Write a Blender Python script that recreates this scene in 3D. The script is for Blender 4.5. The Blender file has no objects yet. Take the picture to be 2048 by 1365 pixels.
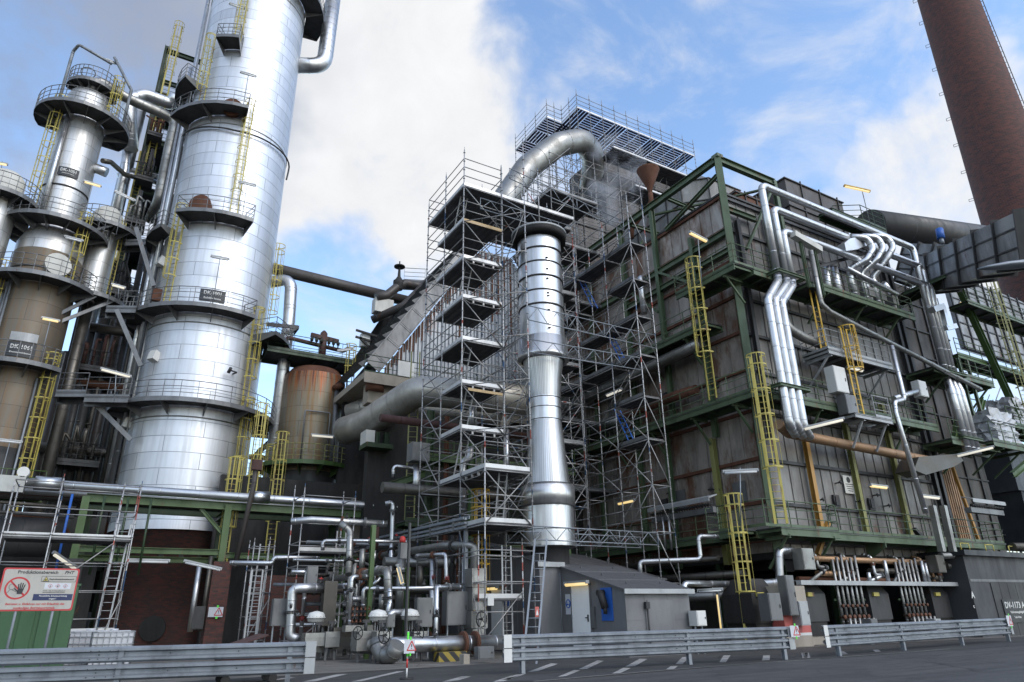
import bpy, math, random
from math import radians, sin, cos, tan, pi, hypot, atan2, sqrt
from mathutils import Vector, Matrix
random.seed(7)
SC = bpy.context.scene; COL = SC.collection
# ---------------- camera ----------------
EYE = 1.4; FPX = 1365.3; PITCH = radians(21.8); ROLL = radians(-0.98); AZ = radians(59.1)
_f = Vector((cos(AZ)*cos(PITCH), sin(AZ)*cos(PITCH), sin(PITCH)))
_r = Vector((sin(AZ), -cos(AZ), 0)); _u = _r.cross(_f)
CR = _r*cos(ROLL)+_u*sin(ROLL); CU = -_r*sin(ROLL)+_u*cos(ROLL)
cam = bpy.data.cameras.new('camera'); cam_o = bpy.data.objects.new('camera', cam); COL.objects.link(cam_o)
cam.sensor_width = 36; cam.lens = 24.0; cam.clip_end = 3000; cam.clip_start = 0.1
M4 = Matrix((CR, CU, -_f)).transposed().to_4x4(); M4.translation = (0, 0, EYE)
cam_o.matrix_world = M4; SC.camera = cam_o
# ---------------- light ----------------
SUN_AZ = radians(-72); SUN_EL = radians(38)
W = bpy.data.worlds.new('World'); SC.world = W; W.use_nodes = True
wn = W.node_tree.nodes; wl = W.node_tree.links; wn.clear()
def WN(t, **k):
    n = wn.new(t)
    for a, b in k.items(): setattr(n, a, b)
    return n
def wmath(op, a, b=None, c=None, clamp=False):
    n = WN('ShaderNodeMath', operation=op, use_clamp=clamp)
    for i, x in enumerate((a, b, c)):
        if x is None: continue
        if isinstance(x, (int, float)): n.inputs[i].default_value = x
        else: wl.new(x, n.inputs[i])
    return n.outputs[0]
sky = WN('ShaderNodeTexSky', sky_type='NISHITA', sun_disc=False, sun_elevation=SUN_EL, sun_rotation=pi/2-SUN_AZ, air_density=1.0, dust_density=0.6, ozone_density=2.2)
tc = WN('ShaderNodeTexCoord')
nrm = WN('ShaderNodeVectorMath', operation='NORMALIZE'); wl.new(tc.outputs['Generated'], nrm.inputs[0])
DIRV = nrm.outputs[0]
def wnoise(scale, detail, rough, off=(0, 0, 0), st=(1, 1, 1), dist=0.0):
    m = WN('ShaderNodeMapping'); m.inputs['Location'].default_value = off; m.inputs['Scale'].default_value = st; wl.new(DIRV, m.inputs[0])
    n = WN('ShaderNodeTexNoise'); n.inputs['Scale'].default_value = scale; n.inputs['Detail'].default_value = detail; n.inputs['Roughness'].default_value = rough; n.inputs['Distortion'].default_value = dist
    wl.new(m.outputs[0], n.inputs['Vector']); return n.outputs['Fac']
def raydir(px, py):
    d = CR*((px-1024)/FPX)+CU*((682.5-py)/FPX)+_f; return d.normalized()
_wm = WN('ShaderNodeTexNoise'); _wm.inputs['Scale'].default_value = 3.6; _wm.inputs['Detail'].default_value = 4; _wm.inputs['Roughness'].default_value = 0.6; wl.new(DIRV, _wm.inputs['Vector'])
_ws = WN('ShaderNodeVectorMath', operation='SUBTRACT'); wl.new(_wm.outputs['Color'], _ws.inputs[0]); _ws.inputs[1].default_value = (0.5, 0.5, 0.5)
_wa = WN('ShaderNodeVectorMath', operation='SCALE'); wl.new(_ws.outputs[0], _wa.inputs[0]); _wa.inputs['Scale'].default_value = 0.42
_wb = WN('ShaderNodeVectorMath', operation='ADD'); wl.new(DIRV, _wb.inputs[0]); wl.new(_wa.outputs[0], _wb.inputs[1])
_wc = WN('ShaderNodeVectorMath', operation='NORMALIZE'); wl.new(_wb.outputs[0], _wc.inputs[0]); WARP = _wc.outputs[0]   # ragged cloud edges
def wblob(px, py, r_in, r_out):   # soft patch of sky round a direction (degrees)
    d = WN('ShaderNodeVectorMath', operation='DOT_PRODUCT'); wl.new(WARP, d.inputs[0]); d.inputs[1].default_value = raydir(px, py)
    mr = WN('ShaderNodeMapRange', interpolation_type='SMOOTHSTEP'); wl.new(d.outputs['Value'], mr.inputs['Value'])
    mr.inputs['From Min'].default_value = cos(radians(r_out)); mr.inputs['From Max'].default_value = cos(radians(r_in)); return mr.outputs[0]
n1 = wnoise(3.2, 9, 0.6, (3.1, 1.7, 0.4)); n2 = wnoise(9.0, 8, 0.62, (0.3, 5.7, 1.4), dist=0.3); n3 = wnoise(1.6, 3, 0.5, (7.7, 2.2, 3.3))
nmix = wmath('MULTIPLY_ADD', n2, 0.5, wmath('MULTIPLY', n1, 0.5))
bright = wmath('MAXIMUM', wmath('MAXIMUM', wblob(720, 250, 3, 21), wblob(1800, 470, 3, 10)), wblob(640, 60, 3, 18))
bright = wmath('MAXIMUM', bright, wblob(760, 400, 3, 10))
bright = wmath('MAXIMUM', bright, wblob(1990, 380, 4, 10))
veil = wmath('MAXIMUM', wblob(0, 250, 15, 30), wmath('MAXIMUM', wblob(980, 150, 1, 19), wmath('MULTIPLY', wblob(1720, 300, 1, 9), 0.8)))
cov = wmath('MULTIPLY_ADD', bright, 0.62, wmath('MULTIPLY', veil, 0.40))
blue = wmath('MAXIMUM', wblob(1500, 160, 3, 19), wmath('MULTIPLY', wblob(640, 570, 2, 8.5), 1.3))
blue = wmath('MAXIMUM', blue, wblob(1330, 30, 6, 16))
cov = wmath('SUBTRACT', cov, wmath('MULTIPLY', blue, 0.50))
# the rest of the dome, behind the camera, is broken cloud
d = WN('ShaderNodeVectorMath', operation='DOT_PRODUCT'); wl.new(DIRV, d.inputs[0]); d.inputs[1].default_value = _f
back = WN('ShaderNodeMapRange', interpolation_type='SMOOTHSTEP'); wl.new(d.outputs['Value'], back.inputs['Value']); back.inputs['From Min'].default_value = 0.62; back.inputs['From Max'].default_value = 0.1
cov = wmath('MULTIPLY_ADD', back.outputs[0], 0.42, cov)
fac = wmath('ADD', cov, wmath('MULTIPLY', wmath('SUBTRACT', nmix, 0.5), 2.5))
mr = WN('ShaderNodeMapRange', interpolation_type='SMOOTHSTEP'); wl.new(fac, mr.inputs['Value']); mr.inputs['From Min'].default_value = 0.02; mr.inputs['From Max'].default_value = 0.9
wisp = wnoise(2.2, 8, 0.62, (1.1, 4.2, 2.0), (1.0, 2.6, 3.4), 0.6)
wr = WN('ShaderNodeMapRange', interpolation_type='SMOOTHSTEP'); wl.new(wisp, wr.inputs['Value']); wr.inputs['From Min'].default_value = 0.40; wr.inputs['From Max'].default_value = 0.74; wr.inputs['To Max'].default_value = 0.75
cfac = wmath('MAXIMUM', mr.outputs[0], wr.outputs[0])
# cloud tone: thick parts to the upper left are blue-grey, the rest white
CLOUD = 7.6
cr = WN('ShaderNodeValToRGB'); e = cr.color_ramp.elements
e[0].position = 0.0; e[0].color = (0.97, 0.98, 1.0, 1); e[1].position = 1.0; e[1].color = (0.27, 0.34, 0.50, 1)
grey = wmath('MULTIPLY', wmath('MAXIMUM', wblob(-40, 60, 8, 21), wmath('MULTIPLY', wblob(330, -60, 4, 16), 0.18)), wmath('MULTIPLY_ADD', n3, 0.8, 0.55), clamp=True)
wl.new(grey, cr.inputs[0])
cs = WN('ShaderNodeVectorMath', operation='SCALE'); wl.new(cr.outputs[0], cs.inputs[0])
glow = WN('ShaderNodeVectorMath', operation='DOT_PRODUCT'); wl.new(DIRV, glow.inputs[0]); glow.inputs[1].default_value = (cos(SUN_AZ)*cos(SUN_EL), sin(SUN_AZ)*cos(SUN_EL), sin(SUN_EL))
gl = WN('ShaderNodeMapRange', interpolation_type='SMOOTHSTEP'); wl.new(glow.outputs['Value'], gl.inputs['Value']); gl.inputs['From Min'].default_value = 0.35; gl.inputs['From Max'].default_value = 1.0; gl.inputs['To Max'].default_value = 1.5   # cloud is brightest round the sun
wl.new(wmath('MULTIPLY', wmath('MULTIPLY', wmath('MULTIPLY_ADD', n2, 0.30, 0.90), wmath('ADD', gl.outputs[0], 1.0)), CLOUD), cs.inputs['Scale'])
tint = WN('ShaderNodeMixRGB', blend_type='MULTIPLY'); tint.inputs['Fac'].default_value = 1; wl.new(sky.outputs[0], tint.inputs[1]); tint.inputs[2].default_value = (3.0, 3.05, 3.0, 1)
mx = WN('ShaderNodeMixRGB'); wl.new(cfac, mx.inputs['Fac']); wl.new(tint.outputs[0], mx.inputs[1]); wl.new(cs.outputs[0], mx.inputs[2])
bg = WN('ShaderNodeBackground'); bg.inputs['Strength'].default_value = 0.1; wl.new(mx.outputs[0], bg.inputs['Color'])
wo = WN('ShaderNodeOutputWorld'); wl.new(bg.outputs[0], wo.inputs['Surface'])
sun = bpy.data.lights.new('sun', 'SUN'); sun.energy = 1.0; sun.angle = radians(20); sun.color = (1.0, 0.96, 0.90)
sun_o = bpy.data.objects.new('sun', sun); COL.objects.link(sun_o)
sun_o.rotation_euler = Vector((cos(SUN_AZ)*cos(SUN_EL), sin(SUN_AZ)*cos(SUN_EL), sin(SUN_EL))).to_track_quat('Z', 'Y').to_euler()
SC.view_settings.view_transform = 'Standard'; SC.view_settings.look = 'None'; SC.view_settings.exposure = 0.22; SC.view_settings.gamma = 1.0
SC.render.film_transparent = False
SC.cycles.max_bounces = 6; SC.cycles.glossy_bounces = 4; SC.cycles.diffuse_bounces = 2

# ---------------- placing helpers ----------------
def Q(px, py, X=None, Y=None, Z=None, D=None):
    d = CR*((px-1024)/FPX)+CU*((682.5-py)/FPX)+_f
    if X is not None: k = X/d.x
    elif Y is not None: k = Y/d.y
    elif Z is not None: k = (Z-EYE)/d.z
    else: k = D/hypot(d.x, d.y)
    return Vector((0, 0, EYE))+d*k
def PA(azd, D, z=0.0): return Vector((D*cos(radians(azd)), D*sin(radians(azd)), z))
def V(a): return Vector((a[0], a[1], a[2] if len(a) > 2 else 0.0))
# ---------------- mesh builder ----------------
class MB:
    def __init__(s): s.v = []; s.f = []; s.sm = []; s.mi = []; s.cur = 0
    def add(s, vs, fs, smooth=False):
        o = len(s.v); s.v.extend([tuple(p) for p in vs]); s.f.extend([tuple(o+i for i in f) for f in fs]); s.sm.extend([smooth]*len(fs)); return s
    def box(s, a, b):
        x0, x1 = sorted((a[0], b[0])); y0, y1 = sorted((a[1], b[1])); z0, z1 = sorted((a[2], b[2]))
        return s.add([(x0,y0,z0),(x1,y0,z0),(x1,y1,z0),(x0,y1,z0),(x0,y0,z1),(x1,y0,z1),(x1,y1,z1),(x0,y1,z1)], [(0,3,2,1),(4,5,6,7),(0,1,5,4),(1,2,6,5),(2,3,7,6),(3,0,4,7)])
    def beam(s, p, q, w, h, up=(0, 0, 1)):
        p = V(p); q = V(q); d = (q-p).normalized(); up = V(up)
        if abs(d.dot(up)) > 0.98: up = V((1, 0, 0)) if abs(d.x) < 0.9 else V((0, 1, 0))
        x = d.cross(up).normalized()*w/2; y = x.cross(d).normalized()*h/2
        vs = [p-x-y, p+x-y, p+x+y, p-x+y, q-x-y, q+x-y, q+x+y, q-x+y]
        return s.add(vs, [(0,3,2,1),(4,5,6,7),(0,1,5,4),(1,2,6,5),(2,3,7,6),(3,0,4,7)])
    def ibeam(s, p, q, w, h, up=(0, 0, 1), t=0.025):
        p = V(p); q = V(q); d = (q-p).normalized(); up = V(up)
        if abs(d.dot(up)) > 0.98: up = V((1, 0, 0)) if abs(d.x) < 0.9 else V((0, 1, 0))
        x = d.cross(up).normalized(); y = x.cross(d).normalized()
        s.beam(p+y*(h/2-t/2), q+y*(h/2-t/2), w, t, up); s.beam(p-y*(h/2-t/2), q-y*(h/2-t/2), w, t, up)
        return s.beam(p, q, t, h-2*t, up)
    def tube(s, p, q, r, n=8, r2=None, caps=True):
        p = V(p); q = V(q); d = (q-p); 
        if d.length < 1e-6: return s
        d.normalize(); a = V((0, 0, 1)) if abs(d.z) < 0.9 else V((1, 0, 0)); x = d.cross(a).normalized(); y = d.cross(x)
        r2 = r if r2 is None else r2; vs = []
        for c, rr in ((p, r), (q, r2)):
            for i in range(n):
                t = 2*pi*i/n; vs.append(c+x*(rr*cos(t))+y*(rr*sin(t)))
        s.add(vs, [(i, (i+1) % n, n+(i+1) % n, n+i) for i in range(n)], n > 4)
        if caps: o = len(s.v)-2*n; s.f += [tuple(o+i for i in range(n-1, -1, -1)), tuple(o+n+i for i in range(n))]; s.sm += [False, False]
        return s
    def path(s, pts, r, n=10, bend=None, bands=None):
        pts = [V(p) for p in pts]; bend = r*2.2 if bend is None else bend
        out = [pts[0]]
        for i in range(1, len(pts)-1):
            a, b, c = pts[i-1], pts[i], pts[i+1]; d1 = (a-b); d2 = (c-b); l1, l2 = d1.length, d2.length
            if l1 < 1e-5 or l2 < 1e-5: continue
            d1 /= l1; d2 /= l2; ang = d1.angle(d2)
            if ang > 3.05 or bend <= 0: out.append(b); continue
            t = min(bend/max(tan(ang/2), 0.05), l1*0.49, l2*0.49); A = b+d1*t; B = b+d2*t; k = 5 if bend > 0.15 else 3
            for j in range(k+1):
                u = j/k; out.append((1-u)**2*A+2*u*(1-u)*b+u*u*B)
        out.append(pts[-1]); out = [out[0]]+[out[i] for i in range(1, len(out)) if (out[i]-out[i-1]).length > 1e-4]
        T = []
        for i in range(len(out)):
            d = (out[min(i+1, len(out)-1)]-out[max(i-1, 0)]).normalized(); T.append(d)
        a = V((0, 0, 1)) if abs(T[0].z) < 0.9 else V((1, 0, 0)); x = T[0].cross(a).normalized(); vs = []
        for i, c in enumerate(out):
            if i: x = (x-T[i]*x.dot(T[i])).normalized()
            y = T[i].cross(x)
            for j in range(n):
                t = 2*pi*j/n; vs.append(c+x*(r*cos(t))+y*(r*sin(t)))
        fs = [(i*n+j, i*n+(j+1) % n, (i+1)*n+(j+1) % n, (i+1)*n+j) for i in range(len(out)-1) for j in range(n)]
        s.add(vs, fs, True); o = len(s.v)-len(vs)
        s.f += [tuple(o+j for j in range(n-1, -1, -1)), tuple(o+len(vs)-n+j for j in range(n))]; s.sm += [False, False]
        if bands:
            for i in range(len(pts)-1):
                a, b = pts[i], pts[i+1]; L = (b-a).length; d = (b-a).normalized(); k = max(1, int(L/bands))
                for j in range(k+1):
                    t = min(max(j*L/k, bend*0.9), L-bend*0.9)
                    if 0.03 < t < L-0.03: s.tube(a+d*(t-0.02), a+d*(t+0.02), r*1.0+0.008, n)
        return s
    def lathe(s, prof, n=48, c=(0, 0), a0=0, a1=2*pi, smooth=True, close=False):
        full = abs(a1-a0-2*pi) < 1e-4; m = n if full else n+1; vs = []
        for r, z in prof:
            for i in range(m):
                t = a0+(a1-a0)*i/n; vs.append((c[0]+r*cos(t), c[1]+r*sin(t), z))
        fs = []; k = len(prof)
        for a in range(k-1 if not close else k):
            b = (a+1) % k
            for i in range(n):
                j = (i+1) % m if full else i+1
                fs.append((a*m+i, a*m+j, b*m+j, b*m+i))
        return s.add(vs, fs, smooth)
    def prism(s, pts, th):   # flat polygon thickened along its normal by vector th
        th = V(th); pts = [V(p) for p in pts]; n = len(pts)
        return s.add(pts+[p+th for p in pts], [tuple(range(n-1, -1, -1)), tuple(range(n, 2*n))]+[(i, (i+1) % n, n+(i+1) % n, n+i) for i in range(n)])
    def build(s, name, mat, parent=None, label=None, cat=None, group=None, kind=None, local=False, root=None):
        me = bpy.data.meshes.new(name)
        off = V((0, 0, 0))
        if parent is not None:
            p = parent
            while p is not None:
                off += p.location; p = p.parent
            if local: off = V((0, 0, 0))
        elif kind != 'structure' and s.v and not local:
            xs = [p[0] for p in s.v]; ys = [p[1] for p in s.v]; zs = [p[2] for p in s.v]
            off = V(((min(xs)+max(xs))/2, (min(ys)+max(ys))/2, min(zs)))
        me.from_pydata([(p[0]-off.x, p[1]-off.y, p[2]-off.z) for p in s.v], [], s.f)
        me.polygons.foreach_set('use_smooth', s.sm)
        if s.mi: me.polygons.foreach_set('material_index', [1 if any(a <= i < b for a, b in s.mi) else 0 for i in range(len(s.f))])
        me.update()
        for m in (mat if isinstance(mat, (list, tuple)) else [mat]): me.materials.append(m)
        o = bpy.data.objects.new(name, me); COL.objects.link(o)
        if parent is not None: o.parent = parent
        else: o.location = off
        return tag(o, label, cat, group, kind)
def tag(o, label=None, cat=None, group=None, kind=None):
    if label: o['label'] = label
    if cat: o['category'] = cat
    if group: o['group'] = group
    if kind: o['kind'] = kind
    return o
def thing(name, label, cat, loc=(0, 0, 0), group=None):
    o = bpy.data.objects.new(name, None); COL.objects.link(o); o.location = V(loc); o.empty_display_size = 0.2
    return tag(o, label, cat, group)
class Bag:   # repeated parts of one thing: the nearest 100 one by one, the rest as one
    def __init__(s, name, mat, parent, lim=100): s.n, s.m, s.p, s.l, s.e = name, mat, parent, lim, []
    def new(s): m = MB(); s.e.append(m); return m
    def done(s):
        e = [m for m in s.e if m.v]
        def dist(m): a = m.v[0]; b = m.v[-1]; return (V(a)+V(b)).length/2
        e.sort(key=dist)
        for m in e[:s.l]: m.build(s.n, s.m, s.p)
        if e[s.l:]:
            r = MB()
            for m in e[s.l:]:
                o = len(r.v); r.v += m.v; r.f += [tuple(o+i for i in f) for f in m.f]; r.sm += m.sm
            r.build(s.n, s.m, s.p, kind='stuff')
def copy_tree(o, parent=None):
    kids = list(o.children); c = o.copy(); COL.objects.link(c)
    if parent is not None: c.parent = parent
    for k in kids: copy_tree(k, c)
    return c
# ---------------- materials ----------------
class NT:
    def __init__(s, name):
        s.m = bpy.data.materials.new(name); s.m.use_nodes = True; s.t = s.m.node_tree; s.n = s.t.nodes; s.b = s.n['Principled BSDF']
    def node(s, t, ins=None, **k):
        n = s.n.new(t)
        for a, b in k.items(): setattr(n, a, b)
        for a, b in (ins or {}).items(): s.set(n.inputs[a], b)
        return n
    def set(s, sock, v):
        if hasattr(v, 'is_output'): s.t.links.new(v, sock)
        else: sock.default_value = v
    def math(s, op, a, b=0.0, clamp=False): return s.node('ShaderNodeMath', {0: a, 1: b}, operation=op, use_clamp=clamp).outputs[0]
    def obj(s): return s.node('ShaderNodeTexCoord').outputs['Object']
    def geo(s): return s.node('ShaderNodeNewGeometry').outputs['Position']
    def mapn(s, v, sc=(1, 1, 1), loc=(0, 0, 0)): return s.node('ShaderNodeMapping', {'Vector': v, 'Scale': sc, 'Location': loc}).outputs[0]
    def noise(s, v, sc, det=5, ro=0.6, dist=0): return s.node('ShaderNodeTexNoise', {'Vector': v, 'Scale': sc, 'Detail': det, 'Roughness': ro, 'Distortion': dist}).outputs['Fac']
    def ramp(s, f, stops, const=False):
        r = s.node('ShaderNodeValToRGB', {'Fac': f}); e = r.color_ramp.elements
        if const: r.color_ramp.interpolation = 'CONSTANT'
        e[0].position, e[0].color = stops[0][0], (*stops[0][1], 1); e[1].position, e[1].color = stops[1][0], (*stops[1][1], 1)
        for p, c in stops[2:]: x = e.new(p); x.color = (*c, 1)
        return r.outputs['Color']
    def framp(s, f, a, b, lo=0.0, hi=1.0): return s.node('ShaderNodeMapRange', {'Value': f, 'From Min': a, 'From Max': b, 'To Min': lo, 'To Max': hi}, interpolation_type='SMOOTHSTEP').outputs[0]
    def mix(s, f, a, b, bt='MIX'):
        n = s.node('ShaderNodeMixRGB', {'Fac': f}, blend_type=bt)
        s.set(n.inputs[1], a if hasattr(a, 'is_output') else (*a, 1)); s.set(n.inputs[2], b if hasattr(b, 'is_output') else (*b, 1)); return n.outputs[0]
    def bump(s, h, st=0.3, d=0.02): s.set(s.b.inputs['Normal'], s.node('ShaderNodeBump', {'Height': h, 'Strength': st, 'Distance': d}).outputs[0])
    def fin(s, col=None, rough=None, metal=None, spec=None):
        if col is not None: s.set(s.b.inputs['Base Color'], col if hasattr(col, 'is_output') else (*col, 1))
        if rough is not None: s.set(s.b.inputs['Roughness'], rough)
        if metal is not None: s.set(s.b.inputs['Metallic'], metal)
        if spec is not None: s.b.inputs['Specular IOR Level'].default_value = spec
        return s.m
def cyl_uv(t, R):
    p = t.node('ShaderNodeSeparateXYZ', {0: t.obj()}); a = t.math('ARCTAN2', p.outputs[1], p.outputs[0])
    c = t.node('ShaderNodeCombineXYZ', {0: t.math('MULTIPLY', a, R), 1: p.outputs[2], 2: 0.0}); return c.outputs[0], p.outputs[2]
def painted(name, col, rough=0.45, dirt=0.35, rust=0.0, metal=0.0, sc=1.5, rustcol=(0.11, 0.045, 0.018), streak=True):
    t = NT(name); g = t.geo(); n = t.noise(t.mapn(g, (1, 1, 0.35 if streak else 1)), sc, 7, 0.65); f = t.noise(g, sc*14, 4, 0.6)
    c = t.mix(t.framp(n, 0.42, 0.78, 0, dirt), col, tuple(x*0.35 for x in col)); c = t.mix(t.framp(f, 0.5, 0.8, 0, 0.25), c, tuple(min(1, x*1.35) for x in col))
    if rust: 
        rn = t.noise(t.mapn(g, (1, 1, 0.3), (4, 2, 7)), sc*1.7, 8, 0.7); c = t.mix(t.framp(rn, 0.66-0.22*rust, 0.74-0.12*rust), c, rustcol)
    t.bump(f, 0.12, 0.01)
    return t.fin(c, t.framp(n, 0.3, 0.7, rough-0.08, min(1, rough+0.15)), metal)
def jacket(name, col=(0.56, 0.57, 0.585), rough=0.34, metal=1.0, dirt=0.3, var=0.12):
    t = NT(name); g = t.geo(); n = t.noise(g, 0.9, 6, 0.6); f = t.noise(g, 3.2, 4, 0.5); s_ = t.noise(t.mapn(g, (6, 6, 0.7)), 1.5, 6, 0.7)
    c = t.mix(t.framp(n, 0.4, 0.75, 0, dirt), col, (0.16, 0.145, 0.125)); c = t.mix(t.framp(s_, 0.5, 0.75, 0, var*2), c, tuple(x*0.6 for x in col))
    t.bump(f, 0.25, 0.03)
    return t.fin(c, t.framp(n, 0.3, 0.7, rough-0.06, rough+0.16), metal)
def clad(name, R, c1, c2, seam, bw, bh, rough=0.36, metal=0.9, stain=None, stain_amt=0.0, seamw=0.012, ztop=None, streakcol=None, bumpd=0.02):
    t = NT(name); uv, z = cyl_uv(t, R)
    b = t.node('ShaderNodeTexBrick', {'Vector': uv, 'Color1': (*c1, 1), 'Color2': (*c2, 1), 'Mortar': (*seam, 1), 'Scale': 1.0, 'Mortar Size': seamw, 'Mortar Smooth': 0.3, 'Bias': 0.0, 'Brick Width': bw, 'Row Height': bh}, offset=0.43)
    c = b.outputs['Color']; st = t.noise(t.mapn(uv, (2.2, 0.10, 1)), 1.6, 7, 0.7); n = t.noise(t.obj(), 0.55, 5, 0.6)
    if stain: c = t.mix(t.framp(st, 0.40, 0.68, 0, stain_amt), c, stain)
    if streakcol:
        st2 = t.noise(t.mapn(uv, (2.6, 0.06, 1), (3, 0, 0)), 1.3, 8, 0.75); fall = t.framp(z, ztop-5.5, ztop, 0, 1)
        c = t.mix(t.framp(t.math('MULTIPLY_ADD' if False else 'ADD', st2, t.math('MULTIPLY', fall, 0.34)), 0.70, 0.88, 0, 0.9), c, streakcol)
        st3 = t.noise(t.mapn(uv, (3.3, 0.05, 1), (9, 0, 0)), 1.3, 8, 0.75)
        c = t.mix(t.framp(t.math('ADD', st3, t.math('MULTIPLY', fall, 0.3)), 0.74, 0.86), c, (0.07, 0.02, 0.012))
    c = t.mix(t.framp(n, 0.45, 0.8, 0, 0.22), c, tuple(x*0.45 for x in c1))
    h = t.math('ADD', t.math('MULTIPLY', b.outputs['Fac'], -0.8), t.math('MULTIPLY', t.noise(t.mapn(uv, (1, 1, 1)), 1.6, 2, 0.4), 0.9))
    t.bump(h, 0.28, bumpd)
    return t.fin(c, t.framp(st, 0.3, 0.7, rough-0.05, rough+0.12), metal)
def bricks(name, R=None, c1=(0.16, 0.045, 0.03), c2=(0.055, 0.03, 0.028), mort=(0.055, 0.045, 0.04), sc=1.0, plane='x'):
    t = NT(name)
    if R: uv, z = cyl_uv(t, R)
    else:
        p = t.node('ShaderNodeSeparateXYZ', {0: t.obj()}); uv = t.node('ShaderNodeCombineXYZ', {0: t.math('ADD', p.outputs[0], p.outputs[1]), 1: p.outputs[2], 2: 0.0}).outputs[0]
    b = t.node('ShaderNodeTexBrick', {'Vector': uv, 'Color1': (*c1, 1), 'Color2': (*c2, 1), 'Mortar': (*mort, 1), 'Scale': 1.0, 'Mortar Size': 0.006*sc, 'Mortar Smooth': 0.1, 'Bias': -0.1, 'Brick Width': 0.25*sc, 'Row Height': 0.083*sc})
    n = t.noise(t.obj(), 1.4, 7, 0.75); c = t.mix(t.framp(n, 0.4, 0.75, 0, 0.5), b.outputs['Color'], (0.035, 0.028, 0.027))
    t.bump(t.math('SUBTRACT', 1.0, b.outputs['Fac']), 0.5, 0.01)
    return t.fin(c, 0.85, 0.0)
def panels(name, col, bw=0.75, rust=0.5, light=0.0):   # soot-dark furnace casing, rust bleeding from the ribs
    t = NT(name); g = t.geo(); n = t.noise(t.mapn(g, (1, 1, 0.3)), 0.9, 8, 0.7); r = t.noise(t.mapn(g, (0.8, 0.8, 0.35), (3, 8, 1)), 0.55, 8, 0.7); s_ = t.noise(t.mapn(g, (5, 5, 0.25)), 1.2, 6, 0.75)
    c = t.mix(t.framp(n, 0.35, 0.7, 0, 0.75), col, tuple(x*0.4 for x in col)); c = t.mix(t.framp(s_, 0.5, 0.72, 0, 0.45), c, tuple(x*0.5 for x in col))
    if light: c = t.mix(t.framp(t.noise(g, 0.5, 6, 0.7), 0.5, 0.62, 0, light), c, (0.32, 0.32, 0.31))
    c = t.mix(t.framp(r, 0.62-0.1*rust, 0.72-0.06*rust, 0, 0.9), c, (0.115, 0.045, 0.018))
    t.bump(n, 0.15, 0.03)
    return t.fin(c, t.framp(n, 0.3, 0.7, 0.42, 0.62), 0.35)
M = {}
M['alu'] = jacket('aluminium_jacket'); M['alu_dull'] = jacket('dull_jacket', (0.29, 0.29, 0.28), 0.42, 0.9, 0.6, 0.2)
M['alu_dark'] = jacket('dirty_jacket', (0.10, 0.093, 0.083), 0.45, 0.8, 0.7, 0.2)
M['duct'] = jacket('duct_cladding', (0.40, 0.385, 0.35), 0.44, 0.75, 0.55, 0.2)
M['rustpipe'] = jacket('tan_rust_jacket', (0.33, 0.2, 0.11), 0.5, 0.6, 0.5, 0.2)
M['shell'] = clad('column_cladding', 3.5, (0.70, 0.715, 0.74), (0.575, 0.595, 0.625), (0.16, 0.17, 0.19), 3.6, 0.93, 0.46, 0.85, (0.47, 0.49, 0.52), 0.45, 0.018)
M['shell2'] = clad('slim_column_cladding', 1.2, (0.60, 0.60, 0.59), (0.46, 0.46, 0.45), (0.12, 0.12, 0.12), 2.4, 0.95, 0.42, 0.88, (0.30, 0.28, 0.25), 0.6)
M['shell3'] = clad('stained_column_cladding', 2.2, (0.15, 0.13, 0.10), (0.12, 0.105, 0.085), (0.04, 0.035, 0.03), 2.6, 1.25, 0.5, 0.45, (0.19, 0.12, 0.065), 0.7)
M['tank'] = clad('rusted_tank_cladding', 2.0, (0.20, 0.185, 0.14), (0.165, 0.15, 0.115), (0.04, 0.035, 0.03), 1.8, 1.0, 0.5, 0.4, (0.22, 0.12, 0.04), 0.8, ztop=17.2, streakcol=(0.30, 0.085, 0.02))
M['stack'] = clad('stack_cladding', 1.0, (0.66, 0.66, 0.665), (0.58, 0.58, 0.585), (0.22, 0.22, 0.22), 3.3, 9.0, 0.30, 0.95, (0.34, 0.33, 0.31), 0.45, 0.006)
M['cone'] = clad('ribbed_cone_cladding', 0.9, (0.60, 0.60, 0.60), (0.48, 0.48, 0.48), (0.16, 0.16, 0.16), 0.085, 30.0, 0.33, 0.95, (0.3, 0.3, 0.29), 0.4, 0.007)
M['chimney'] = bricks('chimney_brick', 4.0, (0.115, 0.036, 0.027), (0.038, 0.021, 0.020), (0.11, 0.075, 0.068), 2.2)
M['brick'] = bricks('dark_brick', 3.3, (0.115, 0.036, 0.026), (0.042, 0.026, 0.025)); M['brickflat'] = bricks('pier_brick', None, (0.115, 0.036, 0.026), (0.042, 0.026, 0.025))
M['green'] = painted('green_steel', (0.07, 0.105, 0.055), 0.5, 0.65, 0.45); M['green2'] = painted('bright_green_steel', (0.05, 0.095, 0.024), 0.45, 0.65, 0.3)
M['olive'] = painted('olive_steel', (0.22, 0.22, 0.075), 0.5, 0.5, 0.2); M['ochre'] = painted('ochre_steel', (0.36, 0.19, 0.04), 0.5, 0.5, 0.2)
M['dkgreen'] = painted('dark_green_steel', (0.018, 0.04, 0.014), 0.5, 0.5, 0.2)
M['yellow'] = painted('yellow_paint', (0.44, 0.37, 0.085), 0.5, 0.75, 0.55); M['yellow2'] = painted('deep_yellow_paint', (0.50, 0.31, 0.03), 0.5, 0.55, 0.4)
M['steel'] = painted('grey_steel', (0.155, 0.158, 0.162), 0.45, 0.5, 0.08, 0.5); M['galv'] = painted('galvanised_steel', (0.22, 0.24, 0.265), 0.5, 0.8, 0.12, 0.4, 1.6)
M['galvl'] = painted('light_galvanised', (0.33, 0.34, 0.345), 0.5, 0.45, 0.03, 0.3, 1.2)
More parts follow.
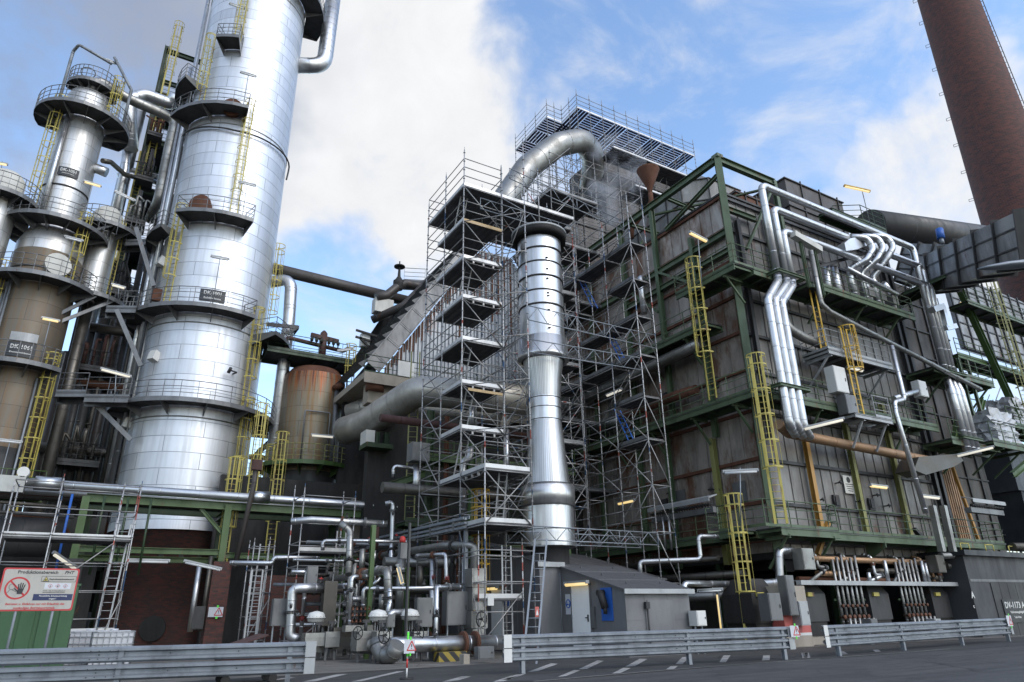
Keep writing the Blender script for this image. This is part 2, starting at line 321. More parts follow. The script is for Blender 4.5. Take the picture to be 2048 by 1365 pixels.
M['dark'] = painted('dark_steel', (0.045, 0.045, 0.046), 0.55, 0.5, 0.15, 0.3); M['black'] = painted('black_grime_and_shade', (0.016, 0.015, 0.014), 0.7, 0.4, 0.1)  # black serves real black parts and backing walls whose shade is painted in
M['blackpipe'] = painted('black_pipe_coat', (0.05, 0.043, 0.04), 0.5, 0.4, 0.25); M['ductblack'] = painted('black_duct_coat', (0.045, 0.045, 0.046), 0.45, 0.35, 0.0, 0.2)
M['grate'] = painted('grating_underside', (0.055, 0.055, 0.055), 0.6, 0.5, 0.15, 0.3)
M['plank'] = painted('scaffold_plank', (0.10, 0.10, 0.105), 0.55, 0.5, 0.1, 0.4); M['bplank'] = painted('blue_grey_plank', (0.10, 0.11, 0.19), 0.5, 0.4, 0.0, 0.3)
M['toe'] = painted('aluminium_toe_board', (0.50, 0.50, 0.50), 0.4, 0.35, 0.04, 0.35); M['wood'] = painted('timber_board', (0.42, 0.30, 0.16), 0.7, 0.4)
M['concrete'] = painted('stained_concrete', (0.30, 0.265, 0.22), 0.85, 0.6, 0.1, 0, 0.7); M['cream'] = painted('cream_panel', (0.50, 0.49, 0.45), 0.5, 0.35)
M['white'] = painted('white_paint', (0.55, 0.55, 0.53), 0.45, 0.25); M['rust'] = painted('heavy_rust', (0.10, 0.04, 0.022), 0.85, 0.6, 0.5); M['rustred'] = painted('red_rust_paint', (0.055, 0.022, 0.019), 0.7, 0.5, 0.4)
M['red'] = painted('red_paint', (0.45, 0.03, 0.025), 0.5, 0.4); M['redw'] = painted('faded_red_paint', (0.42, 0.10, 0.085), 0.6, 0.4); M['blue'] = painted('blue_paint', (0.015, 0.09, 0.36), 0.45, 0.3)
M['navy'] = painted('navy_panel', (0.012, 0.02, 0.075), 0.5, 0.2); M['sign'] = painted('sign_black', (0.018, 0.02, 0.024), 0.45, 0.2); M['signbg'] = painted('weathered_sign_face', (0.36, 0.345, 0.31), 0.5, 0.4, 0, 0, 3.0)
M['housewall'] = painted('grey_house_cladding', (0.14, 0.14, 0.145), 0.5, 0.3, 0.0, 0.15); M['houseroof'] = painted('grey_roof_sheet', (0.085, 0.085, 0.09), 0.5, 0.35, 0.0, 0.1)
M['door'] = painted('pale_grey_door', (0.74, 0.75, 0.74), 0.45, 0.12); M['greenwall'] = painted('green_container_paint', (0.03, 0.085, 0.035), 0.5, 0.4, 0.04)
M['plastic'] = painted('white_plastic', (0.47, 0.485, 0.52), 0.35, 0.2); M['lime'] = painted('lime_paint', (0.30, 0.62, 0.03), 0.5, 0.2); M['wrap'] = painted('plastic_wrap', (0.42, 0.43, 0.45), 0.3, 0.3, 0, 0, 2.5)
M['darkwall'] = painted('anthracite_wall', (0.040, 0.041, 0.045), 0.6, 0.3); M['siding'] = painted('siding_weathered', (0.33, 0.35, 0.375), 0.5, 0.4, 0.45, 0.3, 0.5)
M['louvre'] = painted('grey_louvre_sheet', (0.085, 0.09, 0.095), 0.5, 0.4, 0.1, 0.3); M['rubber'] = painted('black_rubber', (0.02, 0.02, 0.02), 0.7, 0.2); M['tape'] = painted('green_tape', (0.10, 0.62, 0.05), 0.5, 0.1)
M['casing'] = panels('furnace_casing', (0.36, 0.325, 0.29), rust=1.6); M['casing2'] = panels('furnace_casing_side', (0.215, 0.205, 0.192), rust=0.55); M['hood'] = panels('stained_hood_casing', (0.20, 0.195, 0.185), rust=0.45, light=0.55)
M['hood2'] = panels('black_hood_casing', (0.075, 0.066, 0.06), rust=0.4); M['duct2'] = panels('mottled_duct_casing', (0.26, 0.265, 0.27), rust=0.35, light=0.6)
def std_mat():   # scaffold tube: grey, with painted bands of blue and red
    t = NT('scaffold_tube'); g = t.geo(); n = t.noise(g, 1.9, 1, 0.3); f = t.noise(g, 6, 4, 0.6)
    c = t.mix(t.framp(f, 0.45, 0.7, 0, 0.6), (0.40, 0.40, 0.405), (0.16, 0.14, 0.125))
    c = t.mix(t.math('GREATER_THAN', n, 0.665), c, (0.045, 0.09, 0.17)); c = t.mix(t.math('LESS_THAN', n, 0.33), c, (0.26, 0.07, 0.055))
    return t.fin(c, 0.45, 0.5)
M['tube'] = std_mat(); M['tubed'] = painted('scaffold_ledger', (0.27, 0.265, 0.26), 0.45, 0.6, 0.2, 0.5)
def emis(name, col, st):
    t = NT(name); t.b.inputs['Emission Color'].default_value = (*col, 1); t.b.inputs['Emission Strength'].default_value = st; return t.fin((0.6, 0.55, 0.4), 0.4)
M['lit'] = emis('lit_tube', (1.0, 0.72, 0.28), 0.75); M['tubeoff'] = painted('lamp_diffuser', (0.72, 0.73, 0.74), 0.25, 0.1)
M['litw'] = emis('lit_white_tube', (1.0, 0.95, 0.85), 0.5)
def ground_mat(name, base, crack=True, wet=0.0, patch=None):
    t = NT(name); g = t.geo(); n = t.noise(g, 0.35, 8, 0.65); f = t.noise(g, 60, 4, 0.7); m = t.noise(t.mapn(g, (0.12, 1.6, 1)), 1.3, 7, 0.7); pt = t.noise(t.mapn(g, (0.35, 0.9, 1), (5, 3, 0)), 0.9, 2, 0.3)
    c = t.mix(t.framp(n, 0.35, 0.7, 0, 0.55), base, tuple(x*0.5 for x in base)); c = t.mix(t.framp(f, 0.4, 0.75, 0, 0.5), c, tuple(x*1.8 for x in base)); c = t.mix(t.framp(m, 0.48, 0.66, 0, 0.6), c, tuple(x*0.42 for x in base)); c = t.mix(t.framp(m, 0.34, 0.46, 0.35, 0), c, tuple(x*1.9 for x in base)); c = t.mix(t.framp(pt, 0.60, 0.612, 0, 0.4), c, tuple(x*0.5 for x in base))
    q = t.noise(t.mapn(g, (0.6, 1.5, 1), (2, 9, 0)), 2.6, 9, 0.78); c = t.mix(t.framp(q, 0.52, 0.72, 0, 0.65), c, tuple(x*0.4 for x in base)); c = t.mix(t.framp(q, 0.46, 0.30, 0, 0.5), c, tuple(x*1.8 for x in base))
    if patch: c = t.mix(t.framp(t.noise(g, 0.8, 6, 0.7), 0.55, 0.68, 0, 0.7), c, patch)
    h = f
    if crack:
        v = t.node('ShaderNodeTexVoronoi', {'Vector': t.mapn(t.mix(0.12, g, t.node('ShaderNodeTexNoise', {'Vector': g, 'Scale': 1.5}).outputs['Color'], 'ADD'), (0.4, 0.4, 0.4)), 'Scale': 1.0}, feature='DISTANCE_TO_EDGE').outputs['Distance']
        k = t.framp(v, 0.0, 0.008, 1, 0); c = t.mix(t.math('MULTIPLY', k, 0.75), c, tuple(x*0.2 for x in base))
    t.bump(h, 0.35, 0.006); return t.fin(c, t.framp(n, 0.3, 0.7, 0.55, 0.85), 0.0)
M['asphalt'] = ground_mat('asphalt', (0.056, 0.055, 0.055), True); M['asphalt2'] = ground_mat('old_asphalt', (0.038, 0.037, 0.037), True)
M['pad'] = ground_mat('concrete_yard', (0.12, 0.112, 0.10), True, patch=(0.085, 0.06, 0.045)); M['paint'] = ground_mat('road_paint', (0.30, 0.29, 0.275), True)
M['dirt'] = ground_mat('yard_ground', (0.05, 0.047, 0.043), True)
def stripes():
    t = NT('hazard_stripes'); p = t.node('ShaderNodeSeparateXYZ', {0: t.geo()}); a = t.math('ADD', t.math('ADD', p.outputs[0], p.outputs[1]), p.outputs[2])
    f = t.math('GREATER_THAN', t.math('FRACT', t.math('MULTIPLY', a, 2.4)), 0.5); return t.fin(t.mix(f, (0.26, 0.19, 0.03), (0.02, 0.02, 0.02)), 0.6)
M['hazard'] = stripes(); M['signred'] = painted('sign_red', (0.40, 0.025, 0.03), 0.5, 0.2)
# ---------------- component generators ----------------
def rail_mb(pts, h=1.1, post=1.5, r=0.02, closed=False, mids=(0.38, 0.74), toe=0.12):
    mb = MB(); pts = [V(p) for p in pts]; up = V((0, 0, 1))
    for a, b in zip(pts[:-1], pts[1:]):
        for f in (*[h*m/h*1.0 if False else m for m in mids], h): mb.tube(a+up*f, b+up*f, r if f < h else r*1.25, 6)
        if toe: mb.beam(a+up*(toe/2), b+up*(toe/2), 0.012, toe)
        n = max(1, round((b-a).length/post))
        for i in range(n+1):
            p = a.lerp(b, i/n)
            mb.beam(p, p+up*h, r*2.2, r*1.2, (b-a))
    return mb
def ring_platform(root, r0, r1, a0, a1, z, mat='steel', railmat='steel', h=1.1, dark='grate', brk=28, n=None, rail=True, ends=True):
    """sector platform round a tower; a0..a1 degrees, local to the tower's axis"""
    n = n or max(4, int(abs(a1-a0)/11)); A0, A1 = radians(a0), radians(a1)
    mb = MB(); mb.lathe([(r0, z-0.05), (r1, z-0.05), (r1, z), (r0, z)], n, (0, 0), A0, A1, False, True)
    p = mb.build('ring_platform', M[dark], root, local=True)
    e = MB(); e.lathe([(r1, z-0.14), (r1+0.02, z-0.14), (r1+0.02, z+0.12), (r1, z+0.12)], n, (0, 0), A0, A1, False, True)
    for t in ((A0, A1) if abs(a1-a0) < 359 else ()):
        d = V((cos(t), sin(t), 0)); e.beam(d*r0+V((0, 0, z-0.02)), d*r1+V((0, 0, z-0.02)), 0.02, 0.24)
    e.build('edge_plate', M[mat], p, local=True)
    k = max(1, int(abs(a1-a0)/brk))
    for i in range(k+1):
        t = A0+(A1-A0)*i/k; d = V((cos(t), sin(t), 0)); s = V((-sin(t), cos(t), 0))
        b = MB(); q = [d*(r0-0.02)+V((0, 0, z-0.06)), d*(r1-0.04)+V((0, 0, z-0.06)), d*(r1-0.04)+V((0, 0, z-0.16)), d*(r0-0.02)+V((0, 0, z-0.62))]
        b.prism([x-s*0.02 for x in q], s*0.04); b.build('bracket', M[mat], p, local=True)
    if rail:
        pts = [V((cos(A0+(A1-A0)*i/n)*(r1-0.01), sin(A0+(A1-A0)*i/n)*(r1-0.01), z)) for i in range(n+1)]
        if ends and abs(a1-a0) < 359: pts = [V((cos(A0)*r0, sin(A0)*r0, z))]+pts+[V((cos(A1)*r0, sin(A1)*r0, z))]
        rail_mb(pts, h, 2.0, 0.02, toe=0).build('railing', M[railmat], p, local=True)
    return p
def ladder_mbs(pos, face, z0, z1, w=0.46, cage0=2.3, top=1.1, r=0.4, hoop=1.15, off=0.0, railw=0.07):
    """pos: foot (x,y); face: degrees the climber's back points to. returns ladder and cage builders"""
    t = radians(face); d = V((cos(t), sin(t), 0)); s = V((-sin(t), cos(t), 0)); p = V((pos[0], pos[1], 0)); lb = MB(); cg = MB(); up = V((0, 0, 1))
    for k in (-1, 1): lb.beam(p+s*(k*w/2)+up*z0, p+s*(k*w/2)+up*(z1+top), 0.03, railw, s)
    z = z0+0.2
    while z < z1: lb.tube(p-s*(w/2)+up*z, p+s*(w/2)+up*z, 0.014, 5); z += 0.28
    if z1-z0 > cage0 and cage0 >= 0:
        zc = z0+cage0; zs = []; z = zc
        while z < z1+top-0.1: zs.append(z); z += hoop
        zs.append(z1+top)
        def hp(z, r=r, n=9): return [p+s*(-r*cos(pi*i/n)*1.0)+d*(r*1.35*sin(pi*i/n)**0.8 if 0 < i < n else 0)+up*z for i in range(n+1)]
        for z in zs:
            h = hp(z)
            for a, b in zip(h[:-1], h[1:]): cg.beam(a, b, 0.012, 0.06)
            for k in (-1, 1): cg.beam(p+s*(k*w/2)+up*z, p+s*(k*r)+up*z, 0.012, 0.05)
        for i in (1, 3, 4.5, 6, 8):
            if i == 4.5: a = p+d*(r*1.35)
            else: a = hp(0)[i]
            cg.beam(a+up*zs[0], a+up*zs[-1], 0.045, 0.012, d if i in (3, 4.5, 6) else s)
    return lb, cg
def ladder_part(root, pos, face, z0, z1, mat='yellow', local=True, **k):
    lb, cg = ladder_mbs(pos, face, z0, z1, **k); o = lb.build('ladder', M[mat], root, local=local)
    if cg.v: cg.build('safety_cage', M[mat], o, local=local)
    return o
def ladder_thing(label, pos, face, z0, z1, mat='yellow', **k):
    t = thing('caged_ladder', label, 'ladder', (pos[0], pos[1], z0)); lb, cg = ladder_mbs(pos, face, z0, z1, **k)
    lb.build('ladder', M[mat], t)
    if cg.v: cg.build('safety_cage', M[mat], t)
    return t
def pipe_thing(label, pts, r, mat='alu', n=12, bend=None, bands=1.0, cat='pipe', name='pipe_run', group=None):
    if not FLANGED[0] or r < .05: return MB().path(pts, r, n, bend, bands).build(name, M[mat], None, label, cat, group)
    p3 = [V(p) for p in pts]; t = thing(name, label, cat, p3[0], group); MB().path(pts, r, n, bend, bands).build('pipe', M[mat], t); rg = random.Random(label)
    for a, b in zip(p3[:-1], p3[1:]):
        L = (b-a).length; d = (b-a).normalized()
        if L < r*9: continue
        s = V((-d.y, d.x, 0)) if abs(d.z) < .9 else V((1, 0, 0))
        for k in range(1+(L > 2.5)):
            q = a+d*L*rg.uniform(.2, .8); m = MB(); m.tube(q-d*.045, q-d*.008, r*1.5+.01, 16); m.tube(q+d*.008, q+d*.045, r*1.5+.01, 16); x = d.cross(V((0, 0, 1)) if abs(d.z) < .9 else V((1, 0, 0))).normalized(); y = d.cross(x)
            for i in range(8): e = q+x*((r*1.3+.01)*cos(i*pi/4))+y*((r*1.3+.01)*sin(i*pi/4)); m.tube(e-d*.07, e+d*.07, .012, 5)
            m.build('flange', M[rg.choice(['dark', 'steel', 'rust'])], t)
        if L > 1.6:   # hand valve on a stub, and a pipe clamp
            q = a+d*L*rg.uniform(.25, .75); o = V((-.35, -1, .25)).normalized() if abs(d.z) > .5 else V((0, -.35, 1)).normalized(); m = MB(); m.tube(q, q+o*(r+.16), .028, 6); m.tube(q+o*(r+.06)-d*.07, q+o*(r+.06)+d*.07, .045, 8); vv = m.build('hand_valve', M['dark'], t); handwheel_mb(q+o*(r+.2), o, .075, 10).build('handwheel', M[rg.choice(['red', 'rubber', 'dark', 'rubber'])], vv)
            q = a+d*L*rg.uniform(.2, .8); e = q+V((0, -r-.004, 0)) if abs(d.z) > .5 else q+V((0, -r*.8, r*.3)); MB().box((e.x-.05, e.y-.004, e.z-.02), (e.x+.05, e.y, e.z+.02)).build('label_sticker', M['plastic'], t)
    return t
FLANGED = [False]
def walkway(label, pts, width_vec, z, mat='green', rails=None, brackets=None, name='walkway', dark='grate', h=1.1, beam=0.22, plank=True):
    """straight walkway: pts two ends of the inner edge, width_vec to the outer edge"""
    a, b = V(pts[0]), V(pts[1]); w = V(width_vec); a.z = b.z = z; t = thing(name, label, 'walkway', (a+b)/2)
    up = V((0, 0, 1)); MB().prism([a, b, b+w, a+w], up*-0.05).build('grating', M[dark], t)
    e = MB(); d = (b-a).normalized()
    for p, q in ((a, b), (a+w, b+w)): e.ibeam(p-up*(beam/2+0.055), q-up*(beam/2+0.055), 0.1, beam)
    for i in range(int((b-a).length/1.6)+1):
        p = a+d*min(i*1.6+0.1, (b-a).length-0.1); e.beam(p-up*0.12, p+w-up*0.12, 0.07, 0.12)
    e.build('frame', M[mat], t)
    for rp in (rails if rails is not None else [[a+w, b+w]]): rail_mb([V((p[0], p[1], z)) for p in rp], h, 1.5).build('railing', M[mat], t)
    for p in (brackets or []):
        p = V((p[0], p[1], z)); br = MB(); wn_ = w.normalized()
        br.ibeam(p-up*(beam+0.1), p+w-up*(beam+0.06), 0.12, 0.16); br.beam(p-up*(beam+1.3), p+w*0.85-up*(beam+0.1), 0.09, 0.09); br.build('bracket', M[mat], t)
    return t
def pole_lamp(label, p, dirv, L=1.25, pole=None, lit=0, group=None, mat='galvl', tilt=0.0, w=0.17):
    """tube lamp: p centre, dirv direction of the tube; pole = foot point of its post"""
    p = V(p); d = V(dirv).normalized(); t = thing('tube_lamp', label, 'lamp', p, group)
    b = MB(); b.beam(p-d*L/2+V((0, 0, 0.045)), p+d*L/2+V((0, 0, 0.045)), w, 0.07)
    for s in (-1, 1): b.beam(p+d*(s*L/2)+V((0, 0, 0.02)), p+d*(s*(L/2+0.05))+V((0, 0, 0.02)), w*0.9, 0.12)
    b.build('housing', M[mat], t)
    MB().tube(p-d*(L/2-0.02)-V((0, 0, 0.03)), p+d*(L/2-0.02)-V((0, 0, 0.03)), w*0.40, 10).build('diffuser', M[('tubeoff', 'lit', 'litw')[lit]], t)
    if pole is not None: 
        pl = MB(); q = V(pole)
        if abs(q.z-p.z) < 0.3 or hypot(q.x-p.x, q.y-p.y) > 0.5: pl.path([q, V((q.x, q.y, p.z+0.14)), p+V((0, 0, 0.14)), p+V((0, 0, 0.06))], 0.025, 6, 0.12)
        else: pl.tube(q, p+V((0, 0, 0.15)), 0.026, 6)
        pl.build('post', M['galv'], t)
    return t
def text_part(txt, size, p, face, mat, parent, name='lettering', tiltx=90, align='CENTER', ex=0.004, shear=0.0, sx=1.0):
    cu = bpy.data.curves.new('txt', 'FONT'); cu.body = txt; cu.size = size; cu.align_x = align; cu.align_y = 'CENTER'; cu.extrude = ex; cu.offset = size*0.022; cu.shear = shear; cu.resolution_u = 2
    o = bpy.data.objects.new('txt', cu); COL.objects.link(o)
    dg = bpy.context.evaluated_depsgraph_get(); me = bpy.data.meshes.new_from_object(o.evaluated_get(dg)); bpy.data.objects.remove(o); bpy.data.curves.remove(cu)
    t = radians(face)+pi/2; R = Matrix.Rotation(t, 4, 'Z') @ Matrix.Rotation(radians(tiltx), 4, 'X') @ Matrix.Diagonal((sx, 1, 1, 1)); R.translation = V(p)
    me.transform(R); off = V((0, 0, 0)); q = parent
    while q is not None: off += q.location; q = q.parent
    me.transform(Matrix.Translation(-off)); me.materials.clear(); me.materials.append(M[mat]); me.name = name
    x = bpy.data.objects.new(name, me); COL.objects.link(x); x.parent = parent; return x
def truss_mb(a, b, h=0.45, panel=0.55, r=0.024, up=(0, 0, 1)):
    mb = MB(); a, b = V(a), V(b); u = V(up)*h; mb.tube(a, b, r, 6); mb.tube(a+u, b+u, r, 6); L = (b-a).length; n = max(2, int(L/panel)); n += n % 2
    for i in range(n):
        p = a.lerp(b, i/n); q = a.lerp(b, (i+1)/n)
        if i % 2: mb.tube(p+u, q, r*0.7, 5)
        else: mb.tube(p, q+u, r*0.7, 5)
        if i % 4 == 0: mb.tube(p, p+u, r*0.7, 5)
    mb.tube(b, b+u, r*0.8, 5); return mb
def standard_mb(x, y, z0, z1, r=0.027):
    mb = MB().tube((x, y, z0), (x, y, z1), r, 6); z = z0+0.45
    while z < z1: mb.tube((x, y, z-0.008), (x, y, z+0.008), r*2.1, 8); z += 0.5
    mb.tube((x, y, z1), (x, y, z1+0.18), r*0.6, 5)
    return mb
def deck_parts(root, x0, x1, y0, y1, z, bag, planks_along='x', mat='plank', toes='xXyY', boardmat='toe', pw=0.32, gap=0.022):
    """scaffold deck with separate planks pressed in one mesh, toe boards on the named sides"""
    mb = MB()
    if planks_along == 'x':
        n = max(1, int((y1-y0)/pw)); s = (y1-y0)/n
        for i in range(n): mb.box((x0, y0+i*s+gap/2, z-0.05), (x1, y0+(i+1)*s-gap/2, z)); mb.box((x0, y0+i*s+gap, z-0.075), (x1, y0+i*s+gap+0.03, z-0.05)); mb.box((x0, y0+(i+1)*s-gap-0.03, z-0.075), (x1, y0+(i+1)*s-gap, z-0.05))
    else:
        n = max(1, int((x1-x0)/pw)); s = (x1-x0)/n
        for i in range(n): mb.box((x0+i*s+gap/2, y0, z-0.05), (x0+(i+1)*s-gap/2, y1, z)); mb.box((x0+i*s+gap, y0, z-0.075), (x0+i*s+gap+0.03, y1, z-0.05)); mb.box((x0+(i+1)*s-gap-0.03, y0, z-0.075), (x0+(i+1)*s-gap, y1, z-0.05))
    mb.build('deck', M[mat], root)
    sides = {'x': ((x0, y0), (x0, y1)), 'X': ((x1, y0), (x1, y1)), 'y': ((x0, y0), (x1, y0)), 'Y': ((x0, y1), (x1, y1))}
    for c in toes:
        (ax, ay), (bx, by) = sides[c]; bag.new().beam((ax, ay, z+0.08), (bx, by, z+0.08), 0.025, 0.16)
def transom_mb(a, b):   # flat U-girder with small spacers under a deck edge
    mb = MB(); a, b = V(a), V(b); mb.tube(a, b, 0.024, 6); n = 4; lo = V((0, 0, -0.16))
    pts = [a, a.lerp(b, 0.18)+lo, a.lerp(b, 0.82)+lo, b]
    for p, q in zip(pts[:-1], pts[1:]): mb.tube(p, q, 0.018, 5)
    for f in (0.25, 0.5, 0.75): p = a.lerp(b, f); mb.box((p.x-0.04, p.y-0.04, p.z-0.14), (p.x+0.04, p.y+0.04, p.z-0.02))
    return mb
def handwheel_mb(c, nrm, r=0.25, n=16):
    mb = MB(); c = V(c); d = V(nrm).normalized(); a = V((0, 0, 1)) if abs(d.z) < 0.9 else V((1, 0, 0)); x = d.cross(a).normalized(); y = d.cross(x)
    ring = [c+x*(r*cos(2*pi*i/n))+y*(r*sin(2*pi*i/n)) for i in range(n+1)]
    for p, q in zip(ring[:-1], ring[1:]): mb.tube(p, q, r*0.085, 5)
    for i in range(5): t = 2*pi*i/5; mb.tube(c, c+x*(r*cos(t))+y*(r*sin(t)), r*0.06, 5)
    mb.tube(c-d*0.12, c+d*0.06, r*0.13, 8); return mb
def ibox(mb, c, s, ch=0.0):
    c = V(c); return mb.box(c-V(s)/2, c+V(s)/2)
def jbox(label, p, s, mat='steel', group=None, legs=False, name='junction_box', cat='box', face=-90):
    """equipment cabinet: casing, door with lip, handle, optional legs"""
    p = V(p); t = thing(name, label, cat, p, group); w, d, h = s; z0 = 0.0
    b = MB(); b.box((p.x-w/2, p.y-d/2, p.z), (p.x+w/2, p.y+d/2, p.z+h)); b.build('casing', M[mat], t)
    c = MB(); c.box((p.x-w/2+0.03, p.y-d/2-0.02, p.z+0.03), (p.x+w/2-0.03, p.y-d/2, p.z+h-0.03)); dr = c.build('door', M[mat], t)
    MB().box((p.x+w*0.32, p.y-d/2-0.045, p.z+h*0.45), (p.x+w*0.36, p.y-d/2-0.022, p.z+h*0.58)).build('handle', M['dark'], dr)
    if legs:
        for sx in (-1, 1): MB().beam((p.x+sx*w*0.35, p.y, 0), (p.x+sx*w*0.35, p.y, p.z), 0.05, 0.05).build('leg', M['galv'], t)
    return t
def bolts(mb, pts, nrm, r=0.012):
    for p in pts: mb.tube(V(p), V(p)+V(nrm)*0.015, r, 6)
# ---------------- ground ----------------
MB().add([(-600, -600, 0), (900, -600, 0), (900, 900, 0), (-600, 900, 0)], [(0, 1, 2, 3)]).build('ground', M['dirt'], kind='structure')
MB().add([(-60, -12, .004), (120, -12, .004), (120, 15.0, .004), (34, 15.55, .004), (20.4, 15.1, .004), (12, 14.2, .004), (5, 13.4, .004), (-60, 12, .004)], [tuple(range(8))]).build('road', M['asphalt'], kind='structure')
pv = [Q(0, 1450, Z=.008), Q(620, 1372, Z=.008), Q(1065, 1363, Z=.008), Q(1500, 1327.5, Z=.008), Q(2048, 1291, Z=.008), (60, 17.2, .008), (60, 18.2, .008), Q(2048, 1280, Z=.008), Q(1620, 1308, Z=.008), Q(1300, 1318, Z=.008), Q(1000, 1325, Z=.008), Q(850, 1337, Z=.008), Q(640, 1352, Z=.008), Q(300, 1362, Z=.008), (-30, 16.5, .008), (-30, 12, .008)]
MB().add(pv, [tuple(range(len(pv)))]).build('patched_strip', M['asphalt2'], kind='structure')
MB().add([(-60, 19.9, .010), (8.5, 19.9, .010), (12.5, 20.4, .010), (40, 18.0, .010), (60, 18.4, .010), (60, 60, .010), (-60, 60, .010)], [tuple(range(7))]).build('concrete_yard', M['pad'], kind='structure')
# painted hatching and edge line on the buffer strip
Z8 = lambda x, y: Q(900+x/3.413, 980+y/3.413, Z=.014)
Z7 = lambda x, y: Q(1250+x/5.12, 1100+y/5.12, Z=.014)
ZR = lambda x, y: Q(1600+x/4.571, 1100+y/4.571, Z=.014)
ZL = lambda x, y: Q(500+x/3.546, 980+y/3.546, Z=.014)
quads = [[Z8(530, 1243), Z8(600, 1238), Z8(738, 1188), Z8(690, 1184)], [Z8(735, 1277), Z8(790, 1272), Z8(890, 1233), Z8(850, 1229)], [Z8(875, 1226), Z8(935, 1222), Z8(1050, 1168), Z8(1005, 1165)],
 [Z8(1105, 1254), Z8(1165, 1250), Z8(1235, 1217), Z8(1185, 1214)], [Z8(1195, 1208), Z8(1262, 1204), Z8(1348, 1155), Z8(1295, 1153)], [Z8(340, 1298), Z8(400, 1296), Z8(520, 1256), Z8(450, 1262)], [Z8(0, 1308), Z8(60, 1300), Z8(145, 1274), Z8(60, 1280)], [Z8(1475, 1226), Z8(1530, 1223), Z8(1556, 1202), Z8(1505, 1204)],
 [Z7(515, 1170), Z7(590, 1170), Z7(665, 1096), Z7(590, 1098)], [Z7(965, 1152), Z7(1032, 1150), Z7(1082, 1080), Z7(1008, 1082)], [Z7(1405, 1132), Z7(1480, 1128), Z7(1485, 1080), Z7(1415, 1083)], [Z7(1830, 1110), Z7(1898, 1104), Z7(1880, 1052), Z7(1808, 1055)],
 [ZR(25, 990), ZR(95, 985), ZR(70, 938), ZR(10, 941)], [ZR(385, 958), ZR(440, 953), ZR(400, 928), ZR(345, 930)], [ZR(690, 935), ZR(740, 930), ZR(715, 912), ZR(665, 915)],
 [ZL(370, 1362), ZL(470, 1358), ZL(695, 1306), ZL(620, 1308)], [ZL(715, 1362), ZL(790, 1358), ZL(1100, 1286), ZL(1040, 1288)], [ZL(1360, 1362), ZL(1430, 1358), ZL(1570, 1324), ZL(1500, 1324)], [ZL(60, 1362), ZL(110, 1362), ZL(330, 1330), ZL(270, 1330)], [ZL(1720, 1362), ZL(1800, 1358), ZL(1915, 1316), ZL(1850, 1320)]]
mk = MB()
for q in quads: mk.add(q, [(0, 1, 2, 3)])
def strip(pts, w=0.06):
    for a, b in zip(pts[:-1], pts[1:]):
        n = V((-(b-a).y, (b-a).x, 0)).normalized()*w/2; mk.add([a-n, b-n, b+n, a+n], [(0, 1, 2, 3)])
strip([Q(1067, 1363, Z=.014), Q(1300, 1343, Z=.014), Q(1500, 1327.5, Z=.014), Q(1640, 1318.5, Z=.014)]); strip([Q(1680, 1314, Z=.014), Q(1800, 1306, Z=.014), Q(1900, 1298, Z=.014)])
strip([Q(640, 1331, Z=.016), Q(880, 1330, Z=.016)], 0.10)
mk.build('road_markings', M['paint'], kind='structure')
# ---------------- guard rails ----------------
def guard_rail(label, pts, endw=(True, True), lap=None, h0=0.30):
    a, b = V(pts[0]), V(pts[1]); t = thing('guard_rail', label, 'guard rail', (a+b)/2, None); d = (b-a).normalized(); nr = V((d.y, -d.x, 0))
    if nr.dot(-a) < 0: nr = -nr
    L = (b-a).length
    for z0 in (0.285, 0.615):
        h = 0.30; prof = [(0.0, 0.0), (0.03, 0.0), (0.085, 0.04), (0.085, 0.082), (0.0, 0.112), (0.0, 0.188), (0.085, 0.218), (0.085, 0.26), (0.03, 0.30), (0.0, 0.30)]
        mb = MB(); cuts = [0]+[c for c in (lap or [])]+[L]
        for i in range(len(cuts)-1):
            vs = []; push = 0.006*(i % 2)
            for s in (cuts[i]-(0.15 if i else 0), cuts[i+1]):
                for x, z in prof: vs.append(a+d*s+nr*(x+push)+V((0, 0, z0+z)))
            n = len(prof); mb.add(vs, [(j, j+1, n+j+1, n+j) for j in range(n-1)], False)
            vs2 = [V(v)-nr*0.004 for v in vs]; mb.add(vs2, [(n+j, n+j+1, j+1, j) for j in range(n-1)], False)
        bo = mb; nf0 = len(mb.f)
        for c in cuts:
            for dx in (-0.25, -0.1, 0.1, 0.25):
                for zz in (0.075, 0.22):
                    s = c+dx
                    if 0 < s < L: bolts(bo, [a+d*s+nr*0.086+V((0, 0, z0+zz))], nr)
        s = 1.3
        while s < L: bolts(bo, [a+d*s+nr*0.013+V((0, 0, z0+0.15))], nr, 0.014); s += 1.33
        mb.mi = [(nf0, len(mb.f))]; o = mb.build('w_beam', [M['galv'], M['dark']], t)
        for c, on in ((a, endw[0]), (b, endw[1])):
            if on: 
                e = MB(); e.beam(c+nr*0.10+V((0, 0, z0+0.15))-d*0.0, c+nr*0.10+V((0, 0, z0+0.15))+(d if c is a else -d)*0.22, 0.012, 0.31, nr.cross(d)); e.build('end_cap', M['white' if on == 2 else 'galvl'], t)
    for s in pts[2]:
        p = a+d*s-nr*0.02; MB().ibeam(p, p+V((0, 0, 0.88)), 0.10, 0.13, nr, 0.012).build('post', M['galv'], t)
    return t
guard_rail('galvanised double guard rail at the left, running past the warning sign board', [(-4.6, 18.75, 0), (4.62, 16.3, 0), (2.2, 5.7, 9.0)], (False, True), [5.4])
guard_rail('long galvanised double guard rail in front of the grey sheet-metal house', [(9.35, 16.35, 0), (18.85, 15.2, 0), (0.55, 5.7, 9.2)], (2, True), [5.6])
guard_rail('galvanised double guard rail at the right in front of the burner manifolds', [(20.15, 15.1, 0), (34.2, 16.35, 0), (0.8, 4.9, 9.4, 13.7)], (2, True), [4.7, 9.2])
